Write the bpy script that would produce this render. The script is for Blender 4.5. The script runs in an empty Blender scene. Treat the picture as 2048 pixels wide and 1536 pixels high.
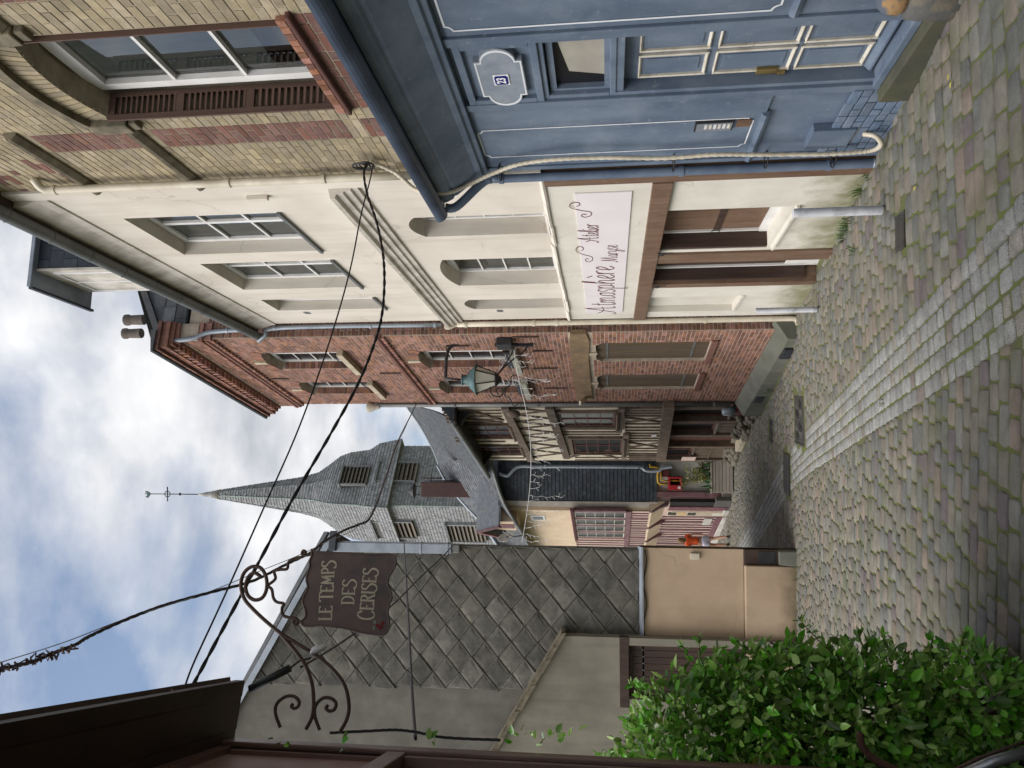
import bpy, bmesh, math, random
from mathutils import Vector, Matrix
from mathutils.geometry import tessellate_polygon
random.seed(11)
sc = bpy.context.scene
COL = sc.collection

# ---------------------------------------------------------------- camera
FPX = 1538.0                      # focal length in photo pixels (photo 2048 x 1536, phone held on its side)
PITCH, ROLL = math.radians(6.97), math.radians(.5)
FW = Vector((0, math.cos(PITCH), math.sin(PITCH)))
DN = Vector((0, math.sin(PITCH), -math.cos(PITCH)))
RT = Vector((1, 0, 0))
CY = RT*math.cos(ROLL) + DN*math.sin(ROLL)      # picture up  = world right
CX = DN*math.cos(ROLL) - RT*math.sin(ROLL)      # picture right = world down
cam = bpy.data.cameras.new('camera'); camo = bpy.data.objects.new('camera', cam); COL.objects.link(camo)
camo.matrix_world = Matrix((( CX.x, CY.x, -FW.x, 0), (CX.y, CY.y, -FW.y, 0), (CX.z, CY.z, -FW.z, 0), (0, 0, 0, 1)))
cam.sensor_fit = 'HORIZONTAL'; cam.sensor_width = 36; cam.lens = 36*FPX/2048
cam.clip_start = .05; cam.clip_end = 2000
sc.camera = camo

# ---------------------------------------------------------------- sky and sun
SUN_EL, SUN_AZ = math.radians(52), math.radians(243)     # azimuth from +Y clockwise: behind the camera, to the left
w = bpy.data.worlds.new('World'); sc.world = w; w.use_nodes = True
N = w.node_tree.nodes; L = w.node_tree.links; N.clear()
def wn(t, **k):
    n = N.new(t)
    for a, b in k.items(): setattr(n, a, b)
    return n
def wmath(op, a, b=None, c=None):
    n = wn('ShaderNodeMath', operation=op)
    for i, v in enumerate((a, b, c)):
        if v is None: continue
        if isinstance(v, (int, float)): n.inputs[i].default_value = v
        else: L.new(v, n.inputs[i])
    return n.outputs[0]
sky = wn('ShaderNodeTexSky', sky_type='NISHITA', sun_disc=False, sun_elevation=SUN_EL, sun_rotation=SUN_AZ)
sky.air_density = 1.2; sky.dust_density = 2.0; sky.ozone_density = 1.5
bg1 = wn('ShaderNodeBackground'); bg1.inputs[1].default_value = .085; L.new(sky.outputs[0], bg1.inputs[0])
tc = wn('ShaderNodeTexCoord'); sp = wn('ShaderNodeSeparateXYZ'); L.new(tc.outputs['Generated'], sp.inputs[0])
zz = wmath('ADD', wmath('MAXIMUM', sp.outputs[2], 0.0), .22)
cb = wn('ShaderNodeCombineXYZ')
L.new(wmath('DIVIDE', sp.outputs[0], zz), cb.inputs[0]); L.new(wmath('DIVIDE', sp.outputs[1], zz), cb.inputs[1])
mp = wn('ShaderNodeMapping'); L.new(cb.outputs[0], mp.inputs[0]); mp.inputs['Location'].default_value = (3.35, 1.7, 0)
n1 = wn('ShaderNodeTexNoise'); n1.inputs['Scale'].default_value = 1.7; n1.inputs['Detail'].default_value = 9; n1.inputs['Roughness'].default_value = .52; n1.inputs['Distortion'].default_value = .25
n2 = wn('ShaderNodeTexNoise'); n2.inputs['Scale'].default_value = 3.2; n2.inputs['Detail'].default_value = 8; n2.inputs['Roughness'].default_value = .55
L.new(mp.outputs[0], n1.inputs[0]); L.new(mp.outputs[0], n2.inputs[0])
r1 = wn('ShaderNodeValToRGB'); L.new(n1.outputs[0], r1.inputs[0])
r1.color_ramp.elements[0].position = .42; r1.color_ramp.elements[1].position = .57
r2 = wn('ShaderNodeValToRGB'); L.new(n2.outputs[0], r2.inputs[0])
r2.color_ramp.elements[0].position = .32; r2.color_ramp.elements[0].color = (.50, .525, .58, 1)
r2.color_ramp.elements[1].position = .62; r2.color_ramp.elements[1].color = (.98, .98, .99, 1)
bg2 = wn('ShaderNodeBackground'); L.new(r2.outputs[0], bg2.inputs[0]); bg2.inputs[1].default_value = .58
mx = wn('ShaderNodeMixShader'); L.new(wmath('MULTIPLY_ADD', r1.outputs[0], .93, .07), mx.inputs[0]); L.new(bg1.outputs[0], mx.inputs[1]); L.new(bg2.outputs[0], mx.inputs[2])
wo = wn('ShaderNodeOutputWorld'); L.new(mx.outputs[0], wo.inputs[0])

sl = bpy.data.lights.new('sun', 'SUN'); sl.energy = 2.4; sl.angle = math.radians(60); sl.color = (1, .965, .92)
so = bpy.data.objects.new('sun', sl); COL.objects.link(so)
sdir = Vector((math.sin(SUN_AZ)*math.cos(SUN_EL), math.cos(SUN_AZ)*math.cos(SUN_EL), math.sin(SUN_EL)))
so.rotation_euler = sdir.to_track_quat('Z', 'Y').to_euler(); so.location = sdir*60

vs = sc.view_settings
vs.view_transform = 'Standard'; vs.look = 'None'; vs.exposure = .88; vs.gamma = 1; vs.use_curve_mapping = False
sc.cycles.max_bounces = 6; sc.cycles.diffuse_bounces = 4; sc.cycles.glossy_bounces = 3
sc.cycles.use_adaptive_sampling = True; sc.cycles.use_denoising = True

# ---------------------------------------------------------------- geometry helpers
def ray(px, py):
    return FW + CX*((px-1024)/FPX) + CY*((768-py)/FPX)
GY = [-6, 0, 3, 4.5, 6, 7.35, 10, 13.3, 18, 25, 45]
GZ = [-.7, -1.5, -1.95, -2.17, -2.37, -2.54, -2.9, -3.27, -3.57, -3.93, -4.7]
def _lin(x, xs, ys):
    if x <= xs[0]: return ys[0]
    for i in range(len(xs)-1):
        if x <= xs[i+1]: return ys[i] + (ys[i+1]-ys[i])*(x-xs[i])/(xs[i+1]-xs[i])
    return ys[-1]
def ground_z(y):
    return sum(_lin(y+o, GY, GZ) for o in (-1, -.5, 0, .5, 1))/5
def on_ground(px, py, dz=0):
    d = ray(px, py); lo, hi = .5, 80.
    for _ in range(50):
        m = (lo+hi)/2
        if d.z/d.y*m < ground_z(m)+dz: hi = m
        else: lo = m
    return Vector((d.x/d.y*m, m, ground_z(m)))
class Frame:
    """a vertical facade: s along it, z up, e out towards the street"""
    def __init__(self, o, d, n=None):
        self.o = Vector((o[0], o[1], 0)); self.d = Vector((d[0], d[1], 0)).normalized()
        self.n = Vector((-self.d.y, self.d.x, 0)) if n is None else Vector((n[0], n[1], 0)).normalized()
    def pt(self, s, z, e=0): return self.o + self.d*s + self.n*e + Vector((0, 0, z))
    def at(self, px, py, e=0):
        r = ray(px, py); t = (self.o + self.n*e).dot(self.n)/r.dot(self.n)
        p = r*t; return (p-self.o).dot(self.d), p.z
    def s(self, px, py, e=0): return self.at(px, py, e)[0]
    def z(self, px, py, e=0): return self.at(px, py, e)[1]
    def p3(self, px, py, e=0): return self.pt(*self.at(px, py, e), e)
    def mat(self):
        return Matrix(((self.d.x, self.n.x, 0), (self.d.y, self.n.y, 0), (0, 0, 1))).to_4x4()

class MB:
    def __init__(self): self.v = []; self.f = []; self.r = []; self.cur = 0.; self.mi = []; self.m = 0
    def new(self): self.cur = random.random(); return self
    def face(self, pts):
        i = len(self.v); self.v += [tuple(p) for p in pts]; self.f.append(tuple(range(i, i+len(pts)))); self.r.append(self.cur); self.mi.append(self.m)
    def mesh(self, vs, fs):
        i = len(self.v); self.v += [tuple(p) for p in vs]
        for f in fs: self.f.append(tuple(k+i for k in f)); self.r.append(self.cur); self.mi.append(self.m)
    def hexa(self, p):      # p: 4 bottom (ccw seen from above) then 4 top
        self.mesh(p, [(0, 3, 2, 1), (4, 5, 6, 7), (0, 1, 5, 4), (1, 2, 6, 5), (2, 3, 7, 6), (3, 0, 4, 7)]); return self
    def box(self, F, s0, s1, z0, z1, e0, e1):
        if s0 > s1: s0, s1 = s1, s0
        if z0 > z1: z0, z1 = z1, z0
        if e0 > e1: e0, e1 = e1, e0
        P = F.pt; q = [(s0, e0), (s1, e0), (s1, e1), (s0, e1)]
        if F.d.cross(F.n).z < 0: q.reverse()
        return self.hexa([P(s, z0, e) for s, e in q] + [P(s, z1, e) for s, e in q])
    def chbox(self, F, s0, s1, z0, z1, e0, e1, c=.006):   # box with chamfered front edges
        if s0 > s1: s0, s1 = s1, s0
        if z0 > z1: z0, z1 = z1, z0
        P = F.pt; a = [(s0, z0), (s1, z0), (s1, z1), (s0, z1)]; b = [(s0+c, z0+c), (s1-c, z0+c), (s1-c, z1-c), (s0+c, z1-c)]
        vs = [P(s, z, e0) for s, z in a] + [P(s, z, e1-c) for s, z in a] + [P(s, z, e1) for s, z in b]
        fs = [(8, 9, 10, 11)] + [(i, (i+1) % 4, 4+(i+1) % 4, 4+i) for i in range(4)] + [(4+i, 4+(i+1) % 4, 8+(i+1) % 4, 8+i) for i in range(4)]
        if F.d.cross(F.n).z > 0: fs = [tuple(reversed(f)) for f in fs]
        self.mesh(vs, fs); return self
    def prism(self, F, poly, e0, e1):     # polygon in (s,z) extruded in e
        pts = [Vector((s, z, 0)) for s, z in poly]; n = len(poly)
        tri = tessellate_polygon([pts])
        vs = [F.pt(s, z, e0) for s, z in poly] + [F.pt(s, z, e1) for s, z in poly]
        fs = [tuple(t) for t in tri] + [tuple(k+n for k in reversed(t)) for t in tri] + [(i, (i+1) % n, n+(i+1) % n, n+i) for i in range(n)]
        self.mesh(vs, fs); return self
    def profile(self, F, prof, s0, s1):   # polygon in (e,z) extruded along s
        n = len(prof); tri = tessellate_polygon([[Vector((e, z, 0)) for e, z in prof]])
        vs = [F.pt(s0, z, e) for e, z in prof] + [F.pt(s1, z, e) for e, z in prof]
        fs = [tuple(t) for t in tri] + [tuple(k+n for k in reversed(t)) for t in tri] + [(i, (i+1) % n, n+(i+1) % n, n+i) for i in range(n)]
        self.mesh(vs, fs); return self
    def bar(self, p, q, w, h, up=Vector((0, 0, 1))):      # rectangular bar from p to q
        p = Vector(p); q = Vector(q); d = (q-p).normalized()
        a = d.cross(up)
        if a.length < 1e-4: a = d.cross(Vector((1, 0, 0)))
        a.normalize(); b = a.cross(d).normalized(); a = a*w/2; b = b*h/2
        self.mesh([p-a-b, p+a-b, p+a+b, p-a+b, q-a-b, q+a-b, q+a+b, q-a+b], [(0, 3, 2, 1), (4, 5, 6, 7), (0, 1, 5, 4), (1, 2, 6, 5), (2, 3, 7, 6), (3, 0, 4, 7)]); return self
    def tube(self, pts, r, seg=8, cap=True):
        pts = [Vector(p) for p in pts]; n = len(pts)
        rs = r if isinstance(r, (list, tuple)) else [r]*n
        base = len(self.v); ref = None
        for i, p in enumerate(pts):
            t = (pts[min(i+1, n-1)]-pts[max(i-1, 0)]).normalized()
            if ref is None:
                ref = t.orthogonal().normalized()
            ref = (ref - t*ref.dot(t))
            ref = ref.normalized() if ref.length > 1e-5 else t.orthogonal().normalized()
            b = t.cross(ref)
            for k in range(seg):
                a = 2*math.pi*k/seg
                self.v.append(tuple(p + (ref*math.cos(a)+b*math.sin(a))*rs[i]))
        for i in range(n-1):
            for k in range(seg):
                k2 = (k+1) % seg
                self.f.append((base+i*seg+k, base+i*seg+k2, base+(i+1)*seg+k2, base+(i+1)*seg+k)); self.r.append(self.cur); self.mi.append(self.m)
        if cap:
            self.f.append(tuple(base+k for k in reversed(range(seg)))); self.r.append(self.cur); self.mi.append(self.m)
            self.f.append(tuple(base+(n-1)*seg+k for k in range(seg))); self.r.append(self.cur); self.mi.append(self.m)
        return self
    def lathe(self, c, prof, seg=16, sx=1, sy=1, rot=0):   # prof: (radius, z) list
        c = Vector(c); b = len(self.v)
        for r, z in prof:
            for k in range(seg):
                a = 2*math.pi*k/seg+rot
                self.v.append((c.x+r*sx*math.cos(a), c.y+r*sy*math.sin(a), c.z+z))
        for i in range(len(prof)-1):
            for k in range(seg):
                k2 = (k+1) % seg
                self.f.append((b+i*seg+k, b+i*seg+k2, b+(i+1)*seg+k2, b+(i+1)*seg+k)); self.r.append(self.cur); self.mi.append(self.m)
        self.f.append(tuple(b+k for k in reversed(range(seg)))); self.r.append(self.cur); self.mi.append(self.m)
        self.f.append(tuple(b+(len(prof)-1)*seg+k for k in range(seg))); self.r.append(self.cur); self.mi.append(self.m)
        return self
    def grid(self, rows):                 # list of rows of points
        b = len(self.v); m = len(rows[0])
        for r in rows: self.v += [tuple(p) for p in r]
        for i in range(len(rows)-1):
            for j in range(m-1):
                self.f.append((b+i*m+j, b+i*m+j+1, b+(i+1)*m+j+1, b+(i+1)*m+j)); self.r.append(self.cur); self.mi.append(self.m)
        return self
    def wall(self, F, outer, holes, e=0, depth=.25):
        """a flat wall with openings of any outline, reveals going back by depth"""
        bm = bmesh.new(); edges = []
        for poly in [outer]+holes:
            vs = [bm.verts.new((s, z, 0)) for s, z in poly]
            for i in range(len(vs)): edges.append(bm.edges.new((vs[i], vs[(i+1) % len(vs)])))
        bmesh.ops.triangle_fill(bm, use_beauty=True, use_dissolve=False, edges=edges)
        bm.verts.index_update()
        vs = [F.pt(v.co.x, v.co.y, e) for v in bm.verts]
        fs = []
        for f in bm.faces:
            idx = [v.index for v in f.verts]
            nn = (vs[idx[1]]-vs[idx[0]]).cross(vs[idx[2]]-vs[idx[0]])
            fs.append(tuple(idx) if nn.dot(F.n) > 0 else tuple(reversed(idx)))
        self.mesh(vs, fs); bm.free()
        for h in holes:
            n = len(h)
            for i in range(n):
                a, b = h[i], h[(i+1) % n]
                self.face([F.pt(a[0], a[1], e), F.pt(b[0], b[1], e), F.pt(b[0], b[1], e-depth), F.pt(a[0], a[1], e-depth)])
        return self
    def build(self, name, mat, parent=None, smooth=False, bevel=0, kind=None):
        me = bpy.data.meshes.new(name); me.from_pydata(self.v, [], self.f); me.validate(); 
        ms = mat if isinstance(mat, (list, tuple)) else [mat]
        for m in ms: me.materials.append(m)
        if len(me.polygons) == len(self.f):
            if len(ms) > 1: me.polygons.foreach_set('material_index', self.mi)
            at = me.attributes.new('rnd', 'FLOAT', 'FACE'); at.data.foreach_set('value', self.r)
        if smooth:
            me.polygons.foreach_set('use_smooth', [True]*len(me.polygons))
        o = bpy.data.objects.new(name, me); COL.objects.link(o)
        if smooth == 'auto':
            md = o.modifiers.new('edges', 'EDGE_SPLIT'); md.split_angle = math.radians(40)
        if bevel:
            md = o.modifiers.new('bevel', 'BEVEL'); md.width = bevel; md.segments = 2; md.limit_method = 'ANGLE'; md.angle_limit = math.radians(50)
        if parent is not None: adopt(o, parent)
        if kind: o['kind'] = kind
        return o
def wloc(o):
    l = Vector(o.location)
    return l if o.parent is None else (o.parent_off + l if hasattr(o, 'parent_off') else l)
def adopt(o, parent):
    o.parent = parent
    if parent.type == 'EMPTY': o.matrix_parent_inverse = Matrix.Translation(-Vector(parent.location))
def thing(name, label, cat, loc=(0, 0, 0), group=None):
    o = bpy.data.objects.new(name, None); COL.objects.link(o); o.location = loc; o.empty_display_size = .2
    return tag(o, label, cat, group)
def tag(o, label=None, cat=None, group=None, kind=None):
    if label: o['label'] = label
    if cat: o['category'] = cat
    if group: o['group'] = group
    if kind: o['kind'] = kind
    return o
def copy_part(src, mw, parent, name=None):
    c = src.copy(); COL.objects.link(c); c.matrix_parent_inverse = Matrix.Identity(4); c.parent = parent
    if name: c.name = name
    if parent is not None and parent.type == 'EMPTY': c.matrix_parent_inverse = Matrix.Translation(-Vector(parent.location))
    c.matrix_basis = mw; return c
def jit(a): return random.uniform(-a, a)
def smooth_path(pts, k=6):
    pts = [Vector(p) for p in pts]; out = []
    for i in range(len(pts)-1):
        p0 = pts[max(i-1, 0)]; p1 = pts[i]; p2 = pts[i+1]; p3 = pts[min(i+2, len(pts)-1)]
        for j in range(k):
            t = j/k
            out.append(.5*((2*p1)+(p2-p0)*t+(2*p0-5*p1+4*p2-p3)*t*t+(3*p1-p0-3*p2+p3)*t**3))
    out.append(pts[-1]); return out

# ---------------------------------------------------------------- materials
def M(name, c1, c2=None, scale=3., rough=.85, bump=.15, bscale=40., var=.0, hue=.0, metal=0., streak=0., streak_col=(.08, .08, .07), spec=.3, satv=.3, detail=6., stretch=(1, 1, 1), dirt=0., dirt_col=(.1, .1, .08), dscale=1.2, ramp=(.35, .65), bdist=.01, foot=None, crack=0., chips=None):
    m = bpy.data.materials.new(name); m.use_nodes = True; T = m.node_tree; n = T.nodes; l = T.links; n.clear()
    out = n.new('ShaderNodeOutputMaterial'); b = n.new('ShaderNodeBsdfPrincipled'); l.new(b.outputs[0], out.inputs[0])
    b.inputs['Roughness'].default_value = rough; b.inputs['Metallic'].default_value = metal; b.inputs['Specular IOR Level'].default_value = spec
    g = n.new('ShaderNodeNewGeometry'); mp = n.new('ShaderNodeMapping'); l.new(g.outputs['Position'], mp.inputs[0]); mp.inputs['Scale'].default_value = stretch
    def noise(sc_, det=detail, src=mp.outputs[0], ro=.55):
        t = n.new('ShaderNodeTexNoise'); t.inputs['Scale'].default_value = sc_; t.inputs['Detail'].default_value = det; t.inputs['Roughness'].default_value = ro
        l.new(src, t.inputs[0]); return t.outputs[0]
    def ramp_(src, a, bb):
        r = n.new('ShaderNodeMapRange'); r.inputs[1].default_value = a; r.inputs[2].default_value = bb; l.new(src, r.inputs[0]); return r.outputs[0]
    def mix(fac, A, B):
        x = n.new('ShaderNodeMix'); x.data_type = 'RGBA'
        for i, v in ((0, fac), (6, A), (7, B)):
            if isinstance(v, tuple): x.inputs[i].default_value = (*v, 1)
            elif isinstance(v, (int, float)): x.inputs[i].default_value = v
            else: l.new(v, x.inputs[i])
        return x.outputs[2]
    def mth(op, a, bb=None):
        x = n.new('ShaderNodeMath'); x.operation = op
        for i, v in enumerate((a, bb)):
            if v is None: continue
            if isinstance(v, (int, float)): x.inputs[i].default_value = v
            else: l.new(v, x.inputs[i])
        return x.outputs[0]
    c2 = c2 or tuple(k*.8 for k in c1)
    col = mix(ramp_(noise(scale), *ramp), c1, c2)
    if var or hue:
        oi = n.new('ShaderNodeObjectInfo'); at = n.new('ShaderNodeAttribute'); at.attribute_name = 'rnd'
        rn = mth('FRACT', mth('ADD', oi.outputs['Random'], at.outputs['Fac']))
        rn2 = mth('FRACT', mth('MULTIPLY', rn, 7.31))
        hs = n.new('ShaderNodeHueSaturation'); l.new(col, hs.inputs['Color'])
        l.new(mth('ADD', mth('MULTIPLY', rn, 2*var), 1-var), hs.inputs['Value'])
        l.new(mth('ADD', mth('MULTIPLY', rn2, 2*hue), .5-hue), hs.inputs['Hue'])
        l.new(mth('ADD', mth('MULTIPLY', rn2, satv), 1-satv/2), hs.inputs['Saturation'])
        col = hs.outputs[0]
    if streak:
        mp2 = n.new('ShaderNodeMapping'); l.new(g.outputs['Position'], mp2.inputs[0]); mp2.inputs['Scale'].default_value = (2.6, 2.6, .28)
        col = mix(mth('MULTIPLY', ramp_(noise(1.5, 5, mp2.outputs[0]), .48, .75), streak), col, streak_col)
    if dirt:
        col = mix(mth('MULTIPLY', ramp_(noise(dscale, 8, g.outputs['Position'], .65), .47, .72), dirt), col, dirt_col)
    if crack:                    # hairline cracks
        wv = n.new('ShaderNodeTexNoise'); wv.inputs['Scale'].default_value = 1.6; wv.inputs['Detail'].default_value = 6; l.new(g.outputs['Position'], wv.inputs[0])
        va = n.new('ShaderNodeVectorMath'); va.operation = 'MULTIPLY_ADD'; l.new(wv.outputs['Color'], va.inputs[0]); va.inputs[1].default_value = (.9, .9, .9); l.new(g.outputs['Position'], va.inputs[2])
        vo = n.new('ShaderNodeTexVoronoi'); vo.feature = 'DISTANCE_TO_EDGE'; vo.inputs['Scale'].default_value = .62; l.new(va.outputs[0], vo.inputs['Vector'])
        msk = mth('MULTIPLY', ramp_(vo.outputs['Distance'], .010, .003), ramp_(noise(1.1, 3, g.outputs['Position']), .46, .56))
        col = mix(mth('MULTIPLY', msk, crack), col, (.12, .10, .08))
    if chips:                    # scuffs and chipped paint
        col = mix(mth('MULTIPLY', ramp_(noise(16, 7, g.outputs['Position'], .7), .60, .66), .75), col, chips)
    if foot:                     # algae and splash dirt creeping up from the pavement: (z at y=0, slope, height, colour, strength)
        sx = n.new('ShaderNodeSeparateXYZ'); l.new(g.outputs['Position'], sx.inputs[0])
        hgt = mth('SUBTRACT', sx.outputs[2], mth('ADD', mth('MULTIPLY', sx.outputs[1], foot[1]), foot[0]))
        hgt = mth('ADD', hgt, mth('MULTIPLY', noise(4., 6, g.outputs['Position']), -foot[2]*1.6))
        col = mix(mth('MULTIPLY', ramp_(hgt, foot[2]*.25, -foot[2]*.75), foot[4]), col, foot[3])
    l.new(col, b.inputs['Base Color'])
    if bump:
        bp = n.new('ShaderNodeBump'); bp.inputs['Strength'].default_value = bump; bp.inputs['Distance'].default_value = bdist
        l.new(noise(bscale, 8, mp.outputs[0], .6), bp.inputs['Height']); l.new(bp.outputs[0], b.inputs['Normal'])
    return m
def glass(name, col=(.03, .035, .04), rough=.04):
    m = bpy.data.materials.new(name); m.use_nodes = True; b = m.node_tree.nodes['Principled BSDF']
    b.inputs['Base Color'].default_value = (*col, 1); b.inputs['Roughness'].default_value = rough; b.inputs['Specular IOR Level'].default_value = .9
    b.inputs['Coat Weight'].default_value = .6; b.inputs['Coat Roughness'].default_value = .02
    return m
def emit(name, col, st):
    m = bpy.data.materials.new(name); m.use_nodes = True; b = m.node_tree.nodes['Principled BSDF']
    b.inputs['Base Color'].default_value = (*col, 1); b.inputs['Emission Color'].default_value = (*col, 1); b.inputs['Emission Strength'].default_value = st; return m
m_cream = M('cream render', (.61, .565, .50), (.53, .485, .425), 1.1, .9, .14, 20, streak=.45, streak_col=(.36, .31, .25), dirt=.3, dirt_col=(.45, .40, .335), dscale=1.7, crack=.22)
m_cream2 = M('pale base render', (.61, .585, .525), (.53, .50, .44), 1.5, .9, .16, 22, streak=.18, streak_col=(.36, .32, .25), dirt=.22, dirt_col=(.42, .385, .30), foot=(-1.62, -.123, .55, (.14, .14, .055), .85), crack=.22)
m_white = M('white paint', (.68, .67, .66), (.58, .57, .55), 4, .5, .04, 60, dirt=.2, dirt_col=(.35, .34, .31), dscale=3)
m_dirtywhite = M('weathered white paint', (.60, .56, .50), (.44, .40, .345), 3, .6, .1, 50, dirt=.45, dirt_col=(.20, .175, .14), dscale=3, streak=.3, streak_col=(.2, .17, .13))
m_blue = M('blue grey shop paint', (.098, .132, .188), (.15, .19, .25), 1.6, .45, .16, 28, dirt=.42, dirt_col=(.24, .285, .34), dscale=2.6, stretch=(1, 1, .45), streak=.45, streak_col=(.05, .068, .10), chips=(.20, .235, .275))
m_blued = M('dark blue gutter paint', (.035, .048, .075), (.075, .10, .15), 2, .45, .06, 40, dirt=.3, dirt_col=(.02, .022, .03), dscale=3)
m_trim = M('cream door trim', (.62, .585, .50), (.52, .48, .40), 6, .5, .06, 60, dirt=.35, dirt_col=(.25, .22, .16), dscale=6, chips=(.2, .17, .12))
m_line = M('white painted line', (.72, .74, .76), (.64, .66, .7), 8, .6, 0)
m_brown = M('brown stained timber', (.11, .062, .04), (.165, .105, .07), 5, .6, .25, 30, stretch=(3, 3, .25), dirt=.25, dirt_col=(.22, .17, .13), dscale=4, chips=(.2, .14, .10))
m_browndark = M('dark stained board', (.035, .022, .018), (.06, .036, .027), 5, .6, .2, 30, stretch=(3, 3, .25))
m_beam = M('old grey brown oak', (.135, .10, .075), (.08, .058, .043), 6, .85, .5, 30, var=.25, dirt=.3, dirt_col=(.22, .185, .145), dscale=5)
m_plaster = M('cream infill plaster', (.56, .50, .40), (.47, .415, .32), 3, .95, .2, 40, dirt=.3, dirt_col=(.3, .25, .18), dscale=3)
m_maroon = M('maroon painted timber', (.10, .045, .052), (.155, .085, .09), 5, .7, .2, 30, var=.2)
m_pinkplaster = M('pinkish plaster', (.52, .40, .345), (.44, .335, .28), 2.5, .95, .15, 40, dirt=.25, dirt_col=(.3, .22, .18), dscale=2)
m_peach = M('peach cream render', (.58, .46, .33), (.50, .385, .27), 1.6, .9, .1, 35, streak=.15, streak_col=(.33, .25, .17), dirt=.15, dirt_col=(.3, .23, .16))
m_tan = M('tan render', (.42, .315, .222), (.36, .265, .182), 1.4, .9, .22, 26, streak=.2, streak_col=(.26, .185, .125), dirt=.35, dirt_col=(.27, .2, .137), dscale=1.8, foot=(-3.30, 0, .30, (.12, .10, .055), .8), crack=.22)
m_grey_render = M('grey brown render', (.15, .142, .12), (.108, .102, .086), 2.2, .95, .5, 45, streak=.35, streak_col=(.075, .07, .06), dirt=.4, dirt_col=(.085, .08, .068), dscale=2.5)
m_grey_wall = M('taupe render', (.215, .198, .16), (.165, .15, .12), 1.5, .9, .3, 30, streak=.6, streak_col=(.095, .085, .068), dirt=.4, dirt_col=(.12, .108, .082), crack=.22)
m_rbrick = M('red brick', (.19, .085, .06), (.265, .135, .10), 14, .9, .5, 70, var=.42, hue=.012, dirt=.4, dirt_col=(.10, .068, .055), dscale=1.3)
m_rmortar = M('pale mortar', (.46, .39, .31), (.34, .28, .22), 8, .95, .4, 60, dirt=.35, dirt_col=(.2, .165, .13), dscale=1.1)
m_ybrick = M('yellow brick', (.33, .275, .185), (.25, .205, .135), 9, .9, .5, 60, var=.2, hue=.004, satv=.2, dirt=.55, dirt_col=(.12, .10, .07), dscale=1.6)
m_yred = M('worn red brick', (.165, .075, .06), (.125, .06, .05), 10, .9, .6, 60, var=.28, hue=.008, dirt=.4, dirt_col=(.25, .20, .155), dscale=5)
m_ymortar = M('old lime mortar', (.37, .32, .24), (.27, .23, .165), 8, .95, .5, 60, dirt=.5, dirt_col=(.13, .11, .08), dscale=1.6)
m_moss_stone = M('mossy stone moulding', (.19, .162, .115), (.11, .095, .068), 6, .95, .5, 50, dirt=.5, dirt_col=(.06, .055, .038), dscale=3)
m_stone = M('pale stone', (.46, .40, .30), (.34, .29, .21), 5, .9, .3, 50, dirt=.3, dirt_col=(.18, .15, .11), dscale=3)
m_sand = M('rusty sandstone', (.23, .155, .085), (.15, .105, .065), 5, .95, .5, 30, dirt=.4, dirt_col=(.09, .07, .05), dscale=4)
m_concrete = M('mossy concrete', (.14, .14, .118), (.095, .097, .08), 2.5, .9, .3, 40, dirt=.45, dirt_col=(.068, .078, .04), dscale=1.5)
m_zinc = M('zinc', (.28, .31, .35), (.21, .235, .27), 3, .45, .06, 40, metal=.35, dirt=.3, dirt_col=(.16, .17, .18), dscale=3)
m_zincd = M('dark weathered zinc', (.105, .11, .108), (.16, .165, .16), 3, .55, .08, 40, metal=.2, dirt=.3, dirt_col=(.06, .06, .055), dscale=3)
m_pipeblue = M('blue painted pipe', (.085, .115, .17), (.13, .165, .225), 4, .4, .05, 40)
m_pipecream = M('cream pipe', (.58, .53, .43), (.47, .42, .33), 5, .5, .05, 40, dirt=.3, dirt_col=(.28, .24, .17), dscale=4)
m_slate = M('dark slate', (.022, .028, .037), (.035, .042, .052), 8, .55, .25, 50, var=.3)
m_slateroof = M('grey roof slate', (.105, .112, .125), (.075, .08, .088), 8, .65, .25, 50, var=.3, dirt=.3, dirt_col=(.16, .15, .12), dscale=1.5)
m_diamond = M('lichen stained fibre slate', (.125, .118, .101), (.075, .071, .061), 6, .9, .6, 45, var=.3, satv=.25, dirt=.65, dirt_col=(.04, .038, .033), dscale=4.5)
m_dedge = M('worn slate edge', (.22, .205, .175), (.12, .113, .097), 14, .9, .4, 60)
m_iron = M('black iron', (.018, .018, .02), (.03, .03, .032), 10, .5, .1, 60)
m_rust = M('dark brown iron', (.06, .036, .028), (.09, .05, .036), 10, .6, .2, 60)
m_cable = M('black cable', (.012, .011, .013), (.02, .018, .02), 10, .5, 0)
def clear_glass(name):
    m = bpy.data.materials.new(name); m.use_nodes = True; T = m.node_tree; n = T.nodes; l = T.links; n.clear()
    o = n.new('ShaderNodeOutputMaterial'); x = n.new('ShaderNodeMixShader'); t = n.new('ShaderNodeBsdfTransparent'); g = n.new('ShaderNodeBsdfGlossy'); f = n.new('ShaderNodeFresnel')
    f.inputs[0].default_value = 2.5; g.inputs['Roughness'].default_value = .02; t.inputs[0].default_value = (.80, .84, .83, 1)
    l.new(f.outputs[0], x.inputs[0]); l.new(t.outputs[0], x.inputs[1]); l.new(g.outputs[0], x.inputs[2]); l.new(x.outputs[0], o.inputs[0]); return m
m_glass = clear_glass('window glass')
m_glassd = glass('dark window glass', (.012, .012, .014), .22)
m_glassd.node_tree.nodes['Principled BSDF'].inputs['Coat Weight'].default_value = .1; m_glassd.node_tree.nodes['Principled BSDF'].inputs['Specular IOR Level'].default_value = .4
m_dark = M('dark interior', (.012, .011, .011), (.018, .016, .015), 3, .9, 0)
m_curtain = M('pale curtain', (.60, .62, .60), (.45, .47, .46), 2.5, .9, .1, 30, stretch=(6, 6, .4))
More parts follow.
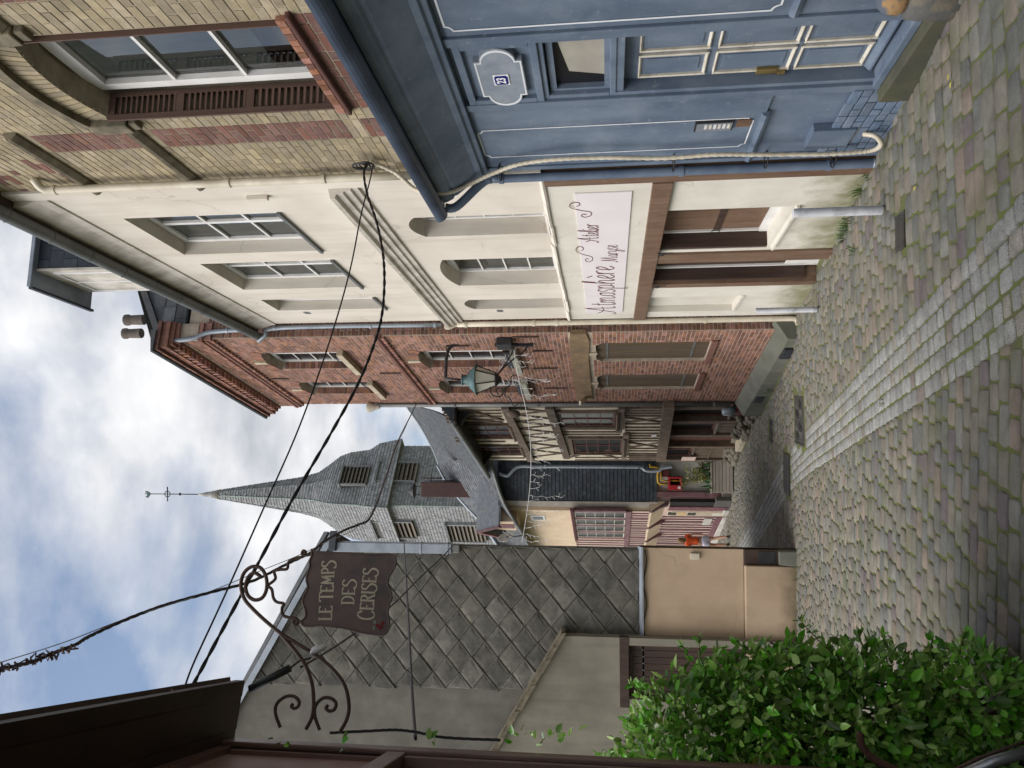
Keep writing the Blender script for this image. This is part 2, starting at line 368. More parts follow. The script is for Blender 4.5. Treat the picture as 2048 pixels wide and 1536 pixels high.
# ---------------------------------------------------------------- frames of the street's walls
F1 = Frame((3.33-.157*4, 4), (-.157, 1))                       # blue shop and cream house
F2 = Frame((.92, 14.0), (-.305, 1))                            # red brick house
F3 = Frame((-.62, 18.9), (-.357, 1))                           # half-timbered house
F4 = Frame((-2.3, 25.0), (-1, 0), (0, -1))                     # slate hung return wall, facing us
F5 = Frame((-4.12, 25.0), (-.476, 1))                          # pink half-timbered house
L1 = Frame((-2.98, 14.13), (-1, 0), (0, -1))                   # diamond slated house across the street
L2 = Frame((-4.54, 13.9), (-1, 0), (0, -1))                    # taupe outbuilding
RR = Frame((-1.93, 4.0), (.3, -1), (1, .3))                    # restaurant front, s runs towards the camera
def project(p):
    p = Vector(p); d = p.dot(FW)
    return (1024+FPX*p.dot(CX)/d, 768-FPX*p.dot(CY)/d, d)
def pal(name, cols, rough=.85, bump=.5, bscale=35., nscale=9., dirt=.3, dirt_col=(.1, .1, .06), speck=0.):
    m = M(name, (.5, .5, .5), (.5, .5, .5), nscale, rough, bump, bscale, var=.001, bdist=.022)
    T = m.node_tree; n = T.nodes; l = T.links; b = [k for k in n if k.type == 'BSDF_PRINCIPLED'][0]
    for lk in list(b.inputs['Base Color'].links): l.remove(lk)
    oi = n.new('ShaderNodeObjectInfo'); at = n.new('ShaderNodeAttribute'); at.attribute_name = 'rnd'
    ad = n.new('ShaderNodeMath'); l.new(oi.outputs['Random'], ad.inputs[0]); l.new(at.outputs['Fac'], ad.inputs[1])
    fr = n.new('ShaderNodeMath'); fr.operation = 'FRACT'; l.new(ad.outputs[0], fr.inputs[0])
    cr = n.new('ShaderNodeValToRGB'); l.new(fr.outputs[0], cr.inputs[0]); cr.color_ramp.interpolation = 'CONSTANT'
    for i in range(len(cols)-2): cr.color_ramp.elements.new(.5)
    for i, (p, c) in enumerate(cols): cr.color_ramp.elements[i].position = p; cr.color_ramp.elements[i].color = (*c, 1)
    g = n.new('ShaderNodeNewGeometry')
    def noi(s, d=6):
        t = n.new('ShaderNodeTexNoise'); t.inputs['Scale'].default_value = s; t.inputs['Detail'].default_value = d; t.inputs['Roughness'].default_value = .62; l.new(g.outputs['Position'], t.inputs[0])
        return t.outputs[0]
    def mr(src, a, bb, lo, hi):
        r = n.new('ShaderNodeMapRange'); l.new(src, r.inputs[0]); r.inputs[1].default_value = a; r.inputs[2].default_value = bb; r.inputs[3].default_value = lo; r.inputs[4].default_value = hi; return r.outputs[0]
    hs = n.new('ShaderNodeHueSaturation'); l.new(cr.outputs[0], hs.inputs['Color']); l.new(mr(noi(nscale), .3, .7, .72, 1.25), hs.inputs['Value'])
    col = hs.outputs[0]
    if speck:
        hs2 = n.new('ShaderNodeHueSaturation'); l.new(col, hs2.inputs['Color']); l.new(mr(noi(140, 2), .35, .65, 1-speck, 1+speck), hs2.inputs['Value']); col = hs2.outputs[0]
    mx_ = n.new('ShaderNodeMix'); mx_.data_type = 'RGBA'; l.new(mr(noi(2.4, 8), .5, .72, 0, dirt), mx_.inputs[0]); l.new(col, mx_.inputs[6]); mx_.inputs[7].default_value = (*dirt_col, 1)
    l.new(mx_.outputs[2], b.inputs['Base Color']); return m
m_sett = pal('sandstone sett', [(0, (.150, .140, .116)), (.15, (.172, .158, .130)), (.28, (.120, .120, .110)), (.42, (.155, .147, .123)), (.55, (.182, .158, .130)), (.68, (.135, .135, .122)), (.80, (.185, .150, .122)), (.88, (.128, .108, .108)), (.93, (.175, .17, .15))], .85, .5, 26, 6, .75, (.10, .108, .055))
m_granite = pal('grey granite sett', [(0, (.222, .222, .212)), (.2, (.262, .262, .25)), (.4, (.195, .195, .186)), (.6, (.24, .24, .228)), (.85, (.23, .212, .185)), (.96, (.175, .15, .132))], .75, .5, 70, 10, .3, (.13, .13, .08), .35)
m_joint = M('mossy joint', (.10, .094, .055), (.105, .125, .034), 3.0, .95, .8, 60, dirt=.5, dirt_col=(.085, .072, .05), dscale=5, ramp=(.36, .54))

# ---------------------------------------------------------------- ground
STRIP = [(0.98, 1.5), (.80, 3.2), (0.60, 4.22), (0.36, 5.4), (-.03, 7.4), (-.25, 8.62), (-1.17, 13.1), (-1.70, 14.95), (-3.55, 19.3), (-5.55, 24.3), (-8.0, 29.5), (-11, 34)]
def strip_x(y): 
    return sum(_lin(y+o, [p[1] for p in STRIP], [p[0] for p in STRIP]) for o in (-.9, -.45, 0, .45, .9))/5
SW = .355
def surf_z(x, y):          # street surface: falls with the hill and dishes towards the drain strip
    d = min(abs(x-strip_x(y)), 3.)
    return ground_z(y) + (.022*min(max(d-SW, 0), 1.6) if y < 36 else 0) - .02
ys = [-8, -4, 0]+[1+.5*i for i in range(72)]+[40, 50, 70, 120, 300]
xs = [-200, -60, -25, -14, -11, -9, -7.5]+[-6.5+.5*i for i in range(21)]+[5, 7, 12, 30, 80, 200]
g = MB(); g.grid([[Vector((x, y, surf_z(x, y)+.005)) for x in xs] for y in ys])
street = g.build('street', m_joint, None, True); tag(street, kind='structure')
street['label'] = 'sloping cobbled street with mossy joints'

def sett_mesh(name, seed, mat, n=12):
    random.seed(seed); v = []; f = []
    def ring(k, z, p):
        for i in range(n):
            a = 2*math.pi*(i+.5)/n; c, s = math.cos(a), math.sin(a); r = (abs(c)**p+abs(s)**p)**(-1/p)
            v.append((.5*k*r*c*(1+jit(.045)), .5*k*r*s*(1+jit(.045)), z))
    ring(1.0, -.9, 14); ring(1.0, -.18, 14); ring(.965, -.04, 10); ring(.88, .01+jit(.015), 7)
    v.append((0, 0, .02))
    for q in range(3):
        for i in range(n): f.append((q*n+i, q*n+(i+1) % n, (q+1)*n+(i+1) % n, (q+1)*n+i))
    for i in range(n): f.append((3*n+i, 3*n+(i+1) % n, 4*n))
    me = bpy.data.meshes.new(name); me.from_pydata(v, [], f); me.materials.append(mat); me.polygons.foreach_set('use_smooth', [True]*len(f))
    return me
SETT = [sett_mesh('sett', 40+i, m_sett) for i in range(6)]
GRAN = [sett_mesh('granite_sett', 60+i, m_granite) for i in range(5)]
def lay(parent, name, items, meshes, limit=300, stuffname='setts'):
    """items: (size on screen, matrix); the largest become parts of their own, the rest one mass"""
    items.sort(key=lambda t: -t[0]); random.seed(5)
    for _, mw in items[:limit]:
        o = bpy.data.objects.new(name, random.choice(meshes)); COL.objects.link(o); adopt(o, parent); o.matrix_basis = mw
    vs = []; fs = []; rn = []
    base = [([v.co.copy() for v in me.vertices], [tuple(p.vertices) for p in me.polygons]) for me in meshes]
    for _, mw in items[limit:]:
        bv, bf = random.choice(base); k = len(vs); r = random.random()
        vs += [tuple(mw @ c) for c in bv]; fs += [tuple(i+k for i in q) for q in bf]; rn += [r]*len(bf)
    if vs:
        me = bpy.data.meshes.new(stuffname); me.from_pydata(vs, [], fs); me.materials.append(meshes[0].materials[0])
        at = me.attributes.new('rnd', 'FLOAT', 'FACE'); at.data.foreach_set('value', rn); me.polygons.foreach_set('use_smooth', [meshes[0].polygons[0].use_smooth]*len(fs))
        o = bpy.data.objects.new(stuffname, me); COL.objects.link(o); adopt(o, parent); o['kind'] = 'stuff'
def screen_size(p, a):
    x, y, d = project(p)
    if d < .5 or not (-20 < x < 2068 and -20 < y < 1556): return 0
    return a/d**2
def right_bound(y):
    if y < 14: return 3.33-.157*y
    return .70-.31*(y-13.3) if y < 18.5 else -.75-.357*(y-18.5) if y < 24.6 else -3.6-.476*(y-25)
def left_bound(y):
    return -6.2 if y < 14.0 else -2.98-.62*(y-14.13)
COVERS = [(-.67, 13.7, .46, .60), (-1.75, 15.1, .40, .42), (-1.05, 16.95, .25, .3), (1.25, 6.81, .17, .17)]
random.seed(3); items = []
for side in (-1, 1):
    y = 2.6
    while y < 42:
        dep = random.uniform(.150, .178) if side < 0 else random.uniform(.165, .20)
        if y > 15: dep *= .95
        cx = strip_x(y); a, b = (left_bound(y), cx-SW-.01) if side < 0 else (cx+SW+.01, right_bound(y)+.05)
        x = a - random.random()*.2 if side < 0 else a
        row_tilt = jit(.006)
        while x < b-.06:
            wd = random.choice((.15, .18, .20, .22, .24, .27, .16))*random.uniform(.9, 1.1)
            if x+wd > b: wd = max(b-x, .08)
            xc = x+wd/2; yc = y+dep/2+row_tilt*(xc)+.010*math.sin(xc*2.3+y*.4)
            x += wd
            if any(abs(xc-q[0]) < q[2]+.05 and abs(yc-q[1]) < q[3]+.03 for q in COVERS): continue
            zc = surf_z(xc, yc); sl = (surf_z(xc, yc+.2)-surf_z(xc, yc-.2))/.4; sx = (surf_z(xc+.1, yc)-surf_z(xc-.1, yc))/.2
            mw = Matrix.Translation((xc, yc, zc+.015+jit(.003))) @ Matrix.Rotation(math.atan(sl)+jit(.014), 4, 'X') @ Matrix.Rotation(-math.atan(sx)+jit(.02), 4, 'Y') @ Matrix.Rotation(jit(.025), 4, 'Z') @ Matrix.Diagonal((wd-.008-abs(jit(.012)), dep-.010-abs(jit(.012)), .10, 1))
            items.append((screen_size((xc, yc, zc), wd*dep), mw))
        y += dep
lay(street, 'sett', items, SETT, 300, 'far_setts')
# drain strip of granite setts down the middle
strip = MB(); L_, R_ = [], []
for i in range(120):
    y = 1.6+i*.25; x = strip_x(y); L_.append(Vector((x-SW, y, surf_z(x, y)+.008))); R_.append(Vector((x+SW, y, surf_z(x, y)+.008)))
strip.grid([L_, R_]); drain = strip.build('drain_strip', m_joint, None, True); tag(drain, 'pale granite sett drain strip running down the middle of the street', kind='structure')
items = []; random.seed(8)
# walk along the strip
path = []; y = 1.7
while y < 30: path.append(Vector((strip_x(y), y, 0))); y += .02
acc = [0.]
for i in range(1, len(path)): acc.append(acc[-1]+(path[i]-path[i-1]).length)
def at_len(u):
    lo, hi = 0, len(acc)-1
    while hi-lo > 1:
        m_ = (lo+hi)//2
        if acc[m_] < u: lo = m_
        else: hi = m_
    return path[lo], (path[min(lo+8, len(path)-1)]-path[max(lo-8, 0)]).normalized()
ncol = 5; cw = 2*SW/ncol
for c in range(ncol):
    u = random.random()*.1
    while u < acc[-1]-.2:
        ln = random.uniform(.125, .165) if random.random() < .85 else random.uniform(.19, .24)
        p, t = at_len(u+ln/2); nrm = Vector((t.y, -t.x, 0)); q = p+nrm*((c+.5)*cw-SW+jit(.006)); u += ln
        if any(abs(q.x-k[0]) < k[2]+.03 and abs(q.y-k[1]) < k[3]+.03 for k in COVERS): continue
        z = surf_z(p.x, p.y)+abs((c-2)*.004); sl = (surf_z(strip_x(q.y+.2), q.y+.2)-surf_z(strip_x(q.y-.2), q.y-.2))/.4
        ang = math.atan2(t.y, t.x)-math.pi/2
        mw = Matrix.Translation((q.x, q.y, z+.015+jit(.002))) @ Matrix.Rotation(math.atan(sl)+jit(.01), 4, 'X') @ Matrix.Rotation(ang+jit(.03), 4, 'Z') @ Matrix.Diagonal((cw-.014, ln-.014, .10, 1))
        items.append((screen_size(q+Vector((0, 0, z)), cw*ln), mw))
lay(drain, 'granite_sett', items, GRAN, 300, 'far_setts')

# ---------------------------------------------------------------- brickwork
def intervals(holes, s0, s1, za, zb):
    """solid intervals of a course between s0 and s1 once the openings are cut out"""
    cuts = []
    for h in holes:
        xs_ = []
        for z in (za, (za+zb)/2, zb):
            hit = []
            for i in range(len(h)):
                a, b = h[i], h[(i+1) % len(h)]
                if (a[1]-z)*(b[1]-z) < 0: hit.append(a[0]+(b[0]-a[0])*(z-a[1])/(b[1]-a[1]))
            if len(hit) >= 2: xs_ += [min(hit), max(hit)]
        if xs_: cuts.append((min(xs_), max(xs_)))
    cuts.sort(); out = []; cur = s0
    for a, b in cuts:
        if a > cur: out.append((cur, min(a, s1)))
        cur = max(cur, b)
    if cur < s1: out.append((cur, s1))
    return [(a, b) for a, b in out if b-a > .03]
def brick_unit(name, mat):
    mb = MB(); Fu = Frame((0, 0), (1, 0), (0, -1)); mb.chbox(Fu, -.5, .5, -.5, .5, -.5, .5, .09)
    me = bpy.data.meshes.new(name); me.from_pydata(mb.v, [], mb.f); me.materials.append(mat); return me
def bricks(F, parent, s0, s1, z0, z1, holes, mats, pick, h=.072, ln=.225, joint=.011, proud=.012, e=0, limit=300, rough=.003, stuff='far_bricks', breaks=()):
    """courses of single bricks over a mortar wall; pick(s,z) -> material index or None"""
    units = [brick_unit('brick', m) for m in mats]; items = [[] for _ in mats]; z = z0; row = 0
    zax = Vector((0, 0, 1))
    while z+h*.5 < z1:
        ivs = []
        for a, b in intervals(holes, s0, s1, z+.004, z+h-joint):
            cuts = [a]+sorted(k for k in breaks if a+.05 < k < b-.05)+[b]; ivs += list(zip(cuts[:-1], cuts[1:]))
        for a, b in ivs:
            s = a; k = 0
            head = (row % 2 == 1)
            while s < b-.025:
                l_ = ln/2 if (head and k % 2 == 0 or (not head and k % 3 == 2)) else ln
                l_ *= random.uniform(.96, 1.04); k += 1
                e_ = min(s+l_, b)
                if b-e_ < .04: e_ = b
                c = pick((s+e_)/2, z+h/2)
                if c is not None:
                    w_ = e_-s-joint; hh = h-joint
                    ee = e+proud/2+jit(rough)
                    p = F.pt((s+e_)/2, z+hh/2+jit(.0015), ee)
                    R3 = Matrix((F.d, -F.n, zax)).transposed().to_4x4()
                    mw = Matrix.Translation(p) @ R3 @ Matrix.Rotation(jit(.008), 4, 'Y') @ Matrix.Diagonal((w_, proud, hh, 1))
                    items[c].append((screen_size(p, w_*hh), mw))
                s = e_
        z += h; row += 1
    tot = sum(len(i) for i in items)
    for c, it in enumerate(items):
        lay(parent, 'brick', it, [units[c]], int(limit*len(it)/max(tot, 1)), stuff)
def arch_poly(s0, s1, z0, z1, rise, n=10, top_left=None):
    """opening outline with a segmental head (z1 = springing)"""
    pts = [(s0, z0), (s1, z0)]
    for i in range(n+1):
        t = i/n; pts.append((s1+(s0-s1)*t, z1+rise*math.sin(math.pi*t)**.8 if rise else z1))
    if not rise: pts = [(s0, z0), (s1, z0), (s1, z1), (s0, z1)]
    return pts
def rect(s0, s1, z0, z1): return [(s0, z0), (s1, z0), (s1, z1), (s0, z1)]
def voussoirs(F, parent, mat, s0, s1, z1, rise, h, e, n=14, skip=()):
    """bricks on edge following a segmental head"""
    pts = []
    for i in range(n+1):
        t = i/n; pts.append((s0+(s1-s0)*t, z1+rise*math.sin(math.pi*t)**.8))
    for i in range(n):
        if i in skip: continue
        a, b = pts[i], pts[i+1]; mb = MB(); mb.cur = random.random()
        cxs = (s0+s1)/2
        def off(p): 
            v = Vector((p[0]-cxs, p[1]-(z1-(s1-s0)*.9))).normalized(); return (p[0]+v.x*h, p[1]+v.y*h)
        g_ = .0045; dx = (b[0]-a[0]); dz = (b[1]-a[1]); l_ = math.hypot(dx, dz); ux, uz = dx/l_*g_, dz/l_*g_
        a2 = (a[0]+ux, a[1]+uz); b2 = (b[0]-ux, b[1]-uz)
        mb.prism(F, [a2, b2, off(b2), off(a2)], e-.05, e+.014); mb.build('brick', mat, parent)
def window(F, parent, poly_bbox, e, cols, rows, mframe, mglass, fw=.055, mw=.025, name='window', rise=0, thick=.05, split=True, gap=None):
    """casement: outer frame, meeting stile, glazing bars and each pane"""
    s0, s1, z0, z1 = poly_bbox; root = MB()
    if s0 > s1: s0, s1 = s1, s0
    zt = z1+rise
    root.box(F, s0, s0+fw, z0, zt, e-thick, e); root.box(F, s1-fw, s1, z0, zt, e-thick, e)
    root.box(F, s0+fw, s1-fw, z0, z0+fw, e-thick, e-.002); root.box(F, s0+fw, s1-fw, zt-fw-(rise*.6), zt, e-thick, e-.002)
    fr = root.build(name, mframe, parent)
    ia, ib, ja, jb = s0+fw, s1-fw, z0+fw, zt-fw-rise*.6
    W = (ib-ia)/cols; H = (jb-ja)/rows
    for i in range(1, cols):
        t = (mw*2.2 if split and i*2 == cols or (split and cols == 2) else mw)
        MB().box(F, ia+W*i-t/2, ia+W*i+t/2, ja, jb, e-thick*.8, e-.004).build('glazing_bar', mframe, fr)
    for j in range(1, rows): MB().box(F, ia, ib, ja+H*j-mw/2, ja+H*j+mw/2, e-thick*.7, e-.007).build('glazing_bar', mframe, fr)
    for i in range(cols):
        for j in range(rows):
            p = MB(); a = jit(.002); b = jit(.002); q = [(ia+W*i, ja+H*j), (ia+W*(i+1), ja+H*j), (ia+W*(i+1), ja+H*(j+1)), (ia+W*i, ja+H*(j+1))]
            ee = e-thick*.75
            P_ = [F.pt(s, z, ee+a*(1 if k in (1, 2) else -1)+b*(1 if k > 1 else -1)) for k, (s, z) in enumerate(q)]
            p.face(P_ if (P_[1]-P_[0]).cross(P_[2]-P_[0]).dot(F.n) > 0 else P_[::-1]); p.build('pane', mglass, fr)
    return fr
def pipe(name, pts, r, mat, parent, collars=(), k=5, seg=10, cr=None, cm=None):
    mb = MB(); mb.tube(smooth_path(pts, k) if k else pts, r, seg)
    o = mb.build(name, mat, parent, True)
    for c, d in collars:
        q = MB(); c = Vector(c); d = Vector(d).normalized()*.022; q.tube([c-d, c+d], cr or r*1.22, seg); q.build('collar', cm or mat, o, 'auto')
    return o
# ================================================================ blue shop with yellow brick storey
gz1 = lambda s: ground_z(F1.pt(s, 0).y)
sE = F1.s(1300, 330)                       # far end of the shop / start of the cream house
shop = thing('brick_house', 'yellow and red brick house over a blue painted shopfront numbered 23', 'house', F1.pt(sE-3, gz1(sE-3)))
S0 = -3.2                                  # runs on behind the camera
zc0 = F1.z(878, 60)                        # underside of the cornice
zc1 = F1.z(775, 200, .05)                  # top of the cornice against the wall
ZT1 = 8.6
# --- window opening of the upper storey
wn_s, wf_s = F1.s(300, 56), F1.s(420, 224)
w_sill = F1.z(612, 120); w_spr = .5*(F1.z(41, 70)+F1.z(202, 232)) ; w_rise = .13
hole = arch_poly(wn_s, wf_s, w_sill, w_spr, w_rise)
u = MB(); u.wall(F1, rect(S0, sE, zc1-.4, ZT1), [hole], 0, .30); uw = u.build('wall', m_ymortar, shop)
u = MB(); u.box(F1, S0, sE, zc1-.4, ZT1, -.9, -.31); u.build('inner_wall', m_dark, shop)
sr0, sr1 = F1.s(500, 248), F1.s(500, 285)  # narrow red panel beside the window
zst1 = F1.z(323, 301)                      # string course
zst2 = F1.z(62, 290)
def pick_y(s, z):
    if sr0 < s < sr1: 
        if zst1+.10 < z < zst2-.10 or w_sill+.05 < z < zst1-.10: return 1
        if z < w_sill-.08: return 1
        return 0
    if z < w_sill-.02 and wn_s-.05 < s < wf_s+.05: return 1
    if s < wn_s-.36 and s > wn_s-.75 and z > w_sill+.05: return 1
    if z > zst2+.08 and sr0-.3 < s: return 1 if random.random() < .25 else 0
    return 0
hole_big = arch_poly(wn_s-.005, wf_s+.005, w_sill-.075, w_spr, w_rise+.21)
bricks(F1, uw, S0, sE-.01, zc1-.1, ZT1, [hole_big], [m_ybrick, m_yred], pick_y, .078, .225, .013, .005, 0, 300, .002, breaks=(sr0, sr1, wn_s-.36, wn_s-.75, wn_s-.05, wf_s+.05))
voussoirs(F1, uw, m_ybrick, wn_s-.02, wf_s+.02, w_spr, w_rise, .2, 0, 20)
# hood mould over the arch, label stops, string courses
hp = []
for i in range(15):
    t = i/14; hp.append((wn_s-.06+(wf_s-wn_s+.12)*t, w_spr+.20+(w_rise)*math.sin(math.pi*t)**.8))
mb = MB()
for i in range(14):
    a, b = hp[i], hp[i+1]
    mb.prism(F1, [(a[0], a[1]), (b[0], b[1]), (b[0], b[1]+.085), (a[0], a[1]+.085)], -.02, .075)
mb.build('hood_mould', m_moss_stone, shop)
for s_ in (wn_s-.08, wf_s+.08):
    q = MB(); q.box(F1, s_-.07, s_+.07, w_spr-.12, w_spr+.24, -.02, .085); q.box(F1, s_-.055, s_+.055, w_spr-.20, w_spr-.121, -.02, .06); q.build('label_stop', m_moss_stone, shop, bevel=.012)
for z_ in (zst1, zst2):
    for a, b in ((wf_s+.16, sE-.01), (S0, wn_s-.16)):
        q = MB(); q.profile(F1, [(-.02, z_-.06), (.03, z_-.05), (.075, z_-.005), (.085, z_+.03), (.02, z_+.075), (-.02, z_+.08)], a, b); q.build('string_course', m_moss_stone, shop)
# sill of small red bricks on edge with a tile nosing below
n_ = 17; dw = (wf_s-wn_s+.10)/n_
for i in range(n_):
    q = MB(); q.cur = random.random(); q.chbox(F1, wn_s-.05+dw*i+.004, wn_s-.05+dw*(i+1)-.004, w_sill-.072, w_sill, -.28, .055, .005); q.build('sill_brick', m_yredsill if False else m_rbrick, shop)
q = MB(); q.box(F1, wn_s-.08, wf_s+.08, w_sill-.115, w_sill-.075, -.02, .06); q.build('sill_tile', M('dark red tile', (.10, .042, .033), (.07, .032, .026), 6, .7, .3, 40), shop, bevel=.012)
# sash set back, folded louvred shutters in the reveals
fr = window(F1, shop, (wn_s+.03, wf_s-.10, w_sill+.01, w_spr+.02), -.20, 1, 3, m_white, m_glass, .085, .028, rise=.08, thick=.07)
q = MB(); q.box(F1, wn_s+.1, wf_s-.2, w_sill+.45, w_spr, -.275, -.268); q.build('curtain', m_curtain, fr)
def shutter_leaf(F, s, z0, z1, e0, e1, mat, parent, t=.035, nl=11, face=1):
    """louvred leaf standing in a reveal: spans e0..e1 (depth) at position s"""
    root = MB(); fwid = .035
    root.box(F, s, s+t, z0, z1, e0, e0+fwid); root.box(F, s, s+t, z0, z1, e1-fwid, e1)
    rails = [z0, z0+(z1-z0)*.345, z0+(z1-z0)*.655, z1-.07]
    for r in rails: root.box(F, s+.002, s+t-.002, r, r+.07, e0+fwid, e1-fwid)
    lf = root.build('shutter', mat, parent)
    for a, b in zip(rails[:-1], rails[1:]):
        a += .075; k = nl; st = (b-.01-a)/k
        for i in range(k):
            q = MB(); zz0 = a+st*i; x0, x1 = (s+t-.004, s+.004) if face < 0 else (s+.004, s+t-.004)
            P = [F.pt(x1, zz0, e0+fwid), F.pt(x1, zz0, e1-fwid), F.pt(x0, zz0+st*.75, e1-fwid), F.pt(x0, zz0+st*.75, e0+fwid)]
            d = Vector((0, 0, .008)); q.hexa(P+[p+d for p in P]); q.build('slat', mat, lf)
    return lf
m_shut = M('brown shutter paint', (.095, .056, .043), (.07, .04, .031), 5, .6, .1, 40, dirt=.25, dirt_col=(.17, .11, .08), dscale=5)
shutter_leaf(F1, wf_s-.045, w_sill+.01, w_spr+.03, -.20, .035, m_shut, shop, face=-1)
for k in range(3):
    q = MB(); q.box(F1, wf_s-.012+k*.014-.03, wf_s-.004+k*.014-.03, w_sill+.01, w_spr+.02, .037, .05-k*.004); q.build('shutter_edge', m_shut, shop)
for k in range(4):
    q = MB(); q.box(F1, wn_s+.004+k*.016, wn_s+.016+k*.016, w_sill+.01, w_spr+.02, -.19+.01*k, .045-k*.012); q.build('shutter_edge', m_shut, shop)
# --- cornice of the shopfront
zt = zc1; prof = [(-.02, zc0), (.05, zc0), (.06, zc0+.035), (.085, zc0+.05), (.10, zc0+.10), (.26, zc0+.30), (.27, zc0+.33), (.30, zc0+.345), (.33, zc0+.40), (.34, zc0+.44), (-.02, zc0+.47)]
q = MB(); q.profile(F1, prof, S0, sE-.07); q.build('cornice', m_blued if False else m_blue, shop)
q = MB(); gp = [(.345+.075-.085*math.cos(math.radians(a)), zc0+.52-.10*math.sin(math.radians(a))) for a in range(0, 181, 15)]
gp = gp+[(p[0]*.985+.006, p[1]+.012) for p in reversed(gp[1:-1])]
q.profile(F1, gp, S0, sE+.03); q.box(F1, S0, sE+.02, zc0+.45, zc0+.515, -.02, .41); q.build('gutter', m_blued, shop)
q = MB(); q.profile(F1, [(-.02, zc0+.52), (.36, zc0+.535), (.36, zc0+.55), (-.02, zc0+.72)], S0, sE+.02); q.build('flashing', m_zincd, shop)
# --- shopfront boarding
q = MB(); zb = gz1(sE-3)-.9
q.box(F1, S0, sE-.02, zb, zc0+.02, -.9, -.16); q.build('shop_wall', m_blue, shop)
s_p1 = F1.s(1150, 48)          # edge of the big near panel (white line)
s_d0, s_d1 = F1.s(1250, 70), F1.s(1348, 187)     # door bay
s_q0, s_q1 = F1.s(1240, 248), F1.s(1240, 304)    # far panel white line
z_dtop = F1.z(1250, 120); z_dbot = F1.z(1790, 95); z_step = F1.z(1838, 90)
def pilaster(a, b, e=0., z0=None, z1=None, nm='pilaster'):
    p = MB(); p.box(F1, a, b, z0 if z0 is not None else zb, z1 if z1 is not None else zc0, -.16, e); return p.build(nm, m_blue, shop, bevel=.006)
pilaster(s_d0-.10, s_d0, .02); pilaster(s_d1, s_d1+.09, .02)
pilaster(S0, s_d0-.102, -.004, nm='panel_board'); pilaster(s_d1+.092, sE-.10, -.004, F1.z(1520, 260), nm='panel_board')
pilaster(sE-.098, sE-.03, .015)
def white_frame(a, b, z0, z1, e, w=.016, notch=.055, near=True):
    """painted white line with scooped corners, standing 2 mm proud"""
    def arc(cx, cz, a0):
        return [(cx+notch*math.cos(math.radians(a0+t)), cz+notch*math.sin(math.radians(a0+t))) for t in range(0, 91, 15)]
    pts = arc(a, z0, 0)+arc(a, z1, 270)+arc(b, z1, 180)+arc(b, z0, 90)
    p = MB(); n = len(pts)
    cs, cz = (a+b)/2, (z0+z1)/2
    inn = []
    for i in range(n):
        p0, p1, p2 = pts[i-1], pts[i], pts[(i+1) % n]
        t = Vector((p2[0]-p0[0], p2[1]-p0[1])).normalized(); nn = Vector((-t.y, t.x))
        if nn.dot(Vector((cs-p1[0], cz-p1[1]))) < 0: nn = -nn
        inn.append((p1[0]+nn.x*w, p1[1]+nn.y*w))
    for i in range(n):
        j = (i+1) % n; P = [F1.pt(*pts[i], e), F1.pt(*pts[j], e), F1.pt(*inn[j], e), F1.pt(*inn[i], e)]
        p.face(P if (P[1]-P[0]).cross(P[2]-P[0]).dot(F1.n) > 0 else P[::-1])
    return p.build('painted_line', m_line, shop)
z_l1, z_l0 = F1.z(888, 60), F1.z(1565, 10)
white_frame(s_p1-1.35, s_p1, z_l0, z_l1, 0.0)
white_frame(s_q0, s_q1, F1.z(1498, 268), F1.z(962, 290), 0.0, .013, .05)
# mouldings below the panels
for a, b, zz_ in ((s_q0-.07, sE-.04, F1.z(1519, 260)), (S0, s_d0-.12, F1.z(1592, 15))):
    p = MB(); p.profile(F1, [(-.02, zz_-.035), (.02, zz_-.03), (.035, zz_), (.02, zz_+.03), (-.02, zz_+.035)], a, b); p.build('moulding', m_blue, shop)
# lower panel, then painted brick base at the far corner
zl = F1.z(1680, 235); pilaster(s_d1+.092, sE-.05, -.03, zl-.12, F1.z(1519, 260), nm='lower_panel')
p = MB(); p.box(F1, s_d1+.06, sE-.14, zb, zl, -.16, .005); pb_ = p.build('painted_base', m_blue, shop)
m_bbrick = M('blue painted brick', (.10, .14, .20), (.16, .20, .27), 6, .55, .4, 50, var=.15)
bricks(F1, pb_, s_d1+.06, sE-.14, F1.z(1790, 230)-.25, zl+.03, [], [m_bbrick], lambda s, z: 0, .082, .21, .012, .022, .005, 80, .005)
p = MB(); p.box(F1, F1.s(1650, 252), F1.s(1650, 287), F1.z(1700, 270), F1.z(1618, 268), -.03, .05); p.build('meter_box', m_blue, shop, bevel=.006)
p = MB(); p.box(F1, F1.s(1650, 252)+.02, F1.s(1650, 287), F1.z(1724, 270), F1.z(1702, 270), -.03, .015); p.build('exposed_box', m_stone, shop, bevel=.004)
# near corner stone with flaking ochre paint
m_flake = M('flaking corner stone', (.32, .20, .095), (.10, .115, .14), 7, .9, .7, 30, ramp=(.46, .54))
zk1, zk0 = F1.z(1742, 15), F1.z(1800, 15); zg_ = F1.z(1905, 8)-.2; cst_ = F1.pt(F1.s(1760, 12)-.12, 0, 0)
p = MB(); p.lathe(cst_+Vector((0, 0, zg_)), [(.19, 0), (.175, (zk0-zg_)*.8), (.16, zk0-zg_), (.10, zk0-zg_+.03)], 14); p.build('corner_stone', M('scraped grey stone', (.11, .11, .105), (.17, .15, .115), 7, .9, .7, 30, ramp=(.46, .56)), shop, True)
p = MB(); p.lathe(cst_+Vector((0, 0, zk0)), [(.10, 0), (.135, (zk1-zk0)*.3), (.13, (zk1-zk0)*.65), (.09, (zk1-zk0)*.92), (.03, zk1-zk0)], 14); p.build('stone_knob', m_flake, shop, True)
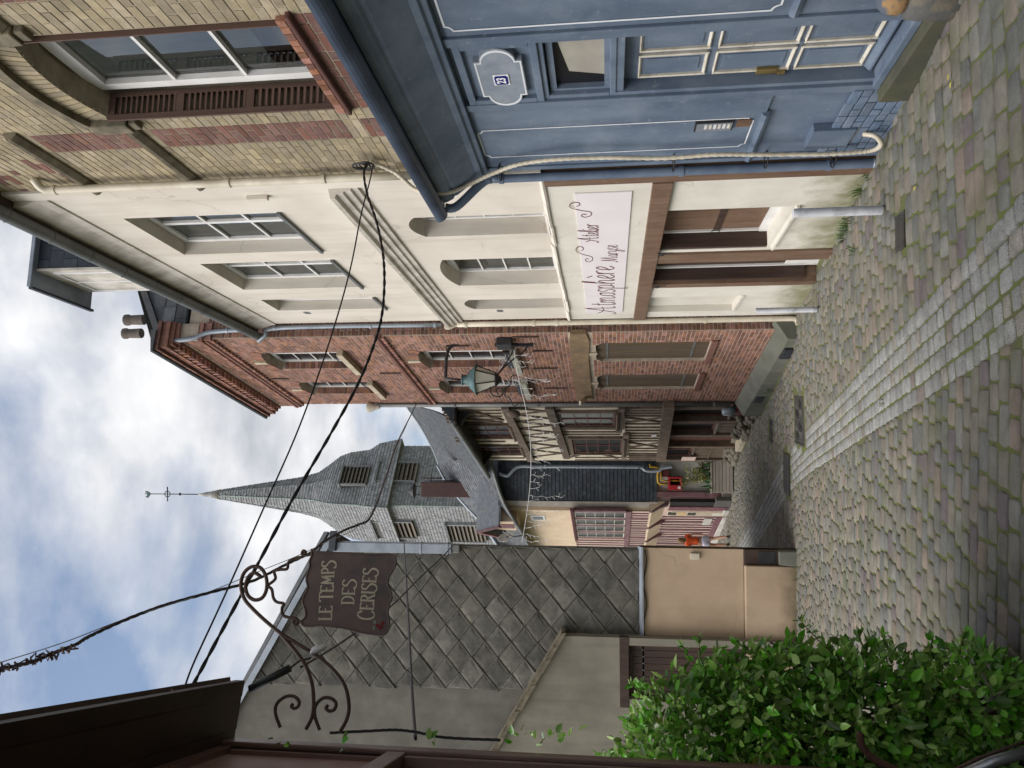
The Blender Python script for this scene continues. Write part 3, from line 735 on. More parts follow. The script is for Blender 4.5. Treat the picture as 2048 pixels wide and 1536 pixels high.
# --- door bay
e_d = -.12
def recess_panel(a, b, z0, z1, e, nm, mat=m_blue, fw=.06):
    p = MB(); p.box(F1, a, b, z0, z0+fw, e-.04, e+.03); p.box(F1, a, b, z1-fw, z1, e-.04, e+.03); p.box(F1, a, a+fw, z0+fw, z1-fw, e-.04, e+.031); p.box(F1, b-fw, b, z0+fw, z1-fw, e-.04, e+.031); return p.build(nm, mat, shop, bevel=.006)
zpl0, zpl1 = F1.z(1083, 155), F1.z(920, 150)
recess_panel(s_d0, s_d1, zpl0, zpl1, -.02, 'number_panel_frame')
p = MB(); p.box(F1, s_d0, s_d1, zpl0, zc0-.0, -.16, -.03); p.build('number_panel', m_blue, shop)
m_grayblue = M('scuffed grey paint', (.20, .235, .285), (.27, .30, .34), 7, .6, .2, 60, dirt=.4, dirt_col=(.12, .15, .2), dscale=5)
cS, cZ = F1.at(1003, 154)
sh_w = abs(F1.s(1003, 212)-F1.s(1003, 94))/2; sh_h = abs(F1.z(957, 155)-F1.z(1052, 155))/2
def shield(k):   # cartouche with round ends on the left and right, square shoulders
    hw, hh, r = sh_w*.60*k, sh_h*k, sh_h*.74*k; rx = sh_w*.38*k; pts = []
    pts += [(hw, -hh), (hw, -r)] + [(hw+rx*math.cos(math.radians(a)), r*math.sin(math.radians(a))) for a in range(-84, 85, 12)] + [(hw, r), (hw, hh)]
    pts += [(-hw, hh), (-hw, r)] + [(-hw+rx*math.cos(math.radians(a)), r*math.sin(math.radians(a))) for a in range(96, 265, 12)] + [(-hw, -r), (-hw, -hh)]
    return [(cS+x, cZ+z) for x, z in pts]
p = MB(); p.prism(F1, shield(1.0), -.03, 0.02); shd = p.build('cartouche', m_grayblue, shop)
o1, o2 = shield(.965), shield(.90); p = MB()
for i in range(len(o1)):
    j = (i+1) % len(o1); P = [F1.pt(*o1[i], .023), F1.pt(*o1[j], .023), F1.pt(*o2[j], .023), F1.pt(*o2[i], .023)]
    p.face(P if (P[1]-P[0]).cross(P[2]-P[0]).dot(F1.n) > 0 else P[::-1])
p.build('painted_line', m_line, shd)
m_enam = M('navy enamel', (.012, .018, .14), (.015, .02, .16), 5, .2, 0); m_wh = M('white enamel', (.8, .8, .82), (.75, .75, .78), 5, .3, 0)
p = MB(); p.box(F1, cS-.072, cS+.072, cZ-.062, cZ+.062, .02, .028); plate = p.build('number_plate', m_wh, shd, bevel=.002)
p = MB(); p.prism(F1, [(cS+x, cZ+z) for x, z in ((-.048, -.052), (.048, -.052), (.05, -.044), (.062, -.042), (.062, .042), (.05, .044), (.048, .052), (-.048, .052), (-.05, .044), (-.062, .042), (-.062, -.042), (-.05, -.044))], .028, .0305); p.build('plate_field', m_enam, shd)
def text_mesh(txt, F, s, z, e, size, mat, parent, name='lettering', flip=False, bold=.0, sx=1., shear=0.):
    cu = bpy.data.curves.new('t', 'FONT'); cu.body = txt; cu.size = size; cu.align_x = 'CENTER'; cu.align_y = 'CENTER'; cu.offset = bold; cu.extrude = .0012; cu.shear = shear
    ob = bpy.data.objects.new('t', cu); COL.objects.link(ob); dg = bpy.context.evaluated_depsgraph_get(); me = bpy.data.meshes.new_from_object(ob.evaluated_get(dg))
    bpy.data.objects.remove(ob); k = -1 if flip else 1
    for v in me.vertices: v.co = F.pt(s+k*v.co.x*sx, z+v.co.y, e+v.co.z)
    me.materials.clear(); me.materials.append(mat); o = bpy.data.objects.new(name, me); COL.objects.link(o); adopt(o, parent); return o
text_mesh('23', F1, cS, cZ-.002, .0315, .098, m_wh, shd, flip=True, bold=.0025, sx=.86)
# transom window
zt0, zt1 = F1.z(1220, 130), F1.z(1085, 150)
tw = window(F1, shop, (s_d0+.06, s_d1-.03, F1.z(1222, 130), F1.z(1095, 140)), -.05, 1, 1, m_blue, m_glassd, .05, .02, name='transom', thick=.06)
m_blind = M('pale paper blind', (.30, .28, .24), (.36, .34, .29), 4, .8, .1, 30)
q = MB(); a_, b_ = F1.s(1165, 85), F1.s(1165, 165); z_a, z_b = F1.z(1210, 130), F1.z(1112, 130)
q.prism(F1, [(a_, z_a), (b_+.05, z_a), (b_-.02, z_a+.28), (a_, z_b)], -.0945, -.0925); q.build('blind', m_blind, tw)
recess_panel(s_d0, s_d1, zt0-.05, zt1+.02, -.04, 'transom_frame', fw=.05)
# door leaf with six trimmed panels
p = MB(); p.box(F1, s_d0+.04, s_d1-.05, z_dbot, z_dtop, e_d-.05, e_d); door = p.build('door', m_blue, shop)
for a, b in ((s_d0, s_d0+.038), (s_d1-.048, s_d1)):
    p = MB(); p.box(F1, a, b, z_dbot-.1, zt0-.04, -.16, -.01); p.build('jamb', m_blue, shop, bevel=.005)
p = MB(); p.box(F1, s_d0+.038, s_d1-.048, z_dtop, zt0-.04, -.16, -.02); p.build('lintel', m_blue, shop, bevel=.005)
c0, c1, c2 = s_d0+.075, (s_d0+s_d1)/2, s_d1-.085
rows_ = [(F1.z(1275, 110, e_d), F1.z(1420, 110, e_d)), (F1.z(1428, 110, e_d), F1.z(1590, 110, e_d)), (F1.z(1597, 100, e_d), F1.z(1745, 95, e_d))]
for zt_, zb_ in rows_:
    for a, b in ((c0, c1-.02), (c1+.02, c2)):
        p = MB(); z0_, z1_ = zb_+.012, zt_-.012
        p.profile(F1, [(e_d, z0_), (e_d+.016, z0_), (e_d+.022, z0_+.010), (e_d+.008, z0_+.024), (e_d, z0_+.026)], a, b)
        p.profile(F1, [(e_d, z1_), (e_d+.016, z1_), (e_d+.022, z1_-.010), (e_d+.008, z1_-.024), (e_d, z1_-.026)], a, b)
        p.box(F1, a, a+.024, z0_, z1_, e_d, e_d+.0195); p.box(F1, b-.024, b, z0_, z1_, e_d, e_d+.0195); p.build('panel_trim', m_trim, door)
        p = MB(); p.box(F1, a+.07, b-.07, z0_+.06, z1_-.06, e_d, e_d+.008); p.build('panel', m_blue, door, bevel=.006)
m_brass = M('dull brass', (.30, .22, .09), (.2, .15, .06), 8, .45, .1, 60, metal=.6)
zl_ = F1.z(1515, 172, e_d); p = MB(); p.box(F1, s_d1-.125, s_d1-.055, zl_-.10, zl_+.06, e_d, e_d+.03); p.box(F1, s_d1-.10, s_d1-.06, zl_-.16, zl_-.102, e_d, e_d+.045); p.build('lock', m_brass, door, bevel=.004)
p = MB(); p.profile(F1, [(e_d, z_dbot+.02), (e_d+.05, z_dbot+.03), (e_d+.05, z_dbot+.045), (e_d, z_dbot+.085)], s_d0+.05, s_d1-.06); p.build('weather_bar', m_blue, door)
m_step = M('damp dark stone', (.06, .06, .045), (.09, .085, .06), 4, .8, .3, 40, dirt=.4, dirt_col=(.05, .065, .02), dscale=3)
p = MB(); p.box(F1, s_d0-.1, s_d1+.02, z_dbot-.06, z_dbot, -.2, .03); p.build('sill', m_blue, shop, bevel=.008)
p = MB(); p.box(F1, s_d0-.45, s_d1+.10, zb, z_dbot-.062, -.2, .12); p.build('door_step', m_step, shop, bevel=.012)
# bell panel and brown plate
p = MB(); p.box(F1, F1.s(1425, 241), F1.s(1425, 258), F1.z(1466, 248), F1.z(1390, 248), -.004, .022); bell = p.build('bell_panel', m_iron, shop)
p = MB(); p.box(F1, F1.s(1425, 242), F1.s(1425, 257), F1.z(1463, 248), F1.z(1393, 248), .022, .026); p.build('bell_face', m_zinc, bell)
for i in range(6):
    za = F1.z(1410+i*9, 250); p = MB(); p.box(F1, F1.s(1425, 243.5), F1.s(1425, 252), za-.014, za+.008, .026, .029); p.build('name_tag', m_trim if i % 2 else m_white, bell)
p = MB(); p.box(F1, F1.s(1490, 238), F1.s(1490, 251), F1.z(1502, 244), F1.z(1474, 244), -.004, .012); p.build('brown_plate', m_brown, shop, bevel=.002)
# downpipe with shoe
eP = .06; sp_ = sE+.035
zsh = F1.z(1768, 335, eP)
pts = [F1.pt(sE+.0, zc0+.44, .36), F1.pt(sE+.03, zc0+.33, .34), F1.pt(sp_, zc0+.10, .12), F1.pt(sp_, zc0-.02, eP), F1.pt(sp_, zc0-.3, eP)]
cl = [(F1.pt(sp_, z_, eP), (0, 0, 1)) for z_ in (zc0-.12, F1.z(1365, 330, eP), F1.z(1655, 335, eP))]
pipe('downpipe', pts+[F1.pt(sp_, zsh+.6, eP), F1.pt(sp_, zsh+.12, eP)], .046, m_pipeblue, shop, cl)
pipe('pipe_shoe', [F1.pt(sp_, zsh+.14, eP), F1.pt(sp_, zsh+.05, eP+.01), F1.pt(sp_+.02, zsh+.01, eP+.06), F1.pt(sp_+.03, zsh-.02, eP+.22)], .048, m_zinc, shop, (), 4)

# ================================================================ corrugated conduit that snakes down the shop corner
cpx = [(740, 322, .04), (790, 345, .10), (830, 378, .22), (862, 386, .34), (900, 384, .30), (940, 368, .20), (985, 347, .14), (1040, 328, .11), (1120, 318, .12), (1220, 315, .12), (1330, 316, .12), (1430, 309, .12), (1520, 309, .11), (1650, 308, .11), (1730, 303, .10), (1756, 296, .11), (1762, 285, .12), (1750, 272, .09), (1728, 268, .04)]
cp = smooth_path([F1.p3(a, b, e) for a, b, e in cpx], 18)
rs = [.021+.0035*math.sin(i*2.1) for i in range(len(cp))]
q = MB(); q.tube(cp, rs, 8); cond = q.build('conduit', m_pipecream, None, True)
tag(cond, 'cream corrugated conduit snaking down beside the blue downpipe', 'conduit')
for px_, py_ in ((1000, 338), (1347, 318), (1532, 311), (1667, 309)):
    c = F1.p3(px_, py_+8, .07); q = MB(); q.tube([c+F1.d*(.10*math.cos(a))+F1.n*(.075*math.sin(a)) for a in [k*math.pi/8 for k in range(17)]], .006, 6); q.build('cable_tie', m_cable, cond)

# ================================================================ cream house
sF = F1.s(1300, 633)
cream = thing('cream_house', 'cream rendered house with dark timber shop posts, arched windows and a long eaves gutter', 'house', F1.pt(sF-2.5, gz1(sF-2.5)))
S1 = sE+.02
z_ev = F1.z(225, 540, .30)+.03
def hpx(n1, n2, f1, f2):       # opening from photo corners: near top, near bottom, far top, far bottom
    a = F1.at(*n1); b = F1.at(*n2); c = F1.at(*f1); d = F1.at(*f2)
    return (a[0]+b[0])/2, (c[0]+d[0])/2, (b[1]+d[1])/2, (a[1]+c[1])/2
U = [hpx((241, 436), (562, 427), (369, 504), (653, 506)), hpx((402, 526), (671, 522), (484, 575), (731, 578)), hpx((509, 597), (745, 598), (547, 619), (762, 619))]
zu0 = sum(k[2] for k in U)/3; zu1 = sum(k[3] for k in U)/3
A = [hpx((835, 432), (1085, 430), (845, 470), (1095, 470)), hpx((892, 517), (1102, 517), (918, 569), (1120, 569)), hpx((935, 598), (1128, 598), (940, 616), (1132, 617))]
za0 = sum(k[2] for k in A)/3; za1 = sum(k[3] for k in A)/3
print('cream', sE, sF, [round(k[0]-S1, 2) for k in U], [round(k[1]-S1, 2) for k in U], zu0, zu1, za0, za1, z_ev)
z_led = F1.z(1088, 370); z_bm1, z_bm0 = F1.z(1288, 480), F1.z(1322, 480)
zbase = gz1(sF)-.6
s_w0, s_w1 = F1.s(1440, 416), F1.s(1440, 496); z_w0 = F1.z(1560, 450)
s_d0c, s_d1c = F1.s(1500, 516), F1.s(1500, 560); s_n0, s_n1 = F1.s(1390, 592), F1.s(1390, 621)
holes = [rect(k[0], k[1], zu0, zu1) for k in U]+[arch_poly(k[0], k[1], za0, za1, .13) for k in A]
q = MB(); q.wall(F1, rect(S1+.16, sF, z_led, z_ev+.3), holes, 0, .32); q.build('wall', m_cream, cream)
zn0 = F1.z(1474, 605)
q = MB(); q.wall(F1, rect(S1+.12, sF, z_bm1, z_led), [], .025, 0); q.box(F1, S1+.12, sF, z_led-.012, z_led, -.02, .0245); q.build('shop_fascia', m_cream2, cream)
q = MB(); q.wall(F1, rect(S1+.12, sF, zbase, z_bm0), [[(s_w0, z_w0), (s_w1, z_w0), (s_w1, z_bm0-.002), (s_w0, z_bm0-.002)], [(s_d0c, zbase+.02), (s_d1c, zbase+.02), (s_d1c, z_bm0-.002), (s_d0c, z_bm0-.002)], rect(s_n0, s_n1, zn0, z_bm0-.002)], .01, .30); q.build('base_wall', m_cream2, cream)
q = MB(); q.box(F1, s_n0-.02, s_n1+.02, zn0-.05, z_bm0, -.3, -.10); q.build('blind_niche', m_cream2, cream)
q = MB(); q.box(F1, s_n0-.02, s_n1+.01, zn0-.035, zn0+.003, -.1, .03); q.build('niche_sill', m_cream2, cream)
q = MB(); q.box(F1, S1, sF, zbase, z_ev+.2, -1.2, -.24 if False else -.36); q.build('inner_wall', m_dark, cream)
# uneven ledge of peeling lead above the shop
random.seed(4)
for i in range(9):
    a = S1+.14+(sF-S1-.14)*i/9; b = S1+.14+(sF-S1-.14)*(i+1)/9-.01; z_ = z_led+jit(.012)
    q = MB(); q.profile(F1, [(-.02, z_), (.055+jit(.01), z_-.012), (.06, z_+.012), (.012, z_+.05), (-.02, z_+.055)], a, b); q.build('ledge', m_cream, cream)
# corner pilaster and cream pipe
q = MB(); q.box(F1, S1-.03, S1+.16, z_led, z_ev+.2, -.3, .035); q.build('pilaster', m_cream, cream, bevel=.008)
zp_ = F1.z(80, 372, .10); sp2 = F1.s(300, 372, .1)
pipe('downpipe', [F1.pt(sp2-.12, zp_+.08, .02), F1.pt(sp2-.03, zp_+.04, .09), F1.pt(sp2, zp_-.1, .10), F1.pt(sp2, zp_-.6, .10), F1.pt(sp2+.01, zc0+.75, .10)], .042, m_pipecream, cream, [(F1.pt(sp2, F1.z(x_, 372, .1), .1), (0, 0, 1)) for x_ in (95, 465, 660)])
q = MB(); q.box(F1, F1.s(515, 390), F1.s(515, 390)+.06, F1.z(535, 390), F1.z(490, 390), 0, .05); q.build('small_box', m_cream, cream, bevel=.006)
# windows
for k in U:
    fr = window(F1, cream, (k[0]+.005, k[1]-.005, zu0+.01, zu1-.005), -.17, 2, 3, m_white, m_glass, .085, .03)
    q = MB(); q.box(F1, k[0]+.08, k[1]-.08, zu0+.1, zu0+(zu1-zu0)*.95, -.235, -.228); q.build('curtain', m_curtain, fr)
    q = MB(); q.box(F1, k[0]-.03, k[1]+.03, zu0-.035, zu0+.004, -.2, .035); q.build('sill', m_zincd, cream)
for k in A:
    window(F1, cream, (k[0]+.004, k[1]-.004, za0+.01, za1+.0), -.215, 2, 4, m_white, m_glass, .05, .022, rise=.10)
    q = MB(); q.box(F1, k[0]+.05, k[1]-.05, za0+.05, za0+(za1-za0)*.7, -.31, -.302); q.build('curtain', m_curtain, cream)
    q = MB(); q.profile(F1, [(-.22, za0+.006), (.03, za0-.02), (.035, za0-.032), (-.22, za0-.035)], k[0]-.02, k[1]+.02); q.build('sill', m_white, cream)
# string course between the storeys: three fillets
zs_ = F1.z(693, 400, .06); zs_f = F1.z(896, 634, .06); zsc = (zs_+zs_f)/2
q = MB(); q.profile(F1, [(-.02, zsc-.19), (.03, zsc-.18), (.035, zsc-.12), (.06, zsc-.11), (.065, zsc-.04), (.09, zsc-.03), (.095, zsc+.04), (.135, zsc+.055), (.145, zsc+.10), (.02, zsc+.14), (-.02, zsc+.14)], S1+.16, sF+.01); q.build('string_course', m_dirtywhite, cream)
# eaves: plaster cove, soffit, half-round gutter in lengths
q = MB(); q.profile(F1, [(-.02, z_ev-.34), (.02, z_ev-.33), (.035, z_ev-.22), (.08, z_ev-.10), (.10, z_ev-.02), (.10, z_ev+.1), (-.02, z_ev+.1)], S1+.16, sF+.02); q.build('eaves_cove', m_dirtywhite, cream)
q = MB(); q.box(F1, S1-.4, sF+.1, z_ev+.04, z_ev+.09, -.02, .13); q.build('soffit', m_browndark, cream)
L0, L1_ = S1-.6, sF+.16; nseg = 10
for i in range(nseg):
    a, b = L0+(L1_-L0)*i/nseg, L0+(L1_-L0)*(i+1)/nseg
    prof = [(.215-.08*math.cos(math.radians(t)), z_ev+.06-.085*math.sin(math.radians(t))) for t in range(0, 181, 18)]
    prof += [(.215-.07*math.cos(math.radians(t)), z_ev+.061-.075*math.sin(math.radians(t))) for t in range(180, -1, -18)]
    q = MB(); q.profile(F1, prof, a, b-.006); 
    q.profile(F1, [(e_*1.0+(e_-.215)*.09, z_+(z_-z_ev-.06)*.09) for e_, z_ in prof], b-.03, b-.004); q.build('gutter', m_zincd, cream, False)
# roof above, with slated dormer
def roofslab(name, F, s0, s1, e0, z0, e1, z1, mat, parent, t=.06):
    q = MB(); q.profile(F, [(e0, z0), (e1, z1), (e1, z1+t), (e0, z0+t)], s0, s1); return q.build(name, mat, parent)
roofslab('roof', F1, S1-.3, sF+.08, .20, z_ev+.11, -3.2, z_ev+3.0, m_slateroof, cream)
# wall anchors
for px_, py_ in ((139, 449), (346, 555), (462, 621)):
    p = F1.p3(px_, py_); q = MB(); q.lathe((0, 0, 0), [(.045, 0), (.04, .014), (.012, .018), (.012, .03)], 10)
    Mx = Matrix.Translation(p) @ F1.n.to_track_quat('Z', 'Y').to_matrix().to_4x4(); q.v = [tuple(Mx @ Vector(v)) for v in q.v]; q.build('wall_anchor', m_stone, cream, True)
for px_, py_ in ((1000, 634),):
    s_, z_ = F1.at(1000, 622); q = MB(); q.box(F1, s_-.09, s_+.05, z_-.05, z_+.05, 0, .006); q.build('vent', m_zincd, cream)
s_, z_ = F1.at(615, 626); q = MB(); q.box(F1, s_-.09, s_+.05, z_-.05, z_+.05, 0, .006); q.build('vent', m_zincd, cream)
# timber shop frame
def timber(F, a, b, z0, z1, e0, e1, parent, mat, nm='timber', bv=.008):
    q = MB(); q.box(F, a, b, z0, z1, e0, e1); return q.build(nm, mat, parent, bevel=bv)
timber(F1, S1+.01, S1+.30, F1.z(1745, 350), F1.z(1086, 370), -.1, .05, cream, m_brown, 'post')
timber(F1, S1+.02, S1+.135, F1.z(1745, 350), F1.z(1086, 350), .0505, .052, cream, m_browndark, 'post_edge', 0)
timber(F1, S1+.31, sF-.005, z_bm0, z_bm1, -.1, .06, cream, m_brown, 'beam')
sq = F1.s(1500, 499); timber(F1, sq, s_d0c+.01, F1.z(1676, 506), z_bm0-.001, -.3, .045, cream, m_brown, 'post')
timber(F1, s_d1c-.005, s_d1c+.17, F1.z(1630, 560), z_bm0-.001, -.3, .045, cream, m_brown, 'post')
timber(F1, s_w1-.05, sq-.002, z_w0+.0, z_bm0-.002, -.3, .0, cream, m_browndark, 'reveal_board')
timber(F1, s_d1c-.05, s_d1c-.006, F1.z(1620, 545), z_bm0-.002, -.3, -.01, cream, m_browndark, 'reveal_board')
# shuttered shop window: white frame, brown inside shutters with a strap hinge
e_w = -.22
q = MB(); q.box(F1, s_w0, s_w1-.05, z_w0-.02, z_w0+.10, e_w-.05, e_w+.03); q.box(F1, s_w0, s_w0+.03, z_w0+.1, z_bm0, e_w-.05, e_w+.02); q.box(F1, s_w1-.085, s_w1-.05, z_w0+.1, z_bm0, e_w-.05, e_w+.02); wf = q.build('window', m_white, cream)
q = MB(); q.box(F1, s_w0+.03, s_w1-.085, z_w0+.1, z_bm0, e_w-.04, e_w-.01); q.build('inside_shutter', m_brown, wf)
zh_ = F1.z(1435, 450, e_w); q = MB(); q.box(F1, s_w0+.02, s_w1-.07, zh_-.05, zh_+.03, e_w-.009, e_w+.004); q.build('strap_hinge', m_browndark, wf)
for ss in (s_w0+.01, s_w1-.09):
    q = MB(); q.tube([F1.pt(ss+x, zh_+z, e_w+.025) for x, z in ((-.03, -.04), (.05, -.04), (.05, .05), (-.03, .05), (-.03, -.04))], .006, 6); q.build('hinge_pin', m_iron, wf)
q = MB(); q.profile(F1, [(-.26, z_w0-.01), (.06, z_w0-.05), (.06, z_w0-.075), (-.26, z_w0-.09)], s_w0-.03, s_w1-.02); q.build('sill', m_cream2, cream)
# shop door: white lower panel, dark upper glass, notice
q = MB(); z_d0 = F1.z(1640, 545, -.2); q.box(F1, s_d0c+.02, s_d1c-.05, z_d0, z_bm0, e_w-.04, e_w); dr = q.build('door', m_browndark, cream)
q = MB(); q.box(F1, s_d0c+.02, s_d1c-.1, z_d0+.03, z_d0+.62, e_w, e_w+.02); q.build('door_panel', m_white, dr, bevel=.006)
q = MB(); q.box(F1, s_d1c-.10, s_d1c-.06, z_d0, z_bm0-.01, e_w, e_w+.03); q.build('door_frame', m_white, dr)
q = MB(); q.box(F1, s_d0c+.04, s_d0c+.22, F1.z(1383, 528, e_w), F1.z(1360, 528, e_w), e_w+.002, e_w+.012); q.build('notice', m_white, dr)
q = MB(); q.box(F1, s_d0c-.05, s_d1c+.15, zbase, z_d0-.01, -.3, .07); q.build('door_step', m_slate, cream, bevel=.006)
# cream downpipe with hopper at the far corner, zinc pipe above
eP = .07; sx_ = sF+.05; zh = F1.z(885, 640, eP); zb_ = F1.z(1596, 634, eP)
q = MB(); q.lathe(F1.pt(sx_, zh-.22, eP), [(.045, 0), (.05, .06), (.085, .13), (.105, .17), (.11, .25), (.10, .25)], 4, rot=math.pi/4+.15); q.build('hopper', m_pipecream, cream)
pipe('downpipe', [F1.pt(sx_, zh-.2, eP), F1.pt(sx_, zb_+1, eP), F1.pt(sx_, zb_+.1, eP), F1.pt(sx_+.005, zb_+.0, eP+.03), F1.pt(sx_+.01, zb_-.03, eP+.12)], .05, m_pipecream, cream, [(F1.pt(sx_, F1.z(x_, 640, eP), eP), (0, 0, 1)) for x_ in (925, 1065, 1112, 1410)])
pipe('upper_pipe', [F1.pt(sx_+.1, z_ev+.05, .3), F1.pt(sx_+.03, z_ev-.12, .2), F1.pt(sx_, z_ev-.45, eP), F1.pt(sx_, zh+.1, eP)], .042, m_zinc, cream, [(F1.pt(sx_, F1.z(x_, 640, eP), eP), (0, 0, 1)) for x_ in (520, 725, 860)])
q = MB(); q.lathe(F1.pt(sx_+.08, zbase+.5, .02), [(.07, 0), (.075, .12), (.07, .2), (.05, .26), (0.01, .27)], 8); 
# iron scroll corners on the beam
for px_, py_ in ((1318, 506), (1308, 572)):
    s_, z_ = F1.at(px_, py_, .065); q = MB()
    q.tube([F1.pt(s_+x, z_+z, .068) for x, z in ((.0, -.18), (0, .02), (0, 0), (.2, 0.0))], .007, 5)
    q.tube([F1.pt(s_+.06+.05*(1-t/14)*math.cos(t*.6), z_-.06+.05*(1-t/14)*math.sin(t*.6), .068) for t in range(14)], .006, 5); q.build('iron_scroll', m_iron, cream)

# dormer on the cream roof
e_do = -.35; dn, df = F1.s(130, 537, e_do), F1.s(130, 580, e_do); zd1 = F1.z(72, 537, e_do)
q = MB(); q.box(F1, dn, df, z_ev, zd1, -2.4, e_do); dor = q.build('dormer', m_slate, cream)
random.seed(17)
FDn = Frame(F1.pt(dn, 0), -F1.n, -F1.d); zz_ = z_ev+.2; row = 0
while zz_ < zd1-.1:
    s_ = .36-(row % 2)*.15
    while s_ < 2.2:
        q = MB(); q.cur = random.random(); q.box(FDn, max(s_, .36), s_+.29, zz_, zz_+.235, .002, .012+jit(.003)); q.build('slate', m_slate, dor); s_ += .3
    zz_ += .24; row += 1
q = MB(); q.box(F1, dn-.03, df+.03, z_ev, zd1, e_do, e_do+.04); q.build('dormer_front', m_dirtywhite, dor)
window(F1, cream, (dn+.06, df-.06, z_ev+.1, zd1-.22), e_do+.06, 2, 2, m_white, m_glass, .05, .02, name='dormer_window', thick=.03)
q = MB(); q.box(F1, dn-.12, df+.16, zd1, zd1+.07, -2.5, e_do+.32); q.build('dormer_roof', m_zinc, dor, bevel=.01)
q = MB(); q.box(F1, dn-.13, df+.17, zd1-.05, zd1+.02, e_do+.32, e_do+.36); q.build('dormer_fascia', m_slate, dor)
# ================================================================ red brick house
gz2 = lambda s: ground_z(F2.pt(s, 0).y)
s2e = F2.s(1000, 806)
brickh = thing('red_brick_house', 'tall red brick house with closed brown shutters standing on a concrete plinth', 'house', F2.pt(s2e/2, gz2(s2e/2)))
z2t = F2.z(424, 770, .40)-.82                      # underside of the crowning cornice
z2b = gz2(s2e)-.3
def hp2(n1, n2, f1, f2):
    a = F2.at(*n1); b = F2.at(*n2); c = F2.at(*f1); d = F2.at(*f2)
    return (a[0]+b[0])/2, (c[0]+d[0])/2, (b[1]+d[1])/2, (a[1]+c[1])/2
W2 = [hp2((525, 706), (668, 705), (565, 738), (706, 737)), hp2((600, 765), (742, 764), (625, 788), (768, 787))]
W1 = [hp2((840, 701), (1017, 702), (860, 735), (1031, 734)), hp2((882, 762), (1043, 760), (898, 786), (1057, 786))]
SH = [hp2((1205, 685), (1437, 684), (1205, 723), (1402, 721)), hp2((1205, 749), (1407, 749), (1205, 778), (1375, 778))]
def norm(Ws):
    z0 = sum(k[2] for k in Ws)/len(Ws); z1 = sum(k[3] for k in Ws)/len(Ws)
    return [(k[0], k[1], z0, z1) for k in Ws]
W2, W1, SH = norm(W2), norm(W1), norm(SH)
print('brick', s2e, z2t, W2, W1, SH)
hs = [arch_poly(a, b, c, d, .12) for a, b, c, d in W2+W1]; hsh = [[(a, c), (b, c), (b, d), (b-.14, d+.12), (a+.14, d+.12), (a, d)] for a, b, c, d in SH]
q = MB(); q.wall(F2, rect(0, s2e, z2b, z2t+.5), hs+hsh, 0, .24); bw = q.build('wall', m_rmortar, brickh)
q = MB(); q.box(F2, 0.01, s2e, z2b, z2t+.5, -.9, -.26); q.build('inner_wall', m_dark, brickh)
FG = Frame(F2.pt(0, 0), (F2.n.x*-1, F2.n.y*-1), (F2.d.x*-1, F2.d.y*-1))   # gable end facing up the street
q = MB(); q.wall(FG, rect(0, 5., z2b, z2t+.5), [], .001, 0); gw = q.build('gable_wall', m_rmortar, brickh)
random.seed(21)
z_lin0, z_lin1 = F2.z(1182, 730), F2.z(1143, 730)
band = [(0.0, s2e)]
zsA, zsB = F2.z(505, 740), F2.z(808, 736)       # string courses
s_l0, s_l1 = F2.s(1160, 664), F2.s(1160, 798)
holes_b = [arch_poly(a-.004, b+.004, c-.0, d, .31) for a, b, c, d in W2+W1]+[[(a, c), (b, c), (b, d), (b-.14, d+.14), (a+.14, d+.14), (a, d)] for a, b, c, d in SH]
holes_b += [rect(s_l0, s_l1, z_lin0, z_lin1)]
bricks(F2, bw, 0.0, s2e, z2b+.3, z2t+.1, holes_b, [m_rbrick], lambda s, z: 0, .074, .225, .014, .004, 0, 300, .0015)
bricks(FG, gw, 0.01, 1.0, z2b+.3, z2t+.1, [], [m_rbrick], lambda s, z: 0, .074, .225, .014, .004, .001, 150, .0015, 'gable_bricks')
for a, b, c, d in W2+W1:
    voussoirs(F2, bw, m_rbrick, a-.01, b+.01, d, .12, .2, 0, 16, (7, 8))
    m_ = (a+b)/2; q = MB(); q.prism(F2, [(m_-.05, d+.115), (m_+.05, d+.115), (m_+.07, d+.37), (m_-.07, d+.37)], -.02, .045); q.build('keystone', m_stone, brickh, bevel=.006)
    window(F2, brickh, (a+.005, b-.005, c+.01, d), -.17, 2, 4, m_white, m_glassd, .055, .02, rise=.07)
    # brick reveal courses on the far jamb are part of the wall; stone or painted sill
for (a, b, c, d), mt in zip(W2+W1, (m_stone, m_stone, m_concrete, m_concrete)):
    q = MB(); q.box(F2, a-.12, b+.12, c-.13, c-.002, -.2, .14 if mt is m_concrete else .12); q.build('sill', M('pale grey sill paint', (.33, .33, .28), (.28, .28, .23), 4, .8, .2, 40) if mt is m_concrete else mt, brickh, bevel=.008)
    # reveal bricks: jambs laid as single courses
    nrow = int((d-c)/.074)
    for i in range(nrow):
        z_ = c+i*.074
        r0, r1 = (-.105, -.004) if i % 2 else (-.158, -.06)
        P = [F2.pt(b, z_+.006, -.15), F2.pt(b-.012, z_+.006, -.15), F2.pt(b-.012, z_+.006, -.004), F2.pt(b, z_+.006, -.004)]
        q = MB(); q.cur = random.random(); q.hexa(P+[p+Vector((0, 0, .062)) for p in P]); q.build('jamb_brick', m_rbrick, brickh)
# low iron window guard in the upper window, boxes with fairy lights below
for a, b, c, d in W2:
    q = MB()
    for z_ in (c+.06, c+.22): q.tube([F2.pt(a, z_, -.03), F2.pt(b, z_, -.03)], .010, 5)
    for i in range(9): q.tube([F2.pt(a+(b-a)*i/8, c+.02, -.03), F2.pt(a+(b-a)*i/8, c+.24, -.03)], .006, 4)
    q.build('window_guard', m_iron, brickh, kind='stuff')
for a, b, c, d in W1:
    q = MB(); q.box(F2, a+.02, b-.02, c+.005, c+.16, -.12, .05); q.build('flower_box', m_iron, brickh, bevel=.008)
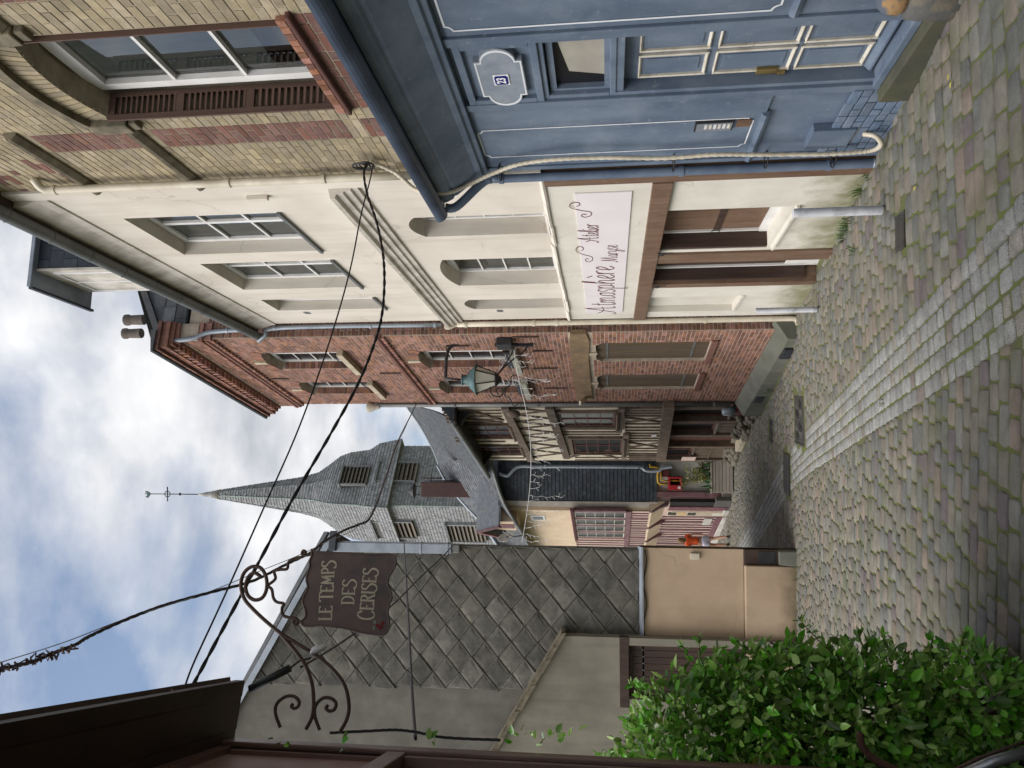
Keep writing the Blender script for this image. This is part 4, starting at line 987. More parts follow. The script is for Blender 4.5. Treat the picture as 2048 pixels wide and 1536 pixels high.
# iron wall ties
for px_, py_, l_ in ((915, 690, .45), (1050, 672, .5), (1090, 735, .5), (1110, 775, .5), (1085, 700, .4), (780, 745, .45), (560, 756, .4)):
    s_, z_ = F2.at(px_, py_); q = MB(); q.box(F2, s_-.02, s_+.02, z_-l_/2, z_+l_/2, .012, .035); q.build('wall_tie', m_rust, brickh, bevel=.004)
for px_, py_ in ((392, 687), (491, 750), (569, 798)):
    p = F2.p3(px_, py_, .03); q = MB(); q.tube([p+F2.d*.05*math.cos(t*.6)+Vector((0, 0, .05*math.sin(t*.6))) for t in range(9)], .011, 6); q.build('hook', m_iron, brickh)
# stone lintel band
q = MB(); q.prism(F2, [(s_l0, z_lin0+.05), (s_l0+.4, z_lin0), (s_l0+1.4, z_lin0+.04), (s_l1, z_lin0+.02), (s_l1, z_lin1-.03), (s_l1-1, z_lin1), (s_l0+.5, z_lin1-.02), (s_l0, z_lin1-.06)], -.05, .04); q.build('stone_lintel', m_sand, brickh, bevel=.012)
# string courses with a dentil of brick on edge
for z_ in (zsA, zsB):
    q = MB(); q.profile(F2, [(-.02, z_-.05), (.03, z_-.04), (.07, z_), (.075, z_+.05), (-.02, z_+.09)], -.02, s2e+.03); q.build('string_course', m_yred, brickh)
    n_ = int(s2e/.15)
    for i in range(n_):
        q = MB(); q.cur = random.random(); q.box(F2, i*.15+.01, i*.15+.12, z_-.11, z_-.051, -.02, .055); q.build('dentil', m_rbrick, brickh)
# crowning cornice stepping out
steps = [(.04, 0, .148), (.08, .148, .222), (.04, .26, .62), (.10, .62, .694), (.16, .694, .768), (.22, .768, .916), (.28, .916, .99)]
for i, (e_, a, b) in enumerate(steps):
    q = MB(); q.box(F2, -.02-e_*.8, s2e+.02+e_*.5, z2t+a, z2t+b-.002, -.3, e_); cst = q.build('cornice', m_rbrick if i != 2 else m_rmortar, brickh)
    if i != 2: bricks(F2, cst, -.02-e_*.8, s2e+.02+e_*.5, z2t+a+.004, z2t+b-.004, [], [m_rbrick], lambda s, z: 0, .074, .22, .013, .004, e_, 40, .002, 'cornice_bricks')
q = MB(); q.box(F2, -.02, s2e, z2t+.26, z2t+.62, -.2, .041); cw_ = q.build('frieze', m_rmortar, brickh)
bricks(F2, cw_, -.02, s2e, z2t+.27, z2t+.60, [], [m_rbrick], lambda s, z: 0, .074, .225, .014, .004, .042, 60, .0015, 'frieze_bricks')
n_ = int(s2e/.17)
for i in range(n_):
    q = MB(); q.cur = random.random(); q.box(F2, i*.17+.02, i*.17+.11, z2t+.63, z2t+.768, .10, .205); q.build('dentil', m_rbrick, brickh)
q = MB(); q.profile(F2, [(-.1, z2t+.991), (.32, z2t+.991), (.34, z2t+1.03), (-.1, z2t+1.10)], -.28, s2e+.18); q.build('roof_edge', m_slateroof, brickh)
# gable end: slated triangle, lead edge and chimney pots
z_g0 = z2t+.55
tri = [(-.05, z_g0), (4.6, z_g0), (4.6, z_g0+2.75), (.1, z_g0+.45)]
q = MB(); q.prism(FG, tri, -.2, .02); q.build('slated_gable', m_slateroof, brickh)
random.seed(9); rw = .24; z_ = z_g0+.02; row = 0
while z_ < z_g0+2.3:
    smin = .1+max(0, (z_+rw-z_g0-.45))*4.5/2.3; s_ = smin-(row % 2)*.16; 
    while s_ < 4.3:
        q = MB(); q.cur = random.random(); a = max(s_, smin); b = s_+.31
        if b-a > .06: q.hexa([FG.pt(a, z_, .021), FG.pt(a, z_, .036), FG.pt(b, z_, .036), FG.pt(b, z_, .021), FG.pt(a, z_+rw, .021), FG.pt(a, z_+rw, .026), FG.pt(b, z_+rw, .026), FG.pt(b, z_+rw, .021)]); q.build('slate', m_slateroof, brickh)
        s_ += .318
    z_ += rw; row += 1
q = MB(); q.prism(FG, [(-.1, z_g0+.36), (4.6, z_g0+2.76), (4.6, z_g0+2.88), (-.1, z_g0+.50)], -.22, .06); q.build('verge', m_slateroof, brickh)
roof_b = MB(); roof_b.mesh([F2.pt(-.02, z2t+1.1, .3), F2.pt(s2e+.1, z2t+1.1, .3), F2.pt(s2e+.1, z2t+3.3, -4.6), F2.pt(-.02, z2t+3.3, -4.6)], [(0, 1, 2, 3)]); roof_b.build('roof', m_slateroof, brickh)
for px_, py_, h_ in ((262, 640, .5), (258, 667, .55)):
    p = F2.p3(px_, py_, -.8); q = MB(); q.lathe(p-Vector((0, 0, .3)), [(.11, 0), (.10, .3), (.12, .34), (.12, .42), (.1, .43)], 10); q.build('chimney_pot', M('terracotta grey pot', (.16, .13, .11), (.1, .085, .075), 6, .9, .3, 40), brickh, 'auto')
pipe('downpipe', [FG.pt(-.06, z_g0+.25, .08), FG.pt(-.02, z_g0-.2, .08), FG.pt(.10, z_g0-.55, .09), FG.pt(.14, z_g0-1.2, .09), FG.pt(.16, z_ev+.2, .09)], .045, m_zinc, brickh, [(FG.pt(.13, z_g0-.9, .09), (0, 0, 1))])
# closed plank shutters of the ground floor
m_plank = M('olive brown shutter boards', (.105, .075, .048), (.075, .053, .034), 6, .75, .3, 40, stretch=(4, 4, .3), var=.12)
for a, b, c, d in SH:
    for k in range(2):
        x0 = a+(b-a)/2*k+.004; x1 = a+(b-a)/2*(k+1)-.004; nb = 3; lf = MB(); lf.box(F2, x0+.002, x1-.002, c+.002, d-.01, -.10, -.085); leaf = lf.build('shutter', m_plank, brickh)
        for j in range(nb):
            y0 = x0+(x1-x0)*j/nb; y1 = x0+(x1-x0)*(j+1)/nb-.004
            top = [d+.12*min(1, max(0, (y-a if k == 0 else b-y)/.14)) for y in (y0, y1)]
            q = MB(); q.cur = random.random(); q.prism(F2, [(y0, c+.01), (y1, c+.01), (y1, top[1]), (y0, top[0])], -.085, -.06); q.build('plank', m_plank, leaf)
        for z_ in (c+.28, d-.10):
            q = MB(); q.box(F2, x0+.01, x1-.01, z_-.02, z_+.02, -.06, -.05); q.build('strap_hinge', m_zincd, leaf)
    q = MB(); q.prism(F2, [((a+b)/2-.05, d+.10), ((a+b)/2+.05, d+.10), ((a+b)/2+.06, d+.34), ((a+b)/2-.06, d+.34)], -.02, .03); q.build('keystone', m_stone, brickh, bevel=.005)
    q = MB(); q.box(F2, a-.1, b+.1, c-.11, c-.001, -.2, .045); q.build('sill', m_yred, brickh, bevel=.006)
# grey pipe at the far corner
pz0 = F2.z(1462, 804, .06)
pipe('downpipe', [F2.pt(s2e-.06, F2.z(745, 803, .06), .06), F2.pt(s2e-.06, 0, .06), F2.pt(s2e-.06, pz0, .06)], .05, m_zincd, brickh, [(F2.pt(s2e-.06, F2.z(x_, 803, .06), .06), (0, 0, 1)) for x_ in (905, 1075, 1282, 1430)], 0)
q = MB(); q.lathe(F2.pt(s2e-.06, F2.z(748, 800, .06), .10), [(.05, 0), (.07, .1), (.13, .22), (.13, .3), (.12, .3)], 10); q.build('bell_cap', m_pipecream, brickh, 'auto')
# concrete plinth with sloped top and two cellar vents
zpt0, zpt1 = F2.z(1564, 648, .12), F2.z(1473, 800, .12); zpt = (zpt0+zpt1)/2
e_pl = .27
q = MB(); q.hexa([F2.pt(-.22, z2b-.4, -.1), F2.pt(-.22, z2b-.4, e_pl), F2.pt(s2e+.1, z2b-.4, e_pl+.06), F2.pt(s2e+.1, z2b-.4, -.1), F2.pt(-.22, zpt0+.05, -.1), F2.pt(-.22, zpt0-.16, e_pl), F2.pt(s2e+.1, zpt0-.22, e_pl+.06), F2.pt(s2e+.1, zpt0, -.1)]); q.build('plinth', m_concrete, brickh, bevel=.015)
for px_, py_, w_, h_ in ((1575, 707, .50, .20), (1517, 798, .46, .18)):
    s_, z_ = F2.at(px_, py_, e_pl+.03); q = MB(); q.box(F2, s_-w_/2, s_+w_/2, z_-h_/2, z_+h_/2, e_pl-.04, e_pl+.055); v = q.build('cellar_vent', m_iron, brickh, bevel=.008)
    for i in range(4):
        q = MB(); q.box(F2, s_-w_/2+.03, s_+w_/2-.03, z_-h_/2+.025+i*.045, z_-h_/2+.045+i*.045, e_pl+.0555, e_pl+.066); q.build('slat', m_slate, v)
# ---------------------------------------------------------------- street lantern on its iron bracket
FLs = F2.s(980, 688)
FL = Frame(F2.pt(FLs, 0), (F2.n.x, F2.n.y), (F2.d.x*-1, F2.d.y*-1))       # plane of the bracket: s runs out over the street
lan = thing('street_lantern', 'verdigris topped glass lantern hanging from a black iron wall bracket', 'street lamp', F2.pt(FLs, F2.z(1015, 690)))
def lp(pts, k=5): return smooth_path([FL.pt(*FL.at(a, b)) for a, b in pts], k)
zb1 = FL.z(1032, 690)
q = MB(); q.box(FL, -.02, .05, FL.z(1035, 690), FL.z(990, 690), -.05, .05); q.build('wall_plate', m_iron, lan, bevel=.005)
q = MB(); q.tube(lp([(1030, 684), (940, 685), (920, 686), (905, 691), (897, 700), (893, 715), (892, 735), (891, 757)]), .032, 8); q.build('arm', m_iron, lan, True)
q = MB(); q.tube(lp([(960, 676), (960, 686)]), .03, 6); q.build('brace', m_iron, lan, True)
q = MB(); q.tube(lp([(896, 672), (894, 680), (893, 700)]), .010, 5); q.tube(lp([(895, 742), (888, 744), (885, 738), (890, 734), (893, 740)]), .008, 5); q.build('scroll', m_iron, lan, True, kind='stuff')
lc = FL.pt(*FL.at(950, 759)); zl0, zl1, zl2, zl3 = FL.z(991, 759), FL.z(953, 759), FL.z(935, 759), FL.z(924, 759); u_ = FL.z(960, 759)-FL.z(961, 759)
q = MB(); q.tube([FL.pt(*FL.at(891, 757)), FL.pt(*FL.at(905, 758)), Vector((lc.x, lc.y, zl3+.02))], [.035, .02, .02], 8); q.build('hanger', m_iron, lan, True)
m_verdi = M('verdigris copper', (.09, .15, .15), (.045, .075, .085), 9, .5, .2, 50, metal=.3)
C0 = Vector((lc.x, lc.y, 0))
R_w, R_n = 28*u_, 13*u_
q = MB(); q.lathe(C0+Vector((0, 0, zl1)), [(R_w*1.1, -.015), (R_w*1.12, .0), (R_w*1.0, .02), (R_w*.86, .06), (R_w*.62, (zl2-zl1)*.75), (R_w*.36, (zl2-zl1)*.98), (R_w*.34, (zl2-zl1)*1.02), (R_w*.34, (zl3-zl1)*.93), (R_w*.42, (zl3-zl1)*.95), (R_w*.40, (zl3-zl1)), (.02, (zl3-zl1)*1.03)], 20); q.build('hood', m_verdi, lan, 'auto')
m_milk = M('frosted lantern glass', (.50, .49, .43), (.42, .41, .35), 3, .35, 0, spec=.5)
for i in range(6):
    a0, a1 = math.pi/3*i+.2, math.pi/3*(i+1)+.2
    def rp(r, a, z): return Vector((lc.x+r*math.cos(a), lc.y+r*math.sin(a), z))
    q = MB(); q.face([rp(R_n, a0, zl0), rp(R_n, a1, zl0), rp(R_w*.97, a1, zl1-.012), rp(R_w*.97, a0, zl1-.012)]); q.build('pane', m_milk, lan)
    q = MB(); q.bar(rp(R_n*1.02, a0, zl0), rp(R_w*1.0, a0, zl1-.01), .02, .02); q.build('glazing_bar', m_iron, lan)
q = MB(); q.lathe(C0+Vector((0, 0, zl0-.05)), [(.03, -.06), (R_n*.5, -.03), (R_n*1.08, .03), (R_n*1.1, .05)], 12); q.build('base_ring', m_iron, lan, 'auto')
# wrought scroll bracket below the lantern, carrying fairy lights
scr = thing('scroll_bracket', 'large wrought iron scroll bracket fixed to the red brick wall under the lantern', 'bracket', F2.pt(FLs, F2.z(1040, 684)))
q = MB(); q.tube(lp([(1018, 672), (1030, 677), (1020, 690), (1006, 682), (1010, 672), (1018, 678)]), .012, 6); q.tube(lp([(1045, 668), (1060, 678), (1052, 692), (1040, 684), (1045, 674), (1050, 680)]), .012, 6)
q.tube(lp([(1060, 680), (1050, 700), (1030, 716), (1010, 733), (992, 754), (980, 775), (985, 790), (1000, 793), (1006, 783), (998, 776), (992, 782), (997, 788)]), .014, 6)
q.tube(lp([(1030, 688), (1024, 706), (1012, 726), (996, 748)]), .012, 6); q.build('scroll', m_iron, scr, True, kind='stuff')
q = MB(); q.tube(lp([(1006, 783), (1012, 775), (1022, 768), (1022, 755), (1030, 750), (1036, 757)]), .010, 6); q.tube(lp([(1012, 775), (1010, 792), (1020, 796), (1024, 808), (1030, 812), (1040, 806), (1042, 812)]), .010, 6); q.build('finial', m_iron, scr, True, kind='stuff')
q = MB(); q.box(FL, -.0, .06, FL.z(1066, 684), FL.z(1030, 684), -.03, .03); q.build('wall_plate', m_iron, scr, bevel=.004)
q = MB(); q.box(F2, F2.s(1012, 680)-.18, F2.s(1012, 680)+.1, F2.z(1025, 680), F2.z(995, 680), .013, .16); jb = q.build('junction_box', m_iron, None, bevel=.01); tag(jb, 'black junction box on the brick wall behind the lantern bracket', 'junction box')
# floodlight low on the far corner
fl_ = thing('wall_floodlight', 'small pale floodlight angled out from the corner of the red brick house', 'floodlight', F2.p3(1175, 797, .05))
a, b = F2.p3(1172, 797, .05), F2.p3(1160, 806, .28)
q = MB(); q.bar(a, b, .10, .05); q.build('lamp_head', m_pipecream, fl_, bevel=.008)
q = MB(); q.tube([F2.p3(1175, 793, .0), a], .02, 6); q.build('stem', m_zinc, fl_, True)
# ================================================================ half-timbered house
gz3 = lambda s: ground_z(F3.pt(s, 0).y)
s3e = F3.s(1240, 921)
htim = thing('half_timbered_house', 'half-timbered house with cream infill, brown casements and a rubble stone foot', 'house', F3.pt(s3e/2, gz3(s3e/2)))
z_jet = F3.z(1331, 868, .12); z_gf = gz3(s3e)-.5
z_b1 = F3.z(1112, 868); z_b2 = F3.z(1035, 868); z_ea = F3.z(905, 830, .25)
print('half', s3e, z_jet, z_b1, z_b2, z_ea)
q = MB(); q.box(F3, -.05, s3e, z_jet, z_ea+.15, -3.5, .0); q.build('wall', m_plaster, htim)
q = MB(); q.box(F3, .0, s3e-.02, z_gf, z_jet, -3.4, -.30); q.build('ground_floor_wall', m_browndark, htim)
def beam(px1, px2, w, e=.035, F=F3, mat=m_beam, parent=htim, nm='timber', d=.06):
    a, b = F.at(*px1, e), F.at(*px2, e); t = Vector((b[0]-a[0], b[1]-a[1])).normalized(); n = Vector((-t.y, t.x))*w/2; j1, j2 = jit(w*.08), jit(w*.08)
    q = MB(); q.cur = random.random(); q.prism(F, [(a[0]-n.x, a[1]-n.y+j1), (b[0]-n.x, b[1]-n.y+j2), (b[0]+n.x, b[1]+n.y), (a[0]+n.x, a[1]+n.y)], e-d, e)
    return q.build(nm, mat, parent, bevel=.006)
random.seed(33)
# main horizontals: jetty bressumer, sill rail, head rails (they sag)
beam((1338, 815), (1322, 924), .26, .16, nm='bressumer', d=.3); 
beam((1098, 818), (1134, 918), .20, .11, nm='rail', d=.2); beam((1010, 818), (1062, 924), .20, .11, nm='rail', d=.2)
beam((1243, 818), (1238, 866), .15, .09, nm='rail'); beam((1252, 870), (1248, 918), .15, .09, nm='rail')
# two first floor windows and two top windows, dark casements set back
hw = [((1118, 822), (1232, 822), (1118, 850), (1232, 850)), ((1146, 874), (1246, 874), (1146, 904), (1246, 904))]
tw_ = [((918, 848), (1018, 848), (930, 872), (1028, 872)), ((942, 890), (1040, 890), (950, 905), (1047, 905))]
m_case = M('red brown casement', (.085, .035, .026), (.12, .052, .04), 5, .6, .15, 40)
for n1, n2, f1, f2 in hw+tw_:
    a, b, c, d = F3.at(*n1), F3.at(*n2), F3.at(*f1), F3.at(*f2); s0_, s1_, z0_, z1_ = (a[0]+b[0])/2, (c[0]+d[0])/2, (b[1]+d[1])/2, (a[1]+c[1])/2
    q = MB(); q.box(F3, s0_, s1_, z0_, z1_, -.02, .006); q.build('window_recess', m_browndark, htim)
    wr = window(F3, htim, (s0_+.02, s1_-.02, z0_+.02, z1_-.02), .03, 2, 4, m_case, m_glassd, .05, .022, thick=.03)
    for x0, x1 in ((s0_-.09, s0_), (s1_, s1_+.09)):
        q = MB(); q.cur = random.random(); q.box(F3, x0, x1, z0_-.1, z1_+.1, -.02, .075); q.build('timber', m_beam, htim, bevel=.006)
    q = MB(); q.cur = random.random(); q.box(F3, s0_-.1, s1_+.1, z1_, z1_+.10, -.02, .078); q.build('timber', m_beam, htim, bevel=.006)
    q = MB(); q.profile(F3, [(0, z0_-.12), (.10, z0_-.10), (.14, z0_-.03), (.13, z0_), (0, z0_)], s0_-.12, s1_+.12); q.build('sill', m_beam, htim, bevel=.005)
# close studding
def studs(F, px_top, px_bot, pys, w, parent, mat, e=.03, dx=0):
    for y in pys: beam((px_top+(y-868)*dx, y), (px_bot+(y-868)*dx*.3, y), w*random.uniform(.8, 1.2), e, F, mat, parent, 'stud', .05)
studs(F3, 1250, 1326, (818, 823, 828, 833, 849, 856, 862, 868), .068, htim, m_beam)
studs(F3, 1258, 1322, (873, 878, 883, 898, 903, 908, 913, 918), .068, htim, m_beam)
beam((1252, 836), (1326, 846), .08, .034); beam((1252, 846), (1326, 836), .08, .032)
beam((1258, 886), (1322, 896), .08, .034); beam((1258, 896), (1322, 886), .08, .032)
studs(F3, 1120, 1240, (853, 859, 865, 870), .068, htim, m_beam); studs(F3, 1150, 1330, (910, 916, 921), .068, htim, m_beam)
beam((1115, 815), (1330, 811), .12, .05); beam((1130, 918), (1180, 905), .09, .033); beam((1190, 905), (1235, 918), .09, .033)
for i, y in enumerate((820, 827, 834, 841, 848, 855, 862, 869, 876, 883, 890, 897, 904, 911)):
    beam((1020+(y-820)*.47, y+(4 if i % 2 else -4)), (1092+(y-820)*.38, y-(4 if i % 2 else -4)), .07, .03)
studs(F3, 905, 1008, (822, 828, 834, 840, 846, 878, 884), .068, htim, m_beam, .03, .45); studs(F3, 940, 1045, (911, 917), .068, htim, m_beam, .03, .3)
beam((940, 822), (1005, 842), .10, .035); beam((930, 838), (1000, 846), .09, .033)
q = MB(); q.lathe((0, 0, 0), [(.16, 0), (.18, .05), (.16, .10), (.05, .13)], 10); Mx = Matrix.Translation(F3.p3(1027, 824, .1)) @ F3.n.to_track_quat('Z', 'Y').to_matrix().to_4x4(); q.v = [tuple(Mx @ Vector(v)) for v in q.v]; q.build('carved_boss', m_beam, htim, True)
# ground floor: posts, glazed bays, panelled dado with raised panels
for y, x0 in ((812, 1452), (840, 1470), (868, 1492), (891, 1485), (918, 1472)):
    s_, z_ = F3.at(x0, y, -.08); q = MB(); q.cur = random.random(); q.box(F3, s_-.09, s_+.09, z_, z_jet, -.26, -.02); q.build('post', m_beam, htim, bevel=.01)
sP = [F3.s(1400, y, -.08) for y in (812, 840, 868, 891, 918)]
m_dado = M('brown panelled dado', (.085, .06, .04), (.12, .088, .06), 6, .6, .25, 40, stretch=(2, 2, .4))
for i, door_ in ((0, 0), (1, 0), (2, 1), (3, 0)):
    a, b = sP[i]+.09, sP[i+1]-.09; zg = gz3((a+b)/2)
    if door_:
        q = MB(); q.box(F3, a, b, zg-.1, z_jet, -.29, -.2); dd = q.build('door', m_case, htim)
        q = MB(); q.box(F3, a-.05, b+.05, zg-.3, zg+.16, -.3, .12); q.build('door_step', m_stone, htim, bevel=.01); continue
    zs2 = F3.z(1450-i*14, 855, -.08)
    q = MB(); q.box(F3, a, b, zg+.35, zs2, -.3, -.10); dado = q.build('dado', m_dado, htim)
    q = MB(); q.box(F3, a-.02, b+.02, zs2, zs2+.05, -.3, -.04); q.build('sill', m_beam, htim, bevel=.006)
    n_ = 4
    for k in range(n_):
        x0, x1 = a+(b-a)*k/n_+.02, a+(b-a)*(k+1)/n_-.02
        q = MB(); q.chbox(F3, x0, x1, zs2-.42, zs2-.08, -.1, -.085, .01); q.build('panel', m_dado, dado)
    q = MB(); q.box(F3, a, b, zs2-.50, zs2-.46, -.1, -.06); q.build('rail', m_dado, dado)
    window(F3, htim, (a, b, zs2+.05, z_jet-.02), -.17, 2, 1, m_case, m_glassd, .05, .03, thick=.04)
# rubble foot
random.seed(6)
m_rub = M('rubble stone', (.20, .175, .14), (.12, .105, .085), 5, .9, .5, 40, var=.25, dirt=.3, dirt_col=(.1, .11, .05), dscale=3)
foot = MB(); foot.box(F3, 0, s3e, z_gf, gz3(0)+.12, -.32, -.12); ft = foot.build('stone_foot', m_rub, htim)
for seg in ((0, 2), (3, 4)):
    a, b = sP[seg[0]], sP[seg[1]]
    for k in range(44):
        s_ = random.uniform(a, b); zg = gz3(s_); z_ = zg+random.uniform(-.08, .38); r = random.uniform(.07, .12); e_ = -.10+.24*(1-(z_-zg)/.5)
        me = MB(); me.cur = random.random(); n = 8
        me.lathe((0, 0, 0), [(r*.55, -r*.7), (r*.95, -r*.4), (r, .0), (r*.9, r*.4), (r*.5, r*.7)], n, sx=random.uniform(.8, 1.3), sy=random.uniform(.6, .9), rot=random.random())
        Mx = Matrix.Translation(F3.pt(s_, z_, e_)) @ Matrix.Rotation(jit(.5), 4, 'X') @ Matrix.Rotation(jit(.6), 4, 'Y'); me.v = [tuple(Mx @ Vector(v)) for v in me.v]; me.build('stone', m_rub, ft)
# barrel-like white pot and red box by the first post, paper note
q = MB(); q.lathe(F3.pt(.18, gz3(.2)+.55, .02), [(.10, 0), (.12, .12), (.11, .26), (.07, .30)], 10); q.build('meter_cover', m_zinc, htim, True)
q = MB(); q.box(F3, .1, .4, gz3(.2)+.2, gz3(.2)+.52, -.1, .05); q.build('red_box', M('faded red paint', (.16, .035, .03), (.12, .03, .025), 4, .7), htim, bevel=.01)
q = MB(); q.box(F3, F3.s(1378, 918, .0)-.3, F3.s(1378, 918, .0)+.12, F3.z(1390, 918), F3.z(1363, 918), .0, .02); q.build('menu_board', m_pinkplaster, htim)
s_, z_ = F3.at(1308, 871, .05); q = MB(); q.box(F3, s_-.08, s_+.08, z_-.06, z_+.06, .04, .06); q.build('small_plate', m_white, htim)
# eaves and the sweeping slate roof
EA = [(888, 812), (912, 845), (936, 890), (958, 950)]; RG = [(812, 808), (846, 858), (871, 908), (889, 960)]
ev = [F3.pt(F3.s(a, b, .42), z_ea, .42) for a, b in EA]; ev[0] = F3.pt(-.25, z_ea, .42)
rg = [F3.p3(a, b, -2.6) for a, b in RG]
rows = []
for k in range(9):
    t = k/8; sag = -.32*math.sin(math.pi*t)
    rows.append(smooth_path([Vector(e_).lerp(r_, t)+Vector((0, 0, sag*(1-.2*i))) for i, (e_, r_) in enumerate(zip(ev, rg))], 6))
q = MB(); q.grid(rows); q.grid([[p-Vector((0, 0, .07)) for p in r] for r in rows]); rf = q.build('roof', None or m_slateroof, htim, True)
def roof_slates(rows, parent, mat, course=.16, width=.2, limit=0):
    """rows of slates laid over a swept roof grid, joined as one mass"""
    q = MB(); nr = len(rows); m_ = len(rows[0])
    def P(t, u):
        a = t*(nr-1); i = min(int(a), nr-2); f = a-i; b = u*(m_-1); j = min(int(b), m_-2); g_ = b-j
        return (rows[i][j]*(1-g_)+rows[i][j+1]*g_)*(1-f)+(rows[i+1][j]*(1-g_)+rows[i+1][j+1]*g_)*f
    H = (rows[-1][m_//2]-rows[0][m_//2]).length; W_ = sum((rows[0][i+1]-rows[0][i]).length for i in range(m_-1))
    nc = int(H/course); nw = int(W_/width)
    up = Vector((0, 0, 1))
    for c in range(nc):
        for k in range(nw):
            o = .5 if c % 2 else 0; u0, u1 = (k+o)/nw, (k+o+.94)/nw
            if u1 > 1: continue
            t0, t1 = c/nc, min((c+1.15)/nc, 1); q.cur = random.random(); h0 = .022+random.random()*.008
            a, b, c_, d = P(t0, u0), P(t0, u1), P(t1, u1), P(t1, u0)
            q.mesh([a+up*h0, b+up*h0, c_+up*.006, d+up*.006, a, b], [(0, 1, 2, 3), (4, 5, 1, 0)])
    o = q.build('roof_slates', mat, parent, kind='stuff'); return o
roof_slates(rows, rf, m_slateroof, .15, .19)
q = MB(); q.tube([p+Vector((0, 0, -.05))+F3.n*.06 for p in smooth_path(ev, 6)], .075, 8); q.build('gutter', m_zincd, htim, True)
q = MB(); q.tube([p+Vector((0, 0, .03)) for p in smooth_path(rg, 6)], .05, 6); q.build('ridge_lead', m_zinc, htim, True)
for y in (822, 905): 
    s_ = F3.s(930, y); q = MB(); q.prism(Frame(F3.pt(s_, 0), F3.n, F3.d), [(.0, z_ea-.35), (.38, z_ea-.12), (.38, z_ea-.02), (.0, z_ea-.02)], -.07, .07); q.build('eaves_bracket', m_iron, htim)
q = MB(); q.box(F3, -.2, s3e+.05, z_ea-.06, z_ea-.01, -.05, .40); q.build('soffit', m_iron, htim)
q = MB(); q.mesh([F3.pt(-.25, z_ea, .40), F3.pt(-.25, z_ea+2.6, -2.6), F3.pt(-.25, z_ea-.3, -2.6)], [(0, 1, 2)]); q.build('roof_end', m_slate, htim)

# ================================================================ slate hung house with pink half-timbered front
pink = thing('pink_half_timbered_house', 'pink and maroon half-timbered house with a dark slate hung side wall', 'house', F5.pt(.5, ground_z(25.5)))
x_c = F4.s(1150, 1006); x_0 = F4.s(1150, 926)-.3; x_w = F4.s(1400, 984)
z_sl0 = F4.z(1312, 970); z_sl1 = F4.z(1003, 975)
gz4 = ground_z(25)
q = MB(); q.box(F4, x_0, x_c, z_sl0, z_sl1, -3, 0); sw = q.build('side_wall', m_slate, pink)
random.seed(14); items = []; zz_ = z_sl0-.02; row = 0; hs_, ws_ = .125, .17
units = []
mb = MB(); Fu = Frame((0, 0), (1, 0), (0, -1)); mb.hexa([Vector((-.5, -.5, -.5)), Vector((.5, -.5, -.5)), Vector((.5, .5, -.5)), Vector((-.5, .5, -.5)), Vector((-.5, .3, .5)), Vector((.5, .3, .5)), Vector((.5, .5, .5)), Vector((-.5, .5, .5))]); me_sl = bpy.data.meshes.new('slate'); me_sl.from_pydata(mb.v, [], mb.f); me_sl.materials.append(m_slate)
while zz_ < z_sl1:
    s_ = x_0-(row % 2)*ws_/2
    while s_ < x_c:
        p = F4.pt(s_+ws_/2, zz_+hs_/2, .012+jit(.003)); mw = Matrix.Translation(p) @ Matrix.Rotation(jit(.015), 4, 'Y') @ Matrix.Diagonal((ws_-.006, .022, hs_*1.04, 1)); items.append((screen_size(p, .03), mw)); s_ += ws_
    zz_ += hs_; row += 1
lay(sw, 'slate', items, [me_sl], 300, 'far_slates')
timber(F4, x_c-.06, x_c+.11, z_sl0-.05, z_sl1, -.2, .045, pink, M('pale corner board', (.42, .39, .35), (.35, .32, .28), 4, .9, .2, 40), 'corner_board')
m_lime = M('limewashed wall', (.42, .40, .36), (.33, .31, .28), 2, .95, .3, 40, dirt=.3, dirt_col=(.22, .2, .17), dscale=2)
q = MB(); q.box(F4, x_0, x_w, gz4-.6, z_sl0-.002, -3, -.10); q.build('low_wall', m_lime, pink)
timber(F4, x_w, x_w+.17, gz4+.32, z_sl0, -.3, .02, pink, m_maroon, 'post'); timber(F4, x_w-.02, x_w+.2, gz4-.3, gz4+.32, -.32, .06, pink, m_lime, 'post_base', .03)
# pink front, above
def a5(px, py, e=0): return F5.at(px, py, e)
z5j = F5.z(1298, 1030, .0); z5e = F5.z(1040, 1045); s5e = 7.5
q = MB(); q.box(F5, 0, s5e, z5j, z5e+.3, -4, 0); q.build('wall', m_peach, pink)
zr = F5.z(1256, 1040)
q = MB(); q.box(F5, -.0, s5e, z5j, zr, -.05, .012); q.build('stud_panel', m_pinkplaster, pink)
timber(F5, -.02, s5e, zr-.09, zr+.09, -.05, .05, pink, m_maroon, 'rail')
i = 0; s_ = .15
while s_ < 5.2:
    w_ = .26 if i % 4 == 2 else .10
    timber(F5, s_, s_+w_, z5j+.02, zr-.08, -.03, .035, pink, m_maroon, 'stud', .004); s_ += w_+.17; i += 1
s_w0_, s_w1_ = F5.s(1200, 1020), F5.s(1200, 1073); z_w1 = F5.z(1152, 1045); 
for k in range(4):
    a = s_w0_+(s_w1_-s_w0_)*k/4; b = s_w0_+(s_w1_-s_w0_)*(k+1)/4
    timber(F5, a-.11, a+.11, zr+.08, z_w1, -.05, .06, pink, m_maroon, 'mullion', .005)
    window(F5, pink, (a+.11, b-.11, zr+.1, z_w1), .056, 1, 5, m_dirtywhite, m_glassd, .03, .014, thick=.04)
timber(F5, s_w1_-.11, s_w1_+.11, zr+.08, z_w1, -.05, .06, pink, m_maroon, 'mullion', .005)
q = MB(); q.profile(F5, [(0, z_w1), (.10, z_w1+.02), (.14, z_w1+.10), (0, z_w1+.14)], s_w0_-.2, s_w1_+.25); q.build('window_hood', m_maroon, pink)
timber(F5, s_w1_+.4, s5e, zr+.09, z_w1, -.02, .012, pink, m_pinkplaster, 'stud_panel', 0); s_ = s_w1_+.45
